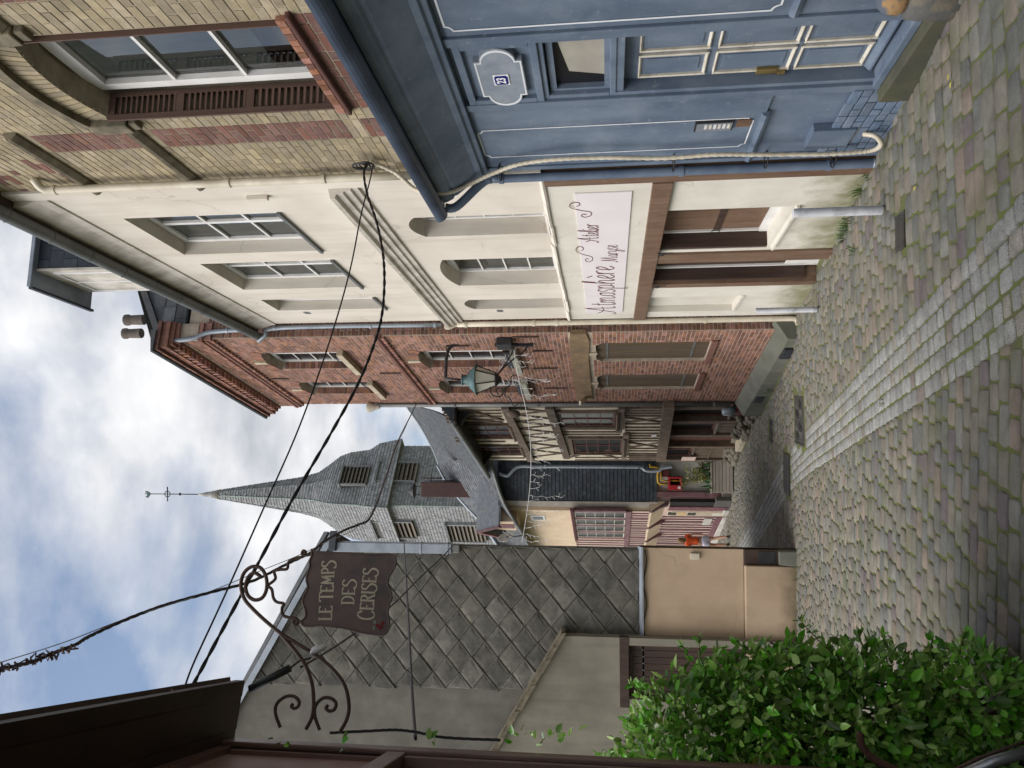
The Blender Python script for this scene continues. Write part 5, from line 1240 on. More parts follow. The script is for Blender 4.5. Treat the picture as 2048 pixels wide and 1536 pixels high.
while s_ < 7: timber(F5, s_, s_+.11, zr+.1, z_w1+.1, -.03, .035, pink, m_maroon, 'stud', .004); s_ += .33
# small dark attic window, timber patch under the eaves
timber(F5, F5.s(1075, 1030), F5.s(1075, 1040), F5.z(1090, 1035), F5.z(1062, 1035), 0, .02, pink, m_white, 'attic_window', .0); timber(F5, F5.s(1075, 1032), F5.s(1075, 1038), F5.z(1086, 1035), F5.z(1066, 1035), .02, .025, pink, m_glassd, 'attic_pane', 0)
# jetty board and coved brackets
F5g = Frame(F5.pt(0, 0, -.28), F5.d, F5.n)
q = MB(); q.profile(F5, [(.02, z5j), (.02, z5j-.06), (-.28, z5j-.5), (-.3, z5j)], -.15, s5e); q.build('jetty_cove', m_peach, pink)
z5h = F5g.z(1326, 1040)
for y in (1022, 1055, 1082): 
    s_ = F5.s(1305, y); q = MB(); q.prism(Frame(F5.pt(s_, 0), F5.n, F5.d), [(.035, z5j), (.035, z5j-.1), (-.10, z5j-.32), (-.2, z5j-.6), (-.3, z5j-.6), (-.3, z5j)], -.09, .09); q.build('bracket', m_maroon, pink, bevel=.01)
# ground floor
q = MB(); q.box(F5g, -.1, s5e, gz4-1.2, z5h+.5, -4, 0); q.build('ground_floor_wall', m_pinkplaster, pink)
def g5(py, px=1400): return F5g.s(px, py)
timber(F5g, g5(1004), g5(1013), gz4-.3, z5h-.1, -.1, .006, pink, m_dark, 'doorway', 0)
m_dstone = M('grey rubble', (.09, .085, .08), (.06, .055, .05), 8, .9, .6, 30); timber(F5g, g5(1000, 1430), g5(1018, 1430), gz4-.4, F5g.z(1428, 1010), -.1, .03, pink, m_dstone, 'rubble_base', .02)
timber(F5g, g5(1012), g5(1019), gz4+.1, z5h-.1, -.1, .05, pink, m_maroon, 'post'); timber(F5g, g5(1016), g5(1025), gz4-.5, F5g.z(1446, 1020), -.1, .10, pink, m_lime, 'post_base', .03)
da, db = g5(1019.5), g5(1031); dz0 = ground_z(F5g.pt(da, 0).y)
timber(F5g, da, db, dz0-.1, z5h-.06, -.1, .03, pink, m_pinkplaster, 'door_surround', .0)
dd = timber(F5g, da+.08, db-.06, dz0, z5h-.2, -.1, .045, pink, M('cream painted door', (.40, .33, .25), (.34, .27, .2), 5, .6), 'door', .004)
for k in range(3):
    z0_ = F5g.z(1385, 1025)-.1+k*.32; q = MB(); q.box(F5g, da+.2, db-.18, z0_, z0_+.26, .0455, .05); q.build('door_pane', m_glassd if k != 1 else M('pane painted as lit', (.5, .33, .16), (.4, .26, .12), 4), dd)  # lit look of the middle pane is put into its warm colour
q = MB(); q.box(F5g, da+.2, db-.18, dz0+.12, dz0+.5, .0455, .055); q.build('door_panel', m_trim, dd, bevel=.006)
i = 0; s_ = db+.1; zlow = F5g.z(1425, 1050)
while s_ < 6.5:
    w_ = .22 if i % 3 == 2 else .10
    timber(F5g, s_, s_+w_, zlow, z5h+.05, -.03, .03, pink, m_maroon, 'stud', .004); s_ += w_+.2; i += 1
timber(F5g, db+.05, 6.5, zlow-.2, zlow, -.05, .045, pink, m_maroon, 'sill_rail'); timber(F5g, db+.03, 6.5, gz4-1.2, zlow-.2, -.1, .06, pink, m_lime, 'plinth', .02)
wsx = g5(1036, 1412); timber(F5g, wsx, wsx+.75, F5g.z(1421, 1045), F5g.z(1405, 1045), 0, .04, pink, m_lime, 'notice_panel', .004)
# roofs of the pink house: main slope, small gabled dormer, lead hips
z_e5 = F5.z(1045, 1060, .3)
ev5 = [F4.pt(x_0-.2, F4.z(972, 955, .2), .25), F4.pt(F4.s(1002, 992), F4.z(1002, 992, .2), .3), F5.pt(.2, z_e5+.1, .42), F5.pt(2.6, z_e5, .42), F5.pt(7.5, z_e5-.05, .42)]
Fq = Frame((0, 28.9), (1, 0), (0, -1)); rg5 = [Fq.p3(876, 930), Fq.p3(900, 972), Fq.p3(930, 1008), Fq.p3(968, 1050), Fq.p3(1010, 1110)]
rows = [smooth_path([Vector(a).lerp(b, k/8)+Vector((0, 0, -.22*math.sin(math.pi*k/8))) for a, b in zip(ev5, rg5)], 6) for k in range(9)]
q = MB(); q.grid(rows); q.grid([[p-Vector((0, 0, .07)) for p in r] for r in rows]); rf = q.build('roof', m_slateroof, pink, True); roof_slates(rows, rf, m_slateroof, .17, .22)
q = MB(); q.tube([p+Vector((0, 0, -.04)) for p in rows[0]], .06, 6); q.build('eaves_edge', m_zincd, pink, True)
q = MB(); q.tube([p+Vector((0, 0, .03)) for p in rows[-1]], .06, 6); q.build('ridge_lead', m_zinc, pink, True)
# dormer
dz = F5.z(1015, 1050, .35); ds = F5.s(1015, 1052, .35)
q = MB(); q.prism(Frame(F5.pt(ds, 0, .35), F5.d, F5.n), [(-.55, dz-.35), (.55, dz-.35), (.55, dz+.35), (0, dz+1.0), (-.55, dz+.35)], -2.0, 0); dm = q.build('dormer', m_peach, pink)
for sg in (-1, 1):
    q = MB(); Fd = Frame(F5.pt(ds, 0, .35), F5.d, F5.n); P = [Fd.pt(0, dz+1.08, .22), Fd.pt(0, dz+1.08, -2.2), Fd.pt(sg*.75, dz+.22, -2.2), Fd.pt(sg*.75, dz+.22, .22)]
    q.hexa([p-Vector((0, 0, .06)) for p in P]+P); q.build('dormer_roof', m_slateroof, dm)
    q = MB(); q.bar(Fd.pt(0, dz+1.02, .23), Fd.pt(sg*.76, dz+.16, .23), .05, .12); q.build('bargeboard', m_maroon, dm)
q = MB(); q.box(Fd, -.25, .25, dz-.2, dz+.3, 0, .02); q.build('dormer_shutter', m_maroon, dm)
# pipes on the slate wall
px_pts = [(998, 948), (1014, 952), (1020, 948), (1030, 938), (1042, 933), (1080, 933), (1260, 934), (1283, 935), (1290, 940), (1300, 942), (1318, 941), (1326, 936), (1345, 933)]
pipe('downpipe', [F4.p3(a, b, .15) for a, b in px_pts], .055, m_zinc, pink, [(F4.p3(x_, 933.5, .15), (0, 0, 1)) for x_ in (1154, 1245)])
gp_ = thing('gas_pipe', 'yellow gas pipe looping down to the red meter cabinet', 'pipe', F4.p3(1340, 960, .1))
m_yel = M('yellow pipe paint', (.45, .27, .02), (.38, .22, .02), 5, .5)
q = MB(); q.tube([F4.p3(a, b, .12) for a, b in ((1300, 928), (1300, 934), (1308, 934), (1318, 936), (1317, 944), (1315, 950), (1316, 964), (1320, 968), (1336, 967))], .035, 8); q.build('pipe', m_yel, gp_, True)
q = MB(); q.tube([F4.p3(a, b, .12) for a, b in ((1322, 944), (1322, 960), (1337, 962))], .028, 8); q.build('branch_pipe', m_yel, gp_, True)
m_red = M('red cabinet paint', (.36, .022, .03), (.29, .02, .025), 5, .45)
cab = thing('meter_cabinet', 'bright red open fronted meter cabinet on the limewashed wall', 'cabinet', F4.p3(1362, 968, 0))
ca, cb_, cz0, cz1 = F4.s(1347, 953), F4.s(1347, 979), F4.z(1363, 965), F4.z(1336, 965); cm_ = ca+(cb_-ca)*.62
q = MB(); q.box(F4, ca, ca+.05, cz0, cz1, -.1, .14); q.box(F4, cm_, cb_, cz0, cz1, -.1, .142); q.box(F4, ca+.05, cm_, cz0, cz0+.05, -.1, .14); q.box(F4, ca+.05, cm_, cz1-.06, cz1, -.1, .14); q.build('case', m_red, cab, bevel=.006)
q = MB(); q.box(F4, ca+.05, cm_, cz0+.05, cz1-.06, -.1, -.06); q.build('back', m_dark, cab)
q = MB(); q.tube([F4.pt((ca+cm_)/2, cz1-.06, .04), F4.pt((ca+cm_)/2, cz0+.06, .04)], .03, 8); q.build('inner_pipe', m_yel, cab, True)
q = MB(); q.box(F4, cm_+.04, cb_-.04, cz0+.04, cz0+.13, .1425, .146); q.build('sticker', m_white, cab)
cab2 = MB(); cab2.box(F4, F4.s(1330, 939), F4.s(1330, 953), F4.z(1337, 945), F4.z(1322, 945), -.1, .10); c2 = cab2.build('meter_box', M('dark red paint', (.10, .018, .022), (.08, .015, .018), 5, .5), None, bevel=.008); tag(c2, 'small dark red meter box beside the yellow gas pipe', 'meter box')
# ================================================================ church tower
TW = 4.7; TY = 46.
tc_ = ray(780, 1012); TP = tc_*(TY/tc_.y)        # nearest corner of the tower
ang = math.radians(43)
d1 = Vector((math.cos(ang), math.sin(ang), 0)); d2 = Vector((-math.sin(ang), math.cos(ang), 0))   # right face runs along d1, left face along d2
cx_, cy_ = TP.x+(d1.x+d2.x)*TW/2, TP.y+(d1.y+d2.y)*TW/2
def tz(px, py): 
    r = ray(px, py); return r.z/r.y*TY
def tzc(px, py):
    r = ray(px, py); return r.z/r.y*cy_
tow = thing('church_tower', 'slated timber bell tower with a tall bell-cast spire, louvres and an iron cross', 'tower', (cx_, cy_, 0))
m_shingle = M('weathered grey slate', (.235, .24, .245), (.175, .18, .185), 6, .8, .3, 60, var=.25, satv=.1, dirt=.35, dirt_col=(.27, .265, .25), dscale=1.6)
FR_ = Frame((TP.x, TP.y), d1, (d1.y, -d1.x)); FLt = Frame((TP.x, TP.y), d2, (-d2.y, d2.x))
z_sk = tz(775, 1012); z_tb = -2.
q = MB(); q.mesh([FR_.pt(0, z_tb), FR_.pt(TW, z_tb), FR_.pt(TW, z_tb)+d2*TW, FR_.pt(0, z_tb)+d2*TW, FR_.pt(0, z_sk+.3), FR_.pt(TW, z_sk+.3), FR_.pt(TW, z_sk+.3)+d2*TW, FR_.pt(0, z_sk+.3)+d2*TW], [(4, 5, 6, 7), (0, 1, 5, 4), (1, 2, 6, 5), (2, 3, 7, 6), (3, 0, 4, 7)]); shaft = q.build('shaft', m_shingle, tow)
def wall_slates(F, s0, s1, z0, z1, parent, h=.2, w=.17, e=.01):
    q = MB(); z = z0; row = 0
    while z < z1:
        s = s0-(row % 2)*w/2
        while s < s1:
            q.cur = random.random(); a, b = max(s, s0)+.005, min(s+w, s1)-.005
            if b > a+.02: q.mesh([F.pt(a, z, e+.03+jit(.006)), F.pt(b, z, e+.03+jit(.006)), F.pt(b, z+h, e+.004), F.pt(a, z+h, e+.004), F.pt(a, z, e), F.pt(b, z, e)], [(0, 1, 2, 3), (4, 5, 1, 0)])
            s += w
        z += h; row += 1
    q.build('shaft_slates', m_shingle, parent, kind='stuff')
random.seed(2)
wall_slates(FR_, 0, TW, 2., z_sk+.1, shaft); wall_slates(FLt, 0, TW, 2., z_sk+.1, shaft)
# spire: square skirt flaring out, then a slim octagonal needle
z_ap = tzc(405, 1000); R0 = TW/2*1.414
def ring_sq(h, z, oct_=0.):
    """square (oct_=0) to octagon (oct_=1) ring of 8 points, half side h"""
    out = []
    k = 1-.586*oct_*.5
    for a, b in ((1, 1), (1, 0), (1, -1), (0, -1), (-1, -1), (-1, 0), (-1, 1), (0, 1)):
        f = h*(1 if a*b == 0 else (1-oct_*.29)); out.append(Vector((cx_, cy_, z))+d1*(a*f)+d2*(b*f))
    return out
zb0 = z_sk-.1; prof = [(2.16*k_, (zb0 if x_ == 775 else tzc(x_, 1005)), o_) for k_, x_, o_ in ((1.24, 775, 0), (1.14, 762, 0), (1.0, 742, 0), (.96, 705, .05), (.89, 683, .12), (.76, 662, .35), (.64, 638, .75), (.55, 600, 1.), (.36, 523, 1.), (.17, 450, 1.), (.035, 405, 1.))]
rings = [ring_sq(h, z, o) for h, z, o in prof]
q = MB()
for r0, r1 in zip(rings[:-1], rings[1:]):
    for i in range(8): q.face([r0[(i+1) % 8], r0[i], r1[i], r1[(i+1) % 8]])
q.face(rings[0]); spire = q.build('spire', m_shingle, tow)
q = MB(); random.seed(12)     # courses of slates over the spire
for (r0, r1) in zip(rings[:-1], rings[1:]):
    hh = (r1[0]-r0[0]).length; nc = max(1, int(hh/.2))
    for i in range(8):
        a0, b0, a1, b1 = r0[(i+1) % 8], r0[i], r1[(i+1) % 8], r1[i]; nn = (b0-a0).cross(a1-a0)
        if nn.length < 1e-6: continue
        nn.normalize()
        if nn.dot(a0-Vector((cx_, cy_, a0.z))) < 0: nn = -nn
        for c in range(nc):
            t0, t1 = c/nc, (c+1)/nc; A0, B0, A1, B1 = a0.lerp(a1, t0), b0.lerp(b1, t0), a0.lerp(a1, t1), b0.lerp(b1, t1); nw = max(1, int((B0-A0).length/.18))
            for k in range(nw):
                o = (.5/nw if c % 2 else 0); u0, u1 = k/nw+o+.02/nw, min((k+.97)/nw+o, 1); q.cur = random.random()
                if u0 >= 1: continue
                q.face([A0.lerp(B0, u0)+nn*(.035+jit(.008)), A0.lerp(B0, u1)+nn*(.035+jit(.008)), A1.lerp(B1, u1)+nn*.006, A1.lerp(B1, u0)+nn*.006])
q.build('spire_slates', m_shingle, spire, kind='stuff')
m_lead = M('pale lead', (.30, .28, .25), (.36, .33, .28), 3, .6)
q = MB(); q.lathe((cx_, cy_, z_ap-1.3), [(.36, 0), (.20, .7), (.08, 1.3), (.05, 1.6)], 8); q.build('lead_cap', m_lead, spire, True)
m_verd2 = M('pale verdigris', (.2, .27, .235), (.18, .21, .19), 4, .7)
q = MB(); q.tube([rings[i][4] + (rings[i][4]-Vector((cx_, cy_, rings[i][4].z))).normalized()*.04 for i in range(len(rings)-1)], .03, 5); q.tube([FR_.pt(0, z_sk, .03), FR_.pt(0, 3, .03)], .035, 5); q.build('hip_strip', m_verd2, spire, True, kind='stuff')
# iron cross and weathercock
zc_ = tzc(335, 998); zt_ = tzc(290, 990)
q = MB(); q.tube([(cx_, cy_, z_ap), (cx_, cy_, zt_)], .035, 6); crs = q.build('cross_shaft', m_iron, tow, True)
q = MB(); q.tube([Vector((cx_-.5, cy_, zc_)), Vector((cx_+.5, cy_, zc_))], .04, 6); q.tube([Vector((cx_+.2*math.cos(t*.5236), cy_, zc_+.2*math.sin(t*.5236))) for t in range(13)], .03, 5); q.build('cross_arm', m_iron, crs, True, kind='stuff')
q = MB(); q.lathe((cx_, cy_, zc_-1.0), [(.03, 0), (.10, .06), (.10, .12), (.03, .18)], 8); q.build('knop', m_iron, crs, True)
zk = tzc(297, 991); Fk = Frame((cx_, cy_), (1, 0), (0, -1))
q = MB(); q.prism(Fk, [(x*.9, zk+z*.9) for x, z in ((-.30, .02), (-.22, .26), (-.12, .10), (.05, .08), (.14, .26), (.22, .22), (.2, .05), (.1, -.12), (-.05, -.16), (-.15, -.08))], -.03, .03); q.build('weathercock', m_verdi, crs)
# louvred belfry openings: dark recess and tilted boards
m_louv = M('weathered grey board', (.14, .12, .095), (.10, .085, .068), 6, .85, .3, 40, var=.2)
def louvre(F, s0, s1, z0, z1, n, lean=0., nm='belfry_louvre'):
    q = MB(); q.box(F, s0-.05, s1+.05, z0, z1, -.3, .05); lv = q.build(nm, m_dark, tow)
    q = MB(); q.profile(F, [(-.1, z1), (.32, z1-.06), (.34, z1+.02), (-.1, z1+.14)], s0-.16, s1+.16); q.build('hood', m_shingle, lv)
    for i in range(n):
        z = z0+(z1-z0)*i/n; P = [F.pt(s0, z, .22), F.pt(s1, z, .22), F.pt(s1, z+(z1-z0)/n*.8, .055), F.pt(s0, z+(z1-z0)/n*.8, .055)]
        q = MB(); q.cur = random.random(); q.hexa([p-Vector((0, 0, .03)) for p in P]+P); q.build('board', m_louv, lv)
    for s_ in (s0-.06, s1+.06): 
        q = MB(); q.box(F, s_-.04, s_+.04, z0, z1, 0, .24); q.build('cheek', m_shingle, lv)
cR = FR_.s(800, 948); cL = FLt.s(800, 1054)
louvre(FR_, FR_.s(800, 964), FR_.s(800, 930), FR_.z(834, 947), FR_.z(756, 947), 9)
louvre(FLt, FLt.s(800, 1040), FLt.s(800, 1070), FLt.z(830, 1055), FLt.z(750, 1055), 9); louvre(FLt, FLt.s(930, 1046), FLt.s(930, 1078), FLt.z(970, 1062), FLt.z(897, 1062), 9)
FRu = Frame(FR_.pt(0, 0, -.06), FR_.d, FR_.n); louvre(FRu, FRu.s(715, 970), FRu.s(715, 938), FRu.z(737, 954), FRu.z(684, 954), 7)
# copper chimney with cap on the roof ridge
chim = thing('roof_chimney', 'brown metal chimney with a conical cap rising from the slate roof', 'chimney', (-4.2, 28.2, 3.2))
m_cop = M('brown copper', (.075, .04, .034), (.055, .032, .028), 4, .5, .1, 40, metal=.3)
FCm = Frame((0, 28.2), (1, 0), (0, -1)); ca_ = FCm.at(845, 962); cb2 = FCm.at(845, 992); zlow_ = FCm.z(925, 985)
q = MB(); q.hexa([FCm.pt(ca_[0], zlow_-.6, -.35), FCm.pt(cb2[0], zlow_-.6, -.35), FCm.pt(cb2[0], zlow_-.6, .3), FCm.pt(ca_[0], zlow_-.6, .3), FCm.pt(ca_[0], ca_[1], -.35), FCm.pt(cb2[0], ca_[1], -.35), FCm.pt(cb2[0], ca_[1], .3), FCm.pt(ca_[0], ca_[1], .3)]); q.build('stack', m_cop, chim, bevel=.02)
mid = FCm.s(845, 981); zt3 = FCm.z(829, 981)
for x_ in (-.16, .16):
    q = MB(); q.tube([FCm.pt(mid+x_, ca_[1], 0), FCm.pt(mid+x_, zt3+.02, 0)], .018, 5); q.build('cap_leg', m_iron, chim)
q = MB(); q.lathe(FCm.pt(mid, zt3, 0), [(.30, 0), (.28, .04), (.03, .26)], 10); q.build('cap', m_iron, chim, 'auto')
q = MB(); s_ = FCm.s(860, 956); q.tube([FCm.pt(s_, FCm.z(885, 956), 0), FCm.pt(s_, FCm.z(845, 956), 0)], .025, 5); q.tube([FCm.pt(s_-.25, FCm.z(862, 952), 0), FCm.pt(s_+.15, FCm.z(862, 952), 0)], .02, 5); q.build('aerial', m_rust, chim, kind='stuff')
# satellite dish
dish = thing('satellite_dish', 'white satellite dish fixed to the dormer roof behind the slate clad house', 'satellite dish', FCm.p3(1015, 1072))
pd = F5.p3(1012, 1074, .9); q = MB(); q.lathe((0, 0, 0), [(.02, -.09), (.2, -.07), (.34, -.02), (.40, .03), (.385, .03), (.3, -.01), (.05, -.06)], 18); Mx = Matrix.Translation(pd) @ Matrix.Scale(.72, 4) @ Vector((.95, -.35, .35)).to_track_quat('Z', 'Y').to_matrix().to_4x4(); q.v = [tuple(Mx @ Vector(v)) for v in q.v]; q.build('dish', m_dirtywhite, dish, True)
q = MB(); q.tube([pd, pd+Vector((-.05, .3, -.25)), pd+Vector((-.05, .6, -.5))], .03, 6); q.tube([pd+Vector((0, 0, -.3)), pd+Vector((.25, -.38, .05))], .015, 5); q.build('arm', m_zinc, dish, True, kind='stuff')
# ================================================================ diamond slated house across the street
slh = thing('slate_clad_house', 'gable clad in large diamond slates above a tan rendered ground floor', 'house', L1.pt(1.5, ground_z(14.1)))
z_fl = L1.z(1281, 1190); gzl = ground_z(14.1)
zA, zB = L1.at(675, 1055), L1.at(503, 1360)      # verge line
sl_v = (zB[1]-zA[1])/(zB[0]-zA[0]); zR = zA[1]+sl_v*(0-zA[0]); sM = 9.0; s_rend = L1.s(800, 1373)
SD = Vector((-.42, 1, 0)).normalized()           # side wall runs back along the lane
b0, b1 = L1.pt(0, 0), L1.pt(sM, 0); c0_, c1_ = b0+SD*7, b1+SD*7
def up(v, z): return Vector((v.x, v.y, z))
pk = 6.0; zP = zR+sl_v*pk
q = MB(); q.wall(L1, [(0, gzl-.8), (sM, gzl-.8), (sM, zR+sl_v*pk-sl_v*(sM-pk)), (pk, zP), (0, zR)], [], 0, 0)
q.mesh([up(b0, gzl-1.2), up(c0_, gzl-1.2), up(c0_, zR), up(b0, zR)], [(0, 1, 2, 3)]); q.build('wall', m_grey_render, slh)
q = MB(); q.mesh([up(b0, zR)+Vector((.22, -.12, -.02)), up(c0_, zR)+Vector((.22, 0, -.02)), up(L1.pt(pk, 0)+SD*7, zP), up(L1.pt(pk, 0), zP)+Vector((0, -.12, 0)), up(b0, zR)+Vector((.22, -.12, .06)), up(c0_, zR)+Vector((.22, 0, .06)), up(L1.pt(pk, 0)+SD*7, zP+.08), up(L1.pt(pk, 0), zP+.08)+Vector((0, -.12, 0))], [(0, 1, 2, 3), (4, 7, 6, 5), (0, 3, 7, 4), (0, 4, 5, 1)]); q.build('roof', m_slateroof, slh)
q = MB(); q.prism(L1, [(-.24, zR-.24*sl_v-.08), (pk, zP-.08), (pk, zP+.05), (-.24, zR-.24*sl_v+.05)], .13, .15); q.build('verge_flashing', m_zinc, slh)
def clip(poly, a, b, c):         # keep a*s+b*z <= c
    out = []
    for i in range(len(poly)):
        p, r = poly[i], poly[(i+1) % len(poly)]; dp, dr = a*p[0]+b*p[1]-c, a*r[0]+b*r[1]-c
        if dp <= 0: out.append(p)
        if dp*dr < 0: t = dp/(dp-dr); out.append((p[0]+(r[0]-p[0])*t, p[1]+(r[1]-p[1])*t))
    return out
random.seed(19); hwid, hhei = .298, .247; row = 0; z_ = z_fl-.1
while z_ < zP:
    s_ = -.3+(hwid if row % 2 else 0)
    while s_ < s_rend+.3:
        g_ = .008; dmd = [(s_-hwid+g_, z_), (s_, z_-hhei+g_), (s_+hwid-g_, z_), (s_, z_+hhei-g_)]
        for a, b, c in ((-1, 0, -.03), (1, 0, s_rend+jit(.05)), (0, -1, -(z_fl+.03)), (-sl_v, 1, zR-.06)):
            dmd = clip(dmd, a, b, c)
            if len(dmd) < 3: break
        if len(dmd) >= 3:
            cs = sum(p[0] for p in dmd)/len(dmd); cz = sum(p[1] for p in dmd)/len(dmd)
            if (L1.pt(cs, cz).x) > -7:
                q = MB(); q.cur = random.random(); tl = jit(.006); n = len(dmd)
                e_ = lambda p: .030+.012*(z_-p[1])/hhei+tl*(p[0]-s_)/hwid
                ra = jit(.022); ca, sa = math.cos(ra), math.sin(ra); ox, oz_ = jit(.006), jit(.006)
                dm2 = [(cs+ox+(p[0]-cs)*ca-(p[1]-cz)*sa, cz+oz_+(p[0]-cs)*sa+(p[1]-cz)*ca) for p in dmd]; curl = random.random()**3*.02
                R_ = lambda k, e0: [L1.pt(cs+(p[0]-cs)*k+ox*0, cz+(p[1]-cz)*k, e0+(e_(p) if k > .8 else 0)+(curl if k > .8 and p[1] < cz else 0)) for p in dm2]
                ring0 = [L1.pt(p[0], p[1], .002) for p in dm2]; ring1 = R_(1, 0); ringb = R_(.945, .003); ring2 = R_(.62, .047); ctr = [L1.pt(cs, cz, .052)]
                b_ = len(q.v); V_ = ring0+ring1+ringb+ring2+ctr
                for k in range(3):
                    for i in range(n):
                        low = (dm2[i][1]+dm2[(i+1) % n][1])/2 < cz
                        q.m = 1 if (k <= 1 and low and random.random() < .8) else 0
                        q.mesh([V_[k*n+i], V_[k*n+(i+1) % n], V_[(k+1)*n+(i+1) % n], V_[(k+1)*n+i]], [(0, 1, 2, 3)])
                q.m = 0
                q.mesh(V_[3*n:], [(i, (i+1) % n, n) for i in range(n)]); o = q.build('slate', [m_diamond, m_dedge], slh)
        s_ += 2*hwid
    z_ += hhei; row += 1
# tan ground floor with a thicker foot, flashing, dark corner block and kerb stone
zft = L1.z(1487, 1200)
q = MB(); q.box(L1, .005, sM, zft, z_fl-.03, -.2, .03); q.mesh([up(b0, gzl-1)+Vector((.03, 0, 0)), up(c0_, gzl-1)+Vector((.03, 0, 0)), up(c0_, z_fl)+Vector((.03, 0, 0)), up(b0, z_fl)+Vector((.03, 0, 0))], [(0, 1, 2, 3)]); q.build('tan_wall', m_tan, slh)
q = MB(); q.hexa([L1.pt(.28, gzl-.5, -.1), L1.pt(sM, gzl-.5, -.1), L1.pt(sM, gzl-.5, .12), L1.pt(.28, gzl-.5, .11), L1.pt(.28, zft, -.1), L1.pt(sM, zft, -.1), L1.pt(sM, zft-.02, .12), L1.pt(.28, zft-.02, .11)]); q.build('wall_foot', m_tan, slh, bevel=.015)
zt_ = L1.z(1555, 1115); q = MB(); q.box(L1, .0, .275, zt_, zft-.01, -.1, .05); q.build('corner_block', m_browndark, slh, bevel=.01)
q = MB(); q.box(L1, .03, .24, zt_+.05, zft-.25, .05, .062); q.build('block_strap', m_iron, slh)
q = MB(); q.hexa([L1.pt(-.02, gzl-.4, -.1), L1.pt(.30, gzl-.4, -.1), L1.pt(.30, gzl-.4, .16), L1.pt(-.02, gzl-.4, .15), L1.pt(0, zt_-.003, -.1), L1.pt(.27, zt_-.003, -.1), L1.pt(.26, zt_-.003, .10), L1.pt(.02, zt_-.003, .10)]); q.build('corner_stone', m_concrete, slh, bevel=.02)
q = MB(); q.profile(L1, [(.0, z_fl-.03), (.10, z_fl-.05), (.10, z_fl-.02), (.0, z_fl+.05)], -.02, s_rend+1.5); q.build('flashing', m_zinc, slh)
q = MB(); q.tube(smooth_path([L1.p3(1290+3*math.sin(i*1.3), 1100+i*18, .06) for i in range(12)], 4), .012, 5); q.build('wall_cable', m_cable, slh, True)
q = MB(); q.box(L1, L1.s(1388, 1105), L1.s(1388, 1117), L1.z(1398, 1110), L1.z(1380, 1110), .03, .09); q.build('electric_box', m_pipecream, slh, bevel=.006)
q = MB(); a_, b_ = L1.s(1304, 1271), L1.s(1304, 1284); q.box(L1, a_, b_, L1.z(1311, 1278), L1.z(1297, 1278), .03, .045); npl = q.build('number_plate', m_iron, slh)
text_mesh('6', L1, (a_+b_)/2, L1.z(1304, 1278), .0465, .10, m_wh, npl, flip=True)
# boxed zinc pipe up the corner
xz = L1.s(800, 1080); z0_, z1_ = L1.z(922, 1085), L1.z(672, 1078)
q = MB(); q.box(L1, -.03, .15, z0_+.15, z1_, .02, .17); zp = q.build('corner_pipe', m_zinc, slh, bevel=.008)
for x_ in (845, 898): q = MB(); zq = L1.z(x_, 1080); q.box(L1, -.04, .16, zq-.02, zq+.02, .015, .18); q.build('collar', m_zinc, zp, bevel=.004)
q = MB(); q.box(L1, -.02, .14, z0_, z0_+.15, .03, .15); q.build('pipe_shoe', m_zincd, zp, bevel=.02)
q = MB(); q.hexa([up(b0, zR-.20)+Vector((-.1, -.25, 0)), up(b0, zR-.24)+Vector((.24, -.25, 0)), up(c0_, zR-.24)+Vector((.24, 0, 0)), up(c0_, zR-.2)+Vector((-.1, 0, 0)), up(b0, zR-.06)+Vector((-.1, -.25, 0)), up(b0, zR-.10)+Vector((.26, -.25, 0)), up(c0_, zR-.10)+Vector((.26, 0, 0)), up(c0_, zR-.06)+Vector((-.1, 0, 0))]); q.build('eaves_gutter', m_slate, slh, bevel=.01)

# ================================================================ taupe lean-to
lto = thing('taupe_outbuilding', 'taupe rendered outbuilding with a sloping mossy coping between vine and slates', 'outbuilding', L2.pt(1.2, ground_z(13.9)))
zc_a, zc_b = L2.at(1127, 1268), L2.at(1003, 1478); slp = (zc_b[1]-zc_a[1])/(zc_b[0]-zc_a[0]); z0c = zc_a[1]-slp*zc_a[0]; g9 = ground_z(13.9)
oa = [L2.s(1290, 1292), L2.s(1290, 1400)]; oz = L2.z(1257, 1310)
q = MB(); q.wall(L2, [(0.02, g9-.6), (6, g9-.6), (6, z0c+slp*6), (0.02, z0c)], [rect(oa[0], oa[1], g9-.2, oz)], 0, .15); q.build('wall', m_grey_wall, lto)
q = MB(); q.box(L2, oa[0]-.02, oa[1]+.02, g9-.5, oz+.02, -.19, -.15); added_door = q.build('door', m_browndark, lto)  # dark plank door added to stand for the opening's shaded recess
for i in range(8):
    a = oa[0]+(oa[1]-oa[0])*i/8; q = MB(); q.box(L2, a+.003, a+(oa[1]-oa[0])/8-.003, g9-.4, oz-.09, -.149, -.13); q.build('plank', m_browndark, added_door, bevel=.003)
q = MB(); q.box(L2, oa[0]-.15, oa[1]+.15, oz-.005, oz+.16, -.1, .012); q.build('lintel', m_browndark, lto, bevel=.006)
q = MB(); q.mesh([L2.pt(.02, g9-.6, 0), L2.pt(.02, g9-.6, -.2), L2.pt(.02, z0c, -.2), L2.pt(.02, z0c, 0)], [(0, 1, 2, 3)]); q.build('side_wall', m_grey_wall, lto)
q = MB(); q.prism(L2, [(-.08, z0c-.04), (6, z0c+slp*6.0), (6, z0c+slp*6+.07), (-.08, z0c+.03)], -.18, .05); q.build('roof', m_moss_stone, lto)
random.seed(5)
for i in range(16):
    a = -.06+i*.24; q = MB(); q.cur = random.random(); j = jit(.01); q.prism(L2, [(a, z0c+slp*a-.02+j), (a+.235, z0c+slp*(a+.235)-.02+j), (a+.235, z0c+slp*(a+.235)+.05+j), (a, z0c+slp*a+.05+j)], -.15, .10+jit(.012)); q.build('coping_stone', m_moss_stone, lto, bevel=.01)

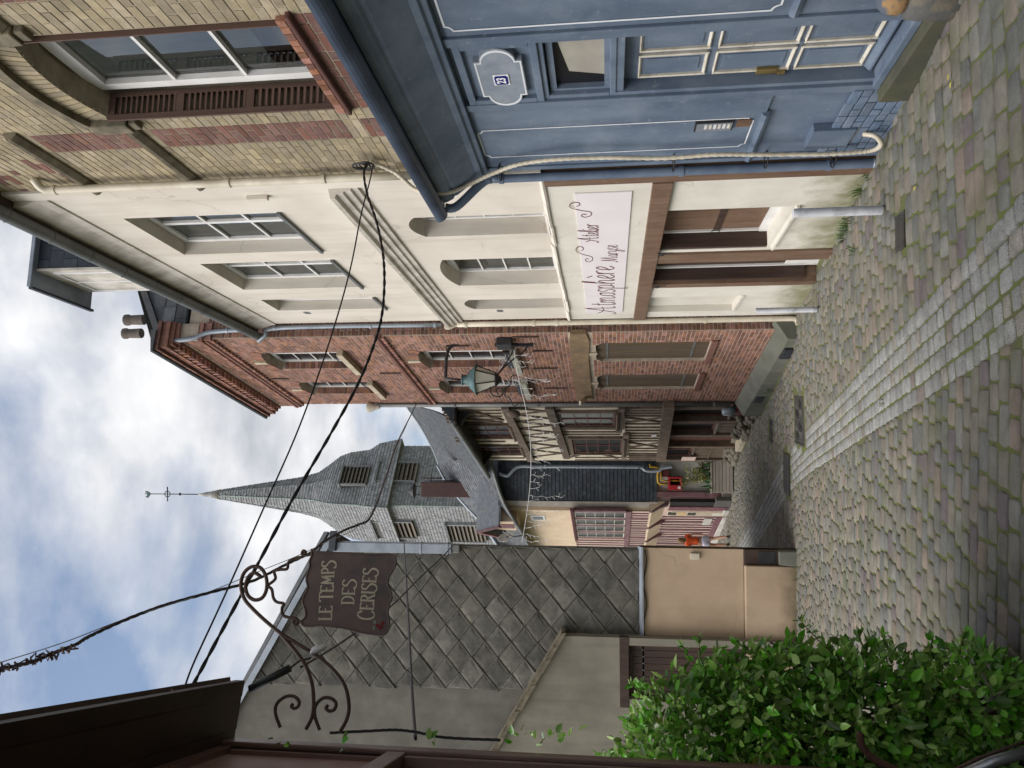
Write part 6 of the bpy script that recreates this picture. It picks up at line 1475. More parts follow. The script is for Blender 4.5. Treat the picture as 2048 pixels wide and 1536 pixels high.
# ================================================================ restaurant front
rest = thing('restaurant_front', 'dark brown timber restaurant front with a deep projecting cornice', 'shopfront', RR.pt(1.0, ground_z(3)))
m_rw = M('varnished red brown wood', (.105, .05, .04), (.15, .08, .062), 5, .4, .15, 40, stretch=(2, 2, .3), spec=.5)
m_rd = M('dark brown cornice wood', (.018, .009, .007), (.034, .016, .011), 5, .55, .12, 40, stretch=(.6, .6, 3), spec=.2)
FS_ = Frame(RR.pt(-.02, 0), (RR.n.x, RR.n.y), (RR.d.x, RR.d.y))
z_cb = RR.z(505, 1462); g4 = ground_z(3.6); zt1_ = RR.z(815, 1500)
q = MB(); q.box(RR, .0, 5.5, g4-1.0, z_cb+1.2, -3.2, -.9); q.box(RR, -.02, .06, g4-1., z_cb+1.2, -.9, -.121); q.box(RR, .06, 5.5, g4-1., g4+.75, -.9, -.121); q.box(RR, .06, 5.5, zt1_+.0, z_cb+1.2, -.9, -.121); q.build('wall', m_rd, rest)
q = MB(); q.box(RR, -.02, .10, g4-.4, z_cb+.05, -.12, .0); q.build('corner_post', m_rw, rest, bevel=.008)
q = MB(); q.box(RR, .10, .125, g4-.4, z_cb+.05, -.12, -.02); q.build('post_bead', m_rd, rest)
zt1_ = RR.z(815, 1500); 
q = MB(); q.box(RR, .125, 3., zt1_, zt1_+.10, -.12, -.005); q.build('transom_rail', m_rw, rest, bevel=.006)
q = MB(); q.box(RR, .125, 3., zt1_+.10, z_cb, -.12, -.05); q.build('fascia_panel', M('pink brown panel', (.24, .14, .115), (.19, .105, .085), 4, .5, .1, 30), rest)
q = MB(); q.box(RR, .13, .165, zt1_+.12, z_cb-.08, -.05, -.03); q.build('panel_bead', m_rw, rest); q = MB(); q.box(RR, .125, 3, z_cb-.07, z_cb, -.05, -.02); q.build('panel_bead', m_rw, rest)
q = MB(); q.box(RR, .125, .165, g4-.4, zt1_, -.10, -.02); q.build('window_frame', m_rw, rest, bevel=.004)
q = MB(); q.box(RR, .165, 3, g4+.75, zt1_-.03, -.075, -.068); q.build('pane', clear_glass('restaurant glass'), rest)
q = MB(); q.box(RR, .125, 3, g4-.4, g4+.75, -.12, -.03); q.build('dado', m_rd, rest)
m_lamp = emit('warm bulb', (1., .55, .22), 7)
for px_, py_ in ((908, 1522), (1230, 1531)):
    s_, z_ = RR.at(px_, py_, -.30); q = MB(); q.lathe(RR.pt(s_, z_-.04, -.30), [(.006, 0), (.02, .012), (.027, .035), (.02, .055), (.008, .07)], 12); q.build('bulb', m_lamp, rest, True)
cE, cZo = FS_.at(497, 1362); dzo = cZo-z_cb
prof = [(-.1, z_cb), (cE*.12, z_cb), (cE*.14, z_cb+dzo*.2+.008), (cE*.42, z_cb+dzo*.35+.012), (cE*.45, z_cb+dzo*.5+.02), (cE*.70, z_cb+dzo*.6+.022), (cE*.73, z_cb+dzo*.8+.03), (cE*.95, z_cb+dzo*.9+.03), (cE, z_cb+dzo+.035), (cE, z_cb+dzo+.09), (cE*.93, z_cb+dzo+.12), (-.1, z_cb+dzo+.2)]
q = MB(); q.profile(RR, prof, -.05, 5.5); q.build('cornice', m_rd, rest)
q = MB(); q.profile(RR, [(-.1, z_cb+dzo+.201), (cE*.95, z_cb+dzo+.123), (cE+.015, z_cb+dzo+.13), (-.1, z_cb+dzo+.25)], -.06, 5.5); q.build('cornice_flashing', m_rust, rest)
random.seed(3)
for i in range(9):
    s_ = .1+i*.16+jit(.04); q = MB(); q.lathe(RR.pt(s_, z_cb+dzo+.12, cE*.85+jit(.03)), [(.01, 0), (.028, .015), (.02, .03+random.random()*.02), (.003, .06)], 6); q.build('moss_tuft', m_pinkplaster, rest, True)
# ---------------------------------------------------------------- hanging sign
FS = Frame(RR.pt(-.02, 0), (RR.n.x, RR.n.y), (RR.d.x, RR.d.y))
sign = thing('hanging_sign', 'brown scalloped sign hanging from a curled iron bracket reading LE TEMPS DES CERISES', 'sign', RR.pt(0, FS.z(690, 1465)))
Z4 = lambda x, y: (x/2.926, 1011+y/2.926)
Z1 = lambda x, y: (250+x/2.926, 800+y/2.926)
def sp(pts, k=6, f=None): return smooth_path([FS.pt(*FS.at(*(f(*p) if f else p))) for p in pts], k)
def iron(pts, r, nm, f=Z4, k=6): MB().tube(sp(pts, k, f), r, 7).build(nm, m_rust, sign, True)
iron([(1640, 1300), (1612, 1220), (1620, 1160), (1670, 1120), (1720, 1118), (1750, 1145), (1745, 1175), (1720, 1188), (1705, 1175), (1715, 1160)], .010, 'scroll')
iron([(1870, 1315), (1842, 1230), (1848, 1170), (1890, 1128), (1940, 1130), (1967, 1160), (1955, 1195), (1925, 1203), (1908, 1185), (1920, 1168)], .010, 'scroll')
iron([(1790, 1310), (1825, 1240), (1835, 1150), (1825, 1040), (1785, 930), (1720, 840), (1640, 750)], .011, 'arm')
iron([(1990, 1325), (2030, 1250), (2042, 1170), (2020, 1060), (1960, 970), (1870, 890), (1760, 820), (1650, 752), (1560, 680), (1480, 605), (1430, 545), (1410, 470), (1425, 400), (1470, 360), (1525, 365), (1558, 420), (1560, 490), (1535, 540), (1490, 552), (1450, 525), (1437, 470), (1455, 415), (1490, 395), (1525, 415)], .011, 'arm')
iron([(1560, 470), (1590, 490), (1600, 540), (1620, 565), (1660, 575), (1650, 600), (1655, 640), (1690, 655), (1730, 660), (1745, 685), (1725, 698), (1715, 680), (1735, 670), (1770, 690)], .009, 'lower_scroll')
iron([(1560, 468), (1590, 450), (1612, 425), (1605, 385), (1640, 375), (1680, 370), (1690, 330), (1730, 308), (1770, 300), (1790, 275), (1775, 265), (1768, 285), (1790, 292), (1825, 285)], .009, 'upper_scroll')
outl = [(1095, 873), (1110, 885), (1150, 890), (1300, 897), (1450, 905), (1560, 905), (1585, 925), (1588, 960), (1570, 1000), (1545, 1040), (1540, 1080), (1558, 1120), (1565, 1160), (1550, 1195), (1540, 1240), (1548, 1290), (1550, 1330), (1530, 1365), (1490, 1375), (1380, 1360), (1280, 1335), (1150, 1320), (1070, 1325), (1038, 1312), (1040, 1290), (1060, 1270), (1060, 1230), (1045, 1190), (1050, 1150), (1075, 1100), (1065, 1060), (1070, 1020), (1085, 980), (1085, 940), (1098, 910)]
po = [FS.at(*Z1(*p)) for p in outl]
m_sign = M('painted brown sign board', (.135, .085, .074), (.09, .066, .062), 9, .5, .25, 30, dirt=.4, dirt_col=(.045, .04, .042), dscale=9)
q = MB(); q.prism(FS, po, -.012, .012); pn = q.build('panel', m_sign, sign, bevel=.003)
rim = smooth_path([FS.pt(a, b, .012) for a, b in po+po[:1]], 2); q = MB(); q.tube(rim, .006, 6); q.build('rim', m_sign, pn, True)
# lettering drawn as brush strokes
CAPS = {
 'L': (.62, [[(.16, 1), (.16, .0)], [(.02, .0), (.5, .0), (.6, .1)], [(.05, 1), (.3, 1)]]),
 'E': (.66, [[(.16, 1), (.16, 0)], [(.04, 1), (.52, 1), (.56, .9)], [(.16, .52), (.46, .52)], [(.04, 0), (.54, 0), (.6, .12)]]),
 'T': (.72, [[(.36, 1.05), (.36, 0)], [(.0, .9), (.04, 1.05), (.68, 1.05), (.72, .9)], [(.24, 0), (.5, 0)]]),
 'M': (.9, [[(.14, 0), (.18, 1)], [(.18, 1), (.45, .2)], [(.45, .2), (.72, 1)], [(.72, 1), (.76, 0)], [(.04, 0), (.25, 0)], [(.65, 0), (.88, 0)]]),
 'P': (.62, [[(.16, 1), (.16, 0)], [(.05, 1), (.36, 1), (.54, .86), (.54, .68), (.38, .52), (.16, .5)], [(.05, 0), (.3, 0)]]),
 'S': (.62, [[(.56, .86), (.46, 1.0), (.26, 1.02), (.12, .88), (.16, .66), (.36, .52), (.54, .36), (.54, .12), (.36, -.1), (.1, -.12), (-.06, .02)]]),
 'D': (.72, [[(.16, 1), (.16, 0)], [(.04, 1), (.36, 1), (.6, .8), (.64, .5), (.56, .18), (.34, 0), (.04, 0)]]),
 'C': (.72, [[(.66, .84), (.52, 1.1), (.28, 1.12), (.08, .86), (.02, .5), (.08, .12), (.28, -.1), (.54, -.06), (.68, .14)]]),
 'R': (.68, [[(.16, 1), (.16, 0)], [(.05, 1), (.38, 1), (.54, .86), (.52, .66), (.34, .52), (.16, .5)], [(.32, .52), (.62, -.04)], [(.05, 0), (.28, 0)]]),
 'I': (.3, [[(.15, 1), (.15, 0)], [(.03, 1), (.27, 1)], [(.03, 0), (.27, 0)]]),
 ' ': (.42, [])}
def strokes_text(txt, glyphs, F, p0, p1, H, e, wd, mat, parent, slant=0., curve=True, name='lettering', thin=.55, flip=False):
    """p0,p1: baseline ends in (s,z); every letter is its own small mesh, strokes thick downwards and thin across"""
    tot = sum(glyphs[c][0] for c in txt); d = Vector((p1[0]-p0[0], p1[1]-p0[1])); k = d.length/tot; d.normalize(); upv = Vector((-d.y, d.x)) if not flip else Vector((d.y, -d.x))
    x = 0.
    for c in txt:
        w_, sts = glyphs[c]; mb = MB()
        for st in sts:
            pts = [Vector((p[0], p[1], 0)) for p in st]
            pts = smooth_path(pts, 6) if len(pts) > 2 and curve else pts
            P2 = [Vector(p0)+d*((x+p.x+slant*p.y)*k)+upv*(p.y*H) for p in pts]
            L_, R_ = [], []
            for i in range(len(P2)):
                t = (P2[min(i+1, len(P2)-1)]-P2[max(i-1, 0)]).normalized(); nn = Vector((-t.y, t.x)); vert = abs(t.dot(upv)); ww = wd*(thin+(1-thin)*vert)/2
                L_.append(P2[i]+nn*ww); R_.append(P2[i]-nn*ww)
            for i in range(len(P2)-1):
                q4 = [L_[i], L_[i+1], R_[i+1], R_[i]]; Pq = [F.pt(v.x, v.y, e) for v in q4]
                mb.face(Pq if (Pq[1]-Pq[0]).cross(Pq[2]-Pq[0]).dot(F.n) > 0 else Pq[::-1])
        if mb.f: mb.build(name, mat, parent)
        x += w_
m_let = M('cream lettering paint', (.50, .45, .33), (.40, .36, .26), 20, .6, 0)
a1 = lambda x, y: FS.at(*Z1(x, y))
uS = (FS.z(700, 1180)-FS.z(701, 1180))
strokes_text('LE TEMPS', CAPS, FS, a1(1212, 1292), a1(1232, 940), 25*uS, .0135, .0105, m_let, pn)
strokes_text('DES', CAPS, FS, a1(1342, 1200), a1(1352, 1050), 24*uS, .0135, .0105, m_let, pn)
strokes_text('CERISES', CAPS, FS, a1(1452, 1285), a1(1478, 985), 26*uS, .0135, .0105, m_let, pn)
for px_, col_, r in (((1465, 1300), 'l', .010), ((1460, 1335), 'l', .010), ((1500, 1330), 'r', .014), ((1480, 1320), 'r', .010), ((1512, 1305), 'r', .011)):
    s_, z_ = a1(*px_); q = MB(); q.prism(FS, [(s_+r*math.cos(t*.785)*(1.2 if col_ == 'l' else 1), z_+r*math.sin(t*.785)*(.7 if col_ == 'l' else 1)) for t in range(8)], .012, .0135); q.build('painted_cherry' if col_ == 'r' else 'painted_leaf', M('cherry red', (.20, .02, .02), (.15, .02, .02), 9) if col_ == 'r' else M('pale green leaf paint', (.22, .26, .2), (.18, .22, .17), 9), pn)
# ---------------------------------------------------------------- banner of the cream house
SC = {
 'A': (1.15, [[(-.15, .12), (-.05, -.02), (.18, .1), (.45, .6), (.72, 1.25)], [(.72, 1.25), (.78, .6), (.82, .1), (.92, .0), (1.02, .1)], [(.0, .75), (.25, .55), (.6, .5), (.95, .55)]]),
 't': (.42, [[(.22, .95), (.16, .4), (.18, .06), (.3, .0), (.42, .12)], [(.0, .66), (.4, .7)]]),
 'm': (.95, [[(.08, .58), (.1, .3), (.08, .0)], [(.1, .35), (.24, .58), (.36, .5), (.36, .0)], [(.38, .35), (.54, .58), (.68, .5), (.68, .08), (.8, .0), (.92, .12)]]),
 'o': (.52, [[(.3, .58), (.12, .48), (.08, .2), (.22, .0), (.4, .1), (.42, .4), (.3, .58), (.5, .5)]]),
 's': (.42, [[(.38, .54), (.26, .64), (.12, .54), (.16, .36), (.32, .24), (.32, .06), (.16, -.02), (.02, .08)]]),
 'p': (.62, [[(.1, .62), (.12, .2), (.1, -.5)], [(.1, .35), (.26, .6), (.44, .5), (.46, .2), (.32, .02), (.14, .08)], [(.42, .1), (.6, .14)]]),
 'h': (.62, [[(.08, .0), (.12, .6), (.22, 1.15), (.3, 1.1), (.2, .7)], [(.1, .25), (.28, .56), (.42, .48), (.42, .08), (.5, .0), (.62, .12)]]),
 'e': (.5, [[(.02, .15), (.3, .32), (.38, .5), (.26, .6), (.1, .4), (.12, .1), (.28, .0), (.48, .14)]]),
 'E': (.5, [[(.02, .15), (.3, .32), (.38, .5), (.26, .6), (.1, .4), (.12, .1), (.28, .0), (.48, .14)], [(.12, .98), (.34, .78)]]),
 'r': (.44, [[(.08, .6), (.1, .3), (.08, .0)], [(.09, .34), (.2, .56), (.32, .62), (.42, .56)]]),
 'l': (.34, [[(.02, .1), (.22, .6), (.28, 1.1), (.2, 1.15), (.12, .7), (.14, .1), (.22, .0), (.34, .12)]]),
 'i': (.3, [[(.1, .58), (.1, .1), (.18, .0), (.3, .12)], [(.14, .82), (.17, .88)]]),
 'M': (1.2, [[(-.1, .1), (.05, .0), (.2, .3), (.34, 1.1)], [(.34, 1.1), (.42, .5), (.5, .05)], [(.5, .05), (.7, .6), (.86, 1.1)], [(.86, 1.1), (.9, .4), (.98, .02), (1.1, .1)]]),
 'a': (.55, [[(.4, .52), (.2, .58), (.06, .3), (.14, .02), (.32, .1), (.4, .52), (.4, .1), (.48, .0), (.56, .12)]]),
 'y': (.52, [[(.06, .58), (.08, .2), (.2, .05), (.36, .2), (.42, .58)], [(.42, .58), (.38, .0), (.26, -.42), (.08, -.4), (.2, -.1), (.5, .14)]]),
 '~': (.9, [[(.0, .35), (.1, .1), (.3, .1), (.42, .5), (.6, .9), (.8, .9), (.88, .6), (.74, .5), (.66, .66)], [(.0, .35), (.08, .5), (.2, .45), (.16, .28)]])}
bs0, bs1 = F1.s(1205, 387, .045), F1.s(1205, 627, .045); bz1, bz0 = F1.z(1160, 500, .045), F1.z(1255, 500, .045)
ban = MB(); ban.box(F1, bs0, bs1, bz0, bz1, .026, .04); bano = ban.build('shop_banner', M('white banner panel', (.66, .61, .63), (.62, .57, .59), 2, .5, .03), None, bevel=.002)
tag(bano, 'long white shop banner with maroon script on the cream house', 'sign')
m_scr = M('maroon script ink', (.11, .018, .022), (.10, .016, .02), 9, .6, 0)
bp = lambda x, y: F1.at(650+x/2.926, 400+y/2.926, .042)
uB = (F1.z(1200, 500)-F1.z(1201, 500))
strokes_text('AtmosphEre', SC, F1, bp(1700, 662), bp(1690, 385), .40, .0425, .030, m_scr, bano, .10, flip=True, thin=.35)
strokes_text('Atelier', SC, F1, bp(1600, 246), bp(1600, 140), .21, .0425, .016, m_scr, bano, .10, flip=True, thin=.35)
strokes_text('MarysE'.replace('E', 'e'), SC, F1, bp(1712, 362), bp(1712, 262), .20, .0425, .014, m_scr, bano, .10, flip=True, thin=.35)
for (x0, y0), (x1, y1), h in (((1575, 362), (1560, 268), .22), ((1570, 100), (1560, 8), .26)):
    strokes_text('~', SC, F1, bp(x0, y0), bp(x1, y1), h, .0425, .018, m_scr, bano, .0, flip=True, thin=.5)
# ================================================================ street furniture
def bollard(px_base, px_top, r, label):
    b = on_ground(*px_base); z1 = None; rr = ray(*px_top); z1 = rr.z/rr.y*b.y
    t = thing('bollard', label, 'bollard', b, 'white bollards before the cream house')
    m_ = M('chipped white enamel', (.56, .57, .60), (.47, .48, .52), 5, .4, .08, 60, dirt=.6, dirt_col=(.10, .10, .11), dscale=9)
    q = MB(); q.lathe(b+Vector((0, 0, -.05)), [(r, 0), (r, z1-b.z+.03), (r*.94, z1-b.z+.05), (.005, z1-b.z+.052)], 18); q.build('post', m_, t, 'auto')
    q = MB(); q.lathe(b+Vector((0, 0, -.05)), [(r*1.12, 0), (r*1.12, .10), (r*1.0, .105)], 18); q.build('foot', m_concrete, t, 'auto')
bollard((1776, 420), (1586, 418), .042, 'white steel bollard with chipped paint beside the shop window sill')
bollard((1641, 619), (1511, 618), .040, 'white steel bollard beside the cream downpipe near the brick house plinth')
def cover(name, label, c, hw, hd, kind, grp):
    x, y = c; zc = lambda a, b: surf_z(a, b)
    t = thing(name, label, 'drain cover', (x, y, zc(x, y)), grp)
    m_ = M('worn cast iron', (.075, .072, .068), (.05, .048, .045), 9, .6, .4, 60, metal=.3, dirt=.4, dirt_col=(.09, .085, .06), dscale=6)
    sl = (zc(x, y+.3)-zc(x, y-.3))/.6; Fc = lambda u, v, h: Vector((x+u, y+v, zc(x, y)+sl*v+h+.016))
    q = MB(); q.hexa([Fc(-hw, -hd, -.05), Fc(hw, -hd, -.05), Fc(hw, hd, -.05), Fc(-hw, hd, -.05), Fc(-hw, -hd, .0), Fc(hw, -hd, .0), Fc(hw, hd, .0), Fc(-hw, hd, .0)]); pl_ = q.build('plate', m_ if kind != 'grate' else m_iron, t)
    if kind == 'bars':          # diagonal anti-slip ribs
        n = 14
        for i in range(n):
            u = -hw+.02+(2*hw-.04)*i/(n-1); q = MB(); q.bar(Fc(u-.01, -hd+.015, .003), Fc(u+.01, hd-.015, .003), .008, .008); q.build('rib', m_, pl_)
    elif kind == 'grate':
        n = 11
        for i in range(n):
            v = -hd+.03+(2*hd-.06)*i/(n-1); q = MB(); q.bar(Fc(-hw+.02, v, .006), Fc(hw-.02, v+.02, .006), .030, .022); q.build('bar', m_, pl_)
        for u in (-hw+.015, hw-.015): q = MB(); q.bar(Fc(u, -hd, .006), Fc(u, hd, .006), .03, .024); q.build('rim', m_, pl_)
    else:
        for k in range(3):
            for sgn in (-1, 1):
                q = MB(); q.tube([Fc(sgn*hw*.45+hw*.38*(1-k*.3)*math.cos(a*.524), hd*.62*(1-k*.3)*math.sin(a*.524), .004) for a in range(13)], .010, 5); q.build('raised_ring', m_, pl_)
        for u in (-hw+.02, hw-.02): q = MB(); q.bar(Fc(u, -hd, .004), Fc(u, hd, .004), .03, .014); q.build('rim', m_, pl_)
cover('drain_cover', 'wide patterned iron drain cover in the setts before the brick plinth', (-.67, 13.72), .42, .45, 'pattern', 'iron covers let into the street')
cover('drain_grate', 'slotted iron drain grate across the granite strip', (-1.75, 15.1), .38, .30, 'grate', 'iron covers let into the street')
cover('access_cover', 'small dark iron cover by the half-timbered house door', (-1.05, 16.95), .24, .22, 'plain', 'iron covers let into the street')
cover('access_cover', 'small ribbed grey cover at the foot of the chipped white bollard', (1.25, 6.81), .155, .15, 'bars', 'iron covers let into the street')

# ---------------------------------------------------------------- leaves
def leaf_me(name, mat, l=1., w=.55, fold=.16):
    v = [(0, 0, 0), (l*.28, w*.42, fold*.5), (l*.62, w*.42, fold*.5), (l, 0, .0), (l*.62, -w*.42, fold*.5), (l*.28, -w*.42, fold*.5), (l*.3, 0, -.02), (l*.65, 0, -.03)]
    f = [(0, 6, 1), (1, 6, 7, 2), (2, 7, 3), (0, 5, 6), (5, 4, 7, 6), (4, 3, 7)]
    me = bpy.data.meshes.new(name); me.from_pydata(v, [], f); me.materials.append(mat); me.polygons.foreach_set('use_smooth', [True]*6); return me
def leafmat(name, c1, c2, var=.35, hue=.03, rough=.42):
    m = M(name, c1, c2, 6, rough, .1, 50, var=var, hue=hue, spec=.5)
    b = [k for k in m.node_tree.nodes if k.type == 'BSDF_PRINCIPLED'][0]
    T = m.node_tree; o = [k for k in T.nodes if k.type == 'OUTPUT_MATERIAL'][0]; tr = T.nodes.new('ShaderNodeBsdfTranslucent'); mxs = T.nodes.new('ShaderNodeMixShader'); mxs.inputs[0].default_value = .28
    T.links.new(b.inputs['Base Color'].links[0].from_socket, tr.inputs[0]); T.links.new(b.outputs[0], mxs.inputs[1]); T.links.new(tr.outputs[0], mxs.inputs[2]); T.links.new(mxs.outputs[0], o.inputs[0])
    return m
m_leaf = leafmat('vine leaf', (.14, .33, .045), (.27, .46, .085), .6, .028, .28)
m_weed = leafmat('weed leaf', (.055, .11, .03), (.09, .14, .035), .35, .03)
def orient(d, nrm, size, p):
    d = Vector(d).normalized(); n_ = Vector(nrm); n_ = (n_-d*n_.dot(d)); n_ = n_.normalized() if n_.length > 1e-4 else d.orthogonal().normalized(); b = n_.cross(d)
    return Matrix.Translation(p) @ Matrix(((d.x, b.x, n_.x), (d.y, b.y, n_.y), (d.z, b.z, n_.z))).to_4x4() @ Matrix.Scale(size, 4)
LEAF = [leaf_me('leaf', m_leaf, 1, .55), leaf_me('leaf', m_leaf, 1, .66, .1), leaf_me('leaf', m_leaf, 1, .5, .22)]
vine = thing('climbing_vine', 'dense green leafy vine tumbling over the low wall by the restaurant', 'vine', (-1.9, 4.5, ground_z(4.5)))
# the mass: lumps of foliage sitting over a low wall and posts
LUMP = [((-2.30, 4.72, -.42), (.34, .45, .40)), ((-2.14, 4.70, -.72), (.42, .45, .36)), ((-1.98, 4.62, -1.02), (.40, .45, .36)), ((-2.05, 4.45, -1.32), (.50, .45, .40)), ((-2.36, 4.45, -1.00), (.42, .45, .55)), ((-1.90, 4.42, -1.62), (.42, .42, .34)), ((-1.80, 4.22, -1.92), (.38, .36, .28)), ((-2.22, 4.25, -1.62), (.40, .40, .42)), ((-1.72, 4.50, -1.45), (.24, .36, .34)), ((-1.62, 4.22, -1.88), (.22, .30, .26)), ((-2.05, 4.0, -1.95), (.35, .35, .3)), ((-1.80, 4.75, -1.12), (.22, .32, .30)), ((-2.08, 4.75, -.50), (.32, .36, .34)), ((-1.90, 4.80, -.85), (.28, .34, .30))]
random.seed(77); items = []
def add_leaf(p, out, size):
    d = (out+Vector((jit(.9), jit(.9), jit(.9)-.35))).normalized(); nrm = out*.8+Vector((jit(.7), jit(.7), .6+jit(.5)))
    items.append((screen_size(p, size*size)*(1+.5*max(0, -(out.normalized().y))), orient(d, nrm, size, p)))
for (c, r) in LUMP:
    c = Vector(c); n = int(1250*(r[0]*r[1]*r[2])**.66/.13)
    for i in range(n):
        v = Vector((random.gauss(0, 1), random.gauss(0, 1), random.gauss(0, 1))).normalized()
        if v.y > .55: continue
        k = random.uniform(.55, 1.08)**.7; p = c+Vector((v.x*r[0], v.y*r[1], v.z*r[2]))*k*(1+.16*math.sin(v.x*7+c.x*9)*math.cos(v.z*6+c.z*5))
        add_leaf(p, v, random.choice((.04, .05, .06, .07, .085, .095))*random.uniform(.85, 1.1))
# long sprays poking out towards the street
stems = MB(); spr = []
for i in range(46):
    c, r = random.choice(LUMP); v = Vector((random.uniform(.1, 1), random.uniform(-.9, .3), random.uniform(-.1, .9))).normalized(); a = Vector(c)+Vector((v.x*r[0], v.y*r[1], v.z*r[2]))*.85
    ln = random.uniform(.10, .26); b = a+v*ln*.6+Vector((0, 0, .03)); c2 = a+v*ln+Vector((jit(.05), jit(.05), jit(.06)))
    path_ = smooth_path([a, b, c2], 5); stems.tube(path_, .003, 4, False)
    for k, p in enumerate(path_[2:]):
        for sg in (-1, 1): add_leaf(p, (v+Vector((jit(.6), jit(.6), sg*.6))).normalized(), random.uniform(.035, .06))
for px_, py_ in ((560, 1488), (690, 1490), (870, 1484), (1030, 1478), (1050, 1466), (1075, 1480), (1100, 1468), (1125, 1478), (1150, 1472)):
    p = RR.p3(px_, py_, .04)
    for k in range(4): add_leaf(p+Vector((jit(.03), jit(.03), jit(.04))), Vector((1, -.5, jit(1))).normalized(), random.uniform(.04, .07))
random.shuffle(items); yl = items[:90]; items = items[90:]
lay(vine, 'leaf', items, LEAF, 250, 'far_leaves'); lay(vine, 'yellow_leaf', yl, [leaf_me('yellow_leaf', leafmat('yellowing leaf', (.38, .36, .07), (.30, .33, .08), .3, .02), 1, .6)], 50, 'far_yellow_leaves')
m_twig = M('brown twig', (.10, .065, .04), (.07, .045, .03), 10, .8, .3, 50)
random.seed(31)
for i in range(16):
    a = Vector((random.uniform(-2.2, -1.75), random.uniform(4.2, 4.8), ground_z(4.5))); b = Vector((a.x+jit(.2), a.y+jit(.2), random.uniform(-1.4, -.9))); stems.tube(smooth_path([a, a.lerp(b, .5)+Vector((jit(.15), jit(.15), 0)), b], 5), [.012-.0006*k for k in range(11)], 5, False)
stems.build('stems', m_twig, vine, True, kind='stuff')
# low rubble wall the vine grows over, running back from the restaurant corner
m_lw = M('damp brown rubble', (.075, .06, .045), (.045, .036, .028), 6, .95, .6, 30, dirt=.4, dirt_col=(.04, .045, .02), dscale=3)
q = MB(); Fw = Frame((-2.02, 4.1), (-.3, 1), (1, .3)); q.box(Fw, -.75, 1.1, ground_z(4.5)-.3, -.85, -.34, -.04); lw = q.build('garden_wall', m_lw, None, bevel=.02); tag(lw, 'low dark rubble wall smothered by the green vine', 'wall')
random.seed(44)
for i in range(60):
    s_ = random.uniform(-.7, 1.05); z_ = random.uniform(ground_z(4.4), -.9); q = MB(); q.cur = random.random(); w_, h_ = random.uniform(.06, .13), random.uniform(.04, .08); q.chbox(Fw, s_-w_, s_+w_, z_-h_, z_+h_, -.06, -.02+jit(.012), .015); q.build('stone', m_rub, lw)
# rusty handrail end and a pale steel tube at the foot of the steps
rail = thing('handrail', 'rusty curved handrail end in front of the vine', 'handrail', (-1.9, 3.6, ground_z(3.6)))
Fh = Frame((0, 3.55), (1, 0), (0, -1)); q = MB(); q.tube(smooth_path([Fh.p3(a, b) for a, b in ((1722, 1466), (1720, 1474), (1724, 1490), (1735, 1506), (1752, 1520), (1775, 1532), (1815, 1552), (1900, 1590))], 5), .016, 10); q.build('tube', M('rusty brown tube', (.13, .06, .04), (.10, .045, .03), 12, .7, .3, 60), rail, True)
q = MB(); p0_ = Fh.p3(1722, 1466); q.tube([p0_+Vector((0, 0, .002)), p0_+Vector((0, 0, .004))], .011, 10); q.build('tube_bore', m_dark, rail)
tub = thing('steel_tube', 'pale scratched steel tube slanting beside the restaurant step', 'tube', (-1.95, 3.5, ground_z(3.5)))
q = MB(); q.tube([Fh.p3(1915, 1556), Fh.p3(1985, 1524), Fh.p3(2060, 1502)], .024, 12); q.build('tube', M('bare steel', (.45, .45, .45), (.33, .32, .31), 6, .35, .15, 50, metal=.7), tub, True)
q = MB(); q.tube([Fh.p3(1895, 1546), Fh.p3(1960, 1515), Fh.p3(2060, 1480)], .007, 6); q.build('rusty_rod', m_rust, tub, True)
# ---------------------------------------------------------------- weeds and grass tufts
def weed(base, n, h, spread, label, grass=False):
    t = thing('weed', label, 'weed', base, 'weeds at the wall feet'); it = []
    q = MB()
    for i in range(n):
        a = random.random()*6.28; d = Vector((math.cos(a)*random.random(), math.sin(a)*random.random(), 1.2)).normalized(); p = base+Vector((math.cos(a), math.sin(a), 0))*spread*random.random()**.6
        p.z = surf_z(p.x, p.y)+.01; l_ = h*random.uniform(.5, 1.1)
        if grass:
            q.cur = random.random(); tip = p+d*l_+Vector((math.cos(a), math.sin(a), -.4))*l_*.35; m_ = p+d*l_*.55; w_ = Vector((-math.sin(a), math.cos(a), 0))*.004
            q.face([p-w_, p+w_, m_+w_*.8]); q.face([p-w_, m_+w_*.8, m_-w_*.8]); q.face([m_-w_*.8, m_+w_*.8, tip])
        else:
            q.tube([p, p+d*l_], .003, 4, False)
            for k in range(4): pp = p+d*l_*(.4+.2*k); it.append((1, orient(Vector((jit(1), jit(1), .2)), Vector((jit(.4), jit(.4), 1)), h*random.uniform(.18, .34), pp)))
    q.build('blades' if grass else 'stems', m_weed, t, kind='stuff')
    if it: lay(t, 'leaf', it, [leaf_me('leaf', m_weed)], len(it))
random.seed(90)
for (px_, py_, n, h, sp_), lb in zip(((1742, 362, 60, .14, .10), (1728, 395, 60, .16, .10), (1712, 440, 70, .15, .16), (1698, 470, 60, .13, .14), (1690, 490, 40, .12, .1)), ('grass tuft beside the dark post by the pipe shoe', 'tall grass tuft between the dark post and the chipped bollard', 'wide grass tuft under the cream shop window', 'grass tuft at the far end of the shop window wall', 'short grass tuft beside the timber door post')):
    weed(on_ground(px_, py_)+Vector((.10, 0, 0)), n, h, sp_, lb, True)
weed(on_ground(1713, 507), 6, .10, .06, 'small leafy weed by the cream house door step')
weed(on_ground(1548, 775), 12, .26, .12, 'broad leafed weed against the concrete plinth between its two vents')
weed(on_ground(1856, 100)+Vector((.0, 0, 0)), 3, .10, .03, 'bright green seedling at the blue shop door step')
weed(on_ground(1765, 805), 5, .06, .05, 'low weed in the joint at the edge of the granite strip')
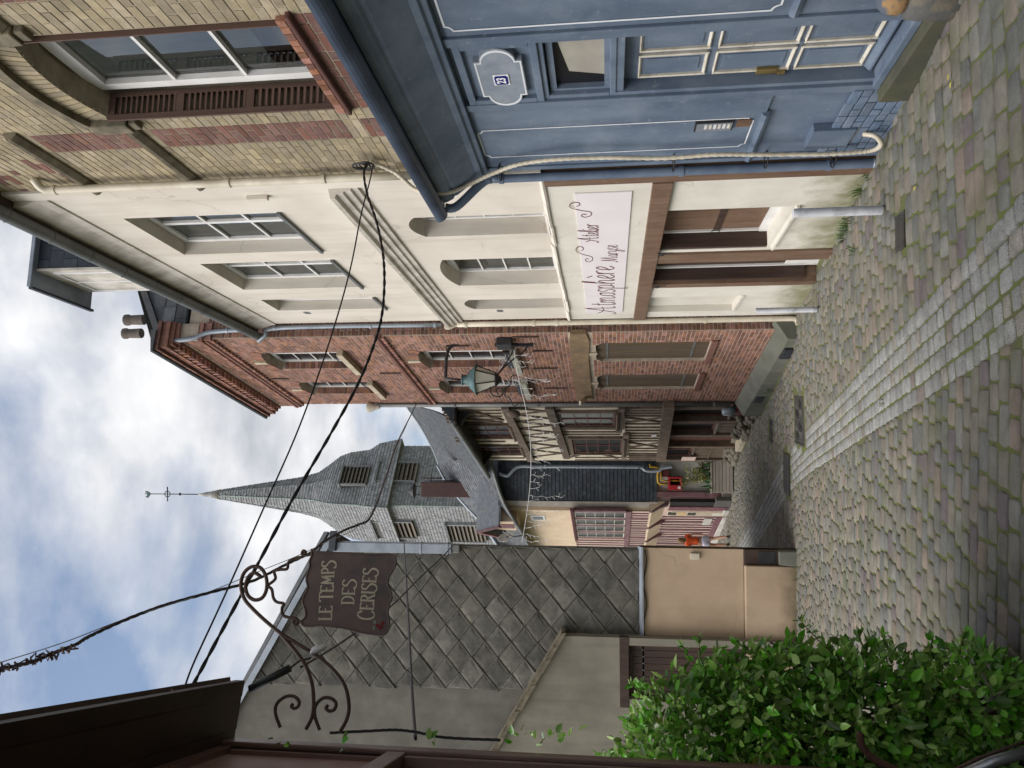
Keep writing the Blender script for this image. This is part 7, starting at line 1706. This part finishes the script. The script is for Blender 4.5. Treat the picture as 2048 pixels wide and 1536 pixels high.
weed(on_ground(1594, 1155)+Vector((0, -.05, 0)), 10, .07, .25, 'thin weeds along the tan wall foot')
# a few yellow leaves on the setts
for i, (px_, py_) in enumerate(((1911, 146), (1914, 178), (1842, 373), (1531, 740), (1690, 725))):
    p = on_ground(px_, py_); p.z = surf_z(p.x, p.y)+.035; me = leaf_me('fallen_leaf', M('yellow leaf', (.42, .36, .09), (.35, .28, .06), 9, .7), 1, .6); o = bpy.data.objects.new('fallen_leaf', me); COL.objects.link(o); o.matrix_world = orient(Vector((jit(1), jit(1), .1)), (0, 0, 1), .05, p); tag(o, ('yellow fallen leaf on the setts before the blue door', 'pale yellow leaf on the setts below the blue door step', 'yellow leaf beside the blue downpipe shoe', 'pale leaf on the setts below the concrete plinth', 'pale leaf on the setts near the granite strip')[i], 'leaf', 'fallen leaves on the setts')
# ---------------------------------------------------------------- planter of pale boards with its shrubs
pz = on_ground(1472, 955); pa, pb2 = F4.s(1440, 926, .9)-.15, F4.s(1440, 986, .9)
plt = thing('planter_box', 'pale board planter box with green plants before the slate hung wall', 'planter', F4.pt((pa+pb2)/2, pz.z, .7))
m_pb = M('pale grey board', (.36, .32, .28), (.29, .255, .22), 5, .8, .3, 40, stretch=(.4, 3, 3), var=.12)
zt_ = F4.z(1424, 960, .9); nb = 6; hb = (zt_-pz.z-.05)/nb
for i in range(nb):
    q = MB(); q.cur = random.random(); q.box(F4, pa, pb2, pz.z+.05+hb*i, pz.z+.05+hb*(i+1)-.012, .87, .90); q.build('plank', m_pb, plt, bevel=.006)
    for s_ in (pa, pb2-.03): q = MB(); q.cur = random.random(); q.box(F4, s_, s_+.03, pz.z+.05+hb*i, pz.z+.05+hb*(i+1)-.012, .2, .868); q.build('plank', m_pb, plt)
q = MB(); q.box(F4, pa+.03, pb2-.03, pz.z+.1, zt_-.08, .2, .868); q.build('soil', M('potting soil', (.03, .022, .016), (.04, .03, .02), 9, .95, .5, 40), plt)
q = MB(); q.box(F4, pa-.02, pb2+.02, zt_, zt_+.035, .84, .93); q.build('cap_board', m_pb, plt, bevel=.006)
shr = thing('planter_shrubs', 'yellow green shrubs and strappy plants growing in the pale planter', 'plant', F4.pt((pa+pb2)/2, zt_, .5)); it = []; it2 = []; random.seed(50); q = MB()
m_l2 = leafmat('yellow green leaf', (.10, .12, .022), (.16, .15, .03), .35, .02); m_l3 = leafmat('mid green leaf', (.035, .12, .03), (.05, .15, .04), .3, .02)
for i in range(12):
    p = F4.pt(random.uniform(pa+.1, pb2-.3), zt_-.1, random.uniform(.3, .75)); h_ = random.uniform(.4, 1.0) if i < 9 else .4; tip = p+Vector((jit(.25), jit(.15), h_)); path_ = smooth_path([p, p.lerp(tip, .5)+Vector((jit(.08), 0, .05)), tip], 6); q.tube(path_, .008, 4, False)
    for pp in path_[3:]:
        for k in range(7): it.append((1, orient(Vector((jit(1), jit(1), jit(.7))), Vector((jit(.5), -.5, 1)), random.uniform(.05, .09), pp+Vector((jit(.10), jit(.10), jit(.06))))))
q.build('stems', m_twig, shr, kind='stuff')
lay(shr, 'leaf', it, [leaf_me('leaf', m_l2, 1, .7)], 150)
for i in range(40):
    p = F4.pt(random.uniform(pa+.05, pb2-.05), zt_-.02, random.uniform(.6, .88)); it2.append((1, orient(Vector((jit(1), -.4+jit(.6), random.uniform(.1, .9))), Vector((0, -.6, 1)), random.uniform(.18, .42), p)))
lay(shr, 'strappy_leaf', it2, [leaf_me('strappy_leaf', m_l3, 1, .14, .04)], 60)

# ================================================================ cables
def plan_pt(A, B, px, py):
    """where the sight line of a photo point crosses the vertical plane through A and B"""
    A = Vector(A); B = Vector(B); d = (B-A); n = Vector((-d.y, d.x, 0)).normalized(); r = ray(px, py); return r*(A.dot(n)/r.dot(n))
def cable(name, label, A, B, pts, r, mat=m_cable, ends=True, k=8, twist=0):
    P = smooth_path([plan_pt(A, B, *p) for p in pts], k)
    if not twist:
        q = MB(); q.tube(P, r, 6); o = q.build(name, mat, None, True); return tag(o, label, 'cable', 'cables strung across the street')
    t = thing(name, label, 'cable', P[0], 'cables strung across the street')
    fine = smooth_path(P, 6)
    for j in range(twist):
        Q = []
        for i, p in enumerate(fine):
            a = i*.30+j*2*math.pi/twist; Q.append(p+Vector((math.cos(a)*r*.36, 0, math.sin(a)*r*.36)))
        q = MB(); q.tube(Q, r*.62, 5); q.build('strand', mat, t, True)
    return t
A0 = F1.p3(738, 322, .05); B0 = Vector((-1.75, 4.35, 0))
cable('twisted_cable', 'thick twisted black cable sagging from the blue shop corner over the street', A0, B0, [(738, 324), (728, 345), (735, 390), (752, 440), (765, 500), (769, 560), (764, 630), (748, 690), (715, 770), (660, 870), (590, 990), (520, 1120), (450, 1250), (385, 1372)], .0135, twist=2, k=6)
cable('thin_cable', 'thin straight black cable running beside the twisted one', A0+Vector((0, 0, .1)), B0+Vector((-.1, .1, 0)), [(745, 332), (740, 360), (722, 430), (700, 540), (660, 680), (600, 850), (530, 1010), (450, 1190), (390, 1320), (370, 1372)], .0065)
q = MB(); q.tube([A0+F1.d*(.09*math.cos(t*.7))*(1-t*.012)+Vector((0, 0, .08*math.sin(t*.7)+.004*t))+F1.n*.05 for t in range(26)], .010, 5); co = q.build('cable_coil', m_cable, None, True); tag(co, 'black coil of cable at the top of the cream conduit', 'cable')
A1 = F2.p3(833, 807, .08); B1 = Vector((-1.66, 3.9, 0))
cable('bundled_cable', 'dark bundled cable looping from the brick house past the hanging sign', A1, B1, [(833, 807), (822, 830), (795, 885), (770, 960), (742, 1032), (715, 1050), (690, 1060), (650, 1082), (620, 1106), (570, 1130), (505, 1162), (420, 1185), (330, 1210), (250, 1240), (180, 1272), (150, 1290), (110, 1305), (60, 1325), (0, 1338), (-60, 1350)], .013, M('bundled grey brown cable', (.055, .045, .05), (.035, .03, .035), 20, .7, .3, 60), twist=3, k=5)
cable('guy_wire', 'thin grey wire stretched above the bundled cable', A1, B1, [(833, 806), (800, 880), (745, 1020), (640, 1090), (505, 1148), (400, 1190), (250, 1238), (130, 1284), (0, 1325), (-60, 1342)], .0035, m_zinc)
A2 = L1.p3(812, 1085, .2); B2 = RR.pt(.0, 0)
cable('wall_cable', 'black cable from the corner pipe of the slate house to the restaurant post', A2, B2, [(808, 1085), (812, 1150), (818, 1260), (824, 1380), (831, 1478)], .010)
cable('drooping_cable', 'thin black cable crossing the diamond slates behind the hanging sign', A2+Vector((0, 0, 0)), B2+Vector((0, .3, 0)), [(905, 1092), (880, 1118), (840, 1155), (790, 1205), (740, 1245), (690, 1280), (640, 1312), (600, 1335)], .009)
cable('bunched_wires', 'bunched black wires running down the restaurant corner post', RR.pt(-.05, 0, .05), RR.pt(-.05, 0, .05)+Vector((.6, .2, 0)), [(660, 1466), (740, 1462), (790, 1460), (830, 1464), (880, 1474), (940, 1478), (1000, 1480)], .009, twist=3, k=4)
# wall lamp: black tube arm with a clear bulb cover
wl = thing('arm_lamp', 'black tube lamp arm with a clear glass cover poking past the restaurant cornice', 'lamp', FS.p3(505, 1370))
q = MB(); q.tube([FS.p3(500, 1378), FS.p3(580, 1336)], .022, 10); q.build('arm', m_iron, wl, True)
q = MB(); q.tube(smooth_path([FS.p3(582, 1335), FS.p3(600, 1322), FS.p3(622, 1316)], 4), .006, 6); q.build('wire', m_cable, wl, True)
q = MB(); q.tube(smooth_path([FS.p3(620, 1306), FS.p3(632, 1300), FS.p3(645, 1296), FS.p3(653, 1292)], 4), [.006, .012, .017, .020, .022, .023, .022, .02, .018, .016, .012, .008, .004], 10); q.build('glass_cover', M('clear plastic cover', (.5, .5, .5), (.45, .45, .45), 5, .1, 0, spec=.8), wl, True)
# ---------------------------------------------------------------- icicle fairy lights
A3 = F2.p3(1040, 700, .3); B3 = up(b0, 0)+Vector((.05, -.02, 0))
lts = thing('fairy_lights', 'white icicle fairy lights strung from the lantern bracket across to the slate house', 'string lights', A3)
m_fl = M('white light wire', (.62, .62, .62), (.5, .5, .5), 9, .5, 0)
main = smooth_path([plan_pt(A3, B3, *p) for p in ((1028, 700), (1032, 730), (1040, 770), (1050, 810), (1057, 850), (1061, 890), (1062, 930), (1060, 970), (1056, 1010), (1050, 1050), (1044, 1084))], 6)
q = MB(); q.tube(main, .006, 5); q.build('main_wire', m_fl, lts, True)
random.seed(61)
for i in range(3, len(main)-1, 2):
    if random.random() < .12: continue
    p = main[i]; L__ = random.choice((.2, .35, .5, .6)); q = MB(); path_ = [p]; 
    for k in range(int(L__/.06)): path_.append(path_[-1]+Vector((jit(.03), jit(.03), -.06)))
    q.tube(path_, .0035, 4, False)
    for pp in path_[1:]:
        if random.random() < .7: dd_ = Vector((jit(1), jit(.5), -.6+jit(.5))).normalized(); q.tube([pp, pp+dd_*.075], .0045, 4, True)
    q.build('icicle', m_fl, lts, False)
random.seed(62); q = MB()
for j in range(10):      # tangles of the same lights over the window boxes
    p = F2.pt(random.uniform(W1[0][0], W1[0][1]+.2), W1[0][2]+random.uniform(-.05, .2), random.uniform(.08, .3)); path_ = [p+Vector((jit(.12), jit(.12), jit(.12))) for _ in range(6)]; q.tube(smooth_path(path_, 4), .004, 4, False)
q.build('tangle', m_fl, lts, False, kind='stuff')
# fairy light bundle wound round the near end of the bundled cable
q = MB(); random.seed(63); wrap = thing('wound_lights', 'dark fairy light string wound round the cable end near the restaurant cornice', 'string lights', plan_pt(A1, B1, 60, 1325))
for px_ in range(-40, 150, 6):
    p = plan_pt(A1, B1, px_, 1338-(px_*.27)); q.tube([p+Vector((jit(.035), jit(.035), jit(.035))) for _ in range(4)], .006, 4, False)
q.build('bulb_string', m_rust, wrap, False, kind='stuff')

# ================================================================ person walking away
def person():
    base = on_ground(1460, 1083); base.z = surf_z(base.x, base.y)+.03; H = 1.66
    t = thing('person', 'person in an orange top and white shorts walking away down the street', 'person', base)
    fwd = Vector((-.42, .9, 0)).normalized(); rt = Vector((fwd.y, -fwd.x, 0))
    P = lambda a, b, c: base+rt*a+fwd*b+Vector((0, 0, c))
    def skin(name, joints, edges, mat, sub=2, root=0):
        me = bpy.data.meshes.new(name); me.from_pydata([j[0] for j in joints], edges, []); me.materials.append(mat); o = bpy.data.objects.new(name, me); COL.objects.link(o)
        md = o.modifiers.new('skin', 'SKIN'); md.use_smooth_shade = True
        sv = me.skin_vertices[0].data if me.skin_vertices else None
        if sv is None:
            bpy.context.view_layer.objects.active = o
            me.skin_vertices  # created with the modifier
        for i, j in enumerate(joints): me.skin_vertices[0].data[i].radius = j[1]
        me.skin_vertices[0].data[root].use_root = True
        s2 = o.modifiers.new('sub', 'SUBSURF'); s2.levels = sub; s2.render_levels = sub
        dg = bpy.context.evaluated_depsgraph_get(); me2 = bpy.data.meshes.new_from_object(o.evaluated_get(dg)); bpy.data.objects.remove(o); me2.materials.clear(); me2.materials.append(mat); me2.name = name
        me2.polygons.foreach_set('use_smooth', [True]*len(me2.polygons)); o = bpy.data.objects.new(name, me2); COL.objects.link(o); adopt(o, t); return o
    m_skin = M('tanned skin', (.36, .20, .135), (.31, .165, .11), 6, .6, 0); m_or = M('orange cotton', (.62, .095, .022), (.52, .075, .018), 7, .9, .3, 30); m_sh = M('pale lilac shorts', (.50, .48, .58), (.42, .40, .52), 7, .9, .3, 30); m_hair = M('brown hair', (.13, .075, .035), (.2, .12, .055), 30, .6, .4, 60); m_shoe = M('dark sandal', (.03, .025, .025), (.05, .04, .04), 9, .7)
    R2 = lambda a, b: (a, b)
    J = [(P(0, 0, .90), (.135, .10)), (P(0, .01, 1.08), (.115, .085)), (P(0, .01, 1.24), (.13, .085)), (P(0, .0, 1.36), (.12, .07)), (P(0, .01, 1.43), (.05, .05)), (P(0, .02, 1.49), (.055, .06)), (P(0, .03, 1.58), (.075, .09)), (P(0, .03, 1.655), (.05, .06)),
         (P(-.165, 0, 1.355), (.05, .05)), (P(-.215, -.04, 1.12), (.04, .04)), (P(-.205, .06, .92), (.032, .032)), (P(-.20, .10, .84), (.03, .02)), (P(-.195, .12, .77), (.014, .012)),
         (P(.165, 0, 1.355), (.05, .05)), (P(.215, -.05, 1.12), (.04, .04)), (P(.215, -.06, .91), (.032, .032)), (P(.21, -.04, .83), (.03, .02)), (P(.205, -.03, .76), (.014, .012)),
         (P(-.085, 0, .84), (.085, .085)), (P(-.09, .16, .47), (.055, .055)), (P(-.085, .12, .27), (.052, .055)), (P(-.08, .10, .09), (.032, .032)), (P(-.08, .20, .03), (.035, .02)),
         (P(.085, 0, .84), (.085, .085)), (P(.09, -.02, .46), (.055, .055)), (P(.09, -.16, .27), (.052, .055)), (P(.09, -.26, .12), (.032, .032)), (P(.09, -.20, .04), (.034, .02))]
    E_ = [(0, 1), (1, 2), (2, 3), (3, 4), (4, 5), (5, 6), (6, 7), (3, 8), (8, 9), (9, 10), (10, 11), (11, 12), (3, 13), (13, 14), (14, 15), (15, 16), (16, 17), (0, 18), (18, 19), (19, 20), (20, 21), (21, 22), (0, 23), (23, 24), (24, 25), (25, 26), (26, 27)]
    body = skin('body', J, E_, m_skin)
    skin('top', [(P(0, 0, .93), (.165, .125)), (P(0, .01, 1.1), (.14, .105)), (P(0, .01, 1.24), (.15, .10)), (P(0, 0, 1.36), (.135, .082)), (P(-.16, 0, 1.355), (.066, .066)), (P(-.195, -.02, 1.23), (.062, .062)), (P(.16, 0, 1.355), (.066, .066)), (P(.195, -.025, 1.23), (.062, .062)), (P(0, .0, 1.42), (.07, .06))], [(0, 1), (1, 2), (2, 3), (3, 4), (4, 5), (3, 6), (6, 7), (3, 8)], m_or)
    skin('shorts', [(P(0, 0, .93), (.155, .12)), (P(0, -.01, .82), (.165, .135)), (P(-.09, .03, .74), (.105, .11)), (P(-.095, .09, .60), (.098, .10)), (P(.09, .0, .74), (.105, .11)), (P(.095, -.01, .60), (.098, .10))], [(0, 1), (1, 2), (2, 3), (1, 4), (4, 5)], m_sh)
    skin('hair', [(P(0, .0, 1.66), (.07, .08)), (P(0, -.01, 1.58), (.10, .11)), (P(0, -.03, 1.48), (.105, .085)), (P(0, -.05, 1.40), (.075, .045))], [(0, 1), (1, 2), (2, 3)], m_hair)
    for a, b, c, d in ((-.08, .10, .05, .24), (.09, -.27, .08, -.13)):
        q = MB(); q.hexa([P(a-.04, b-.05, c-.05), P(a+.04, b-.05, c-.05), P(a+.045, d, .005), P(a-.045, d, .005), P(a-.035, b-.05, c+.03), P(a+.035, b-.05, c+.03), P(a+.04, d, .05), P(a-.04, d, .05)]); q.build('shoe', m_shoe, t, bevel=.01)
person()
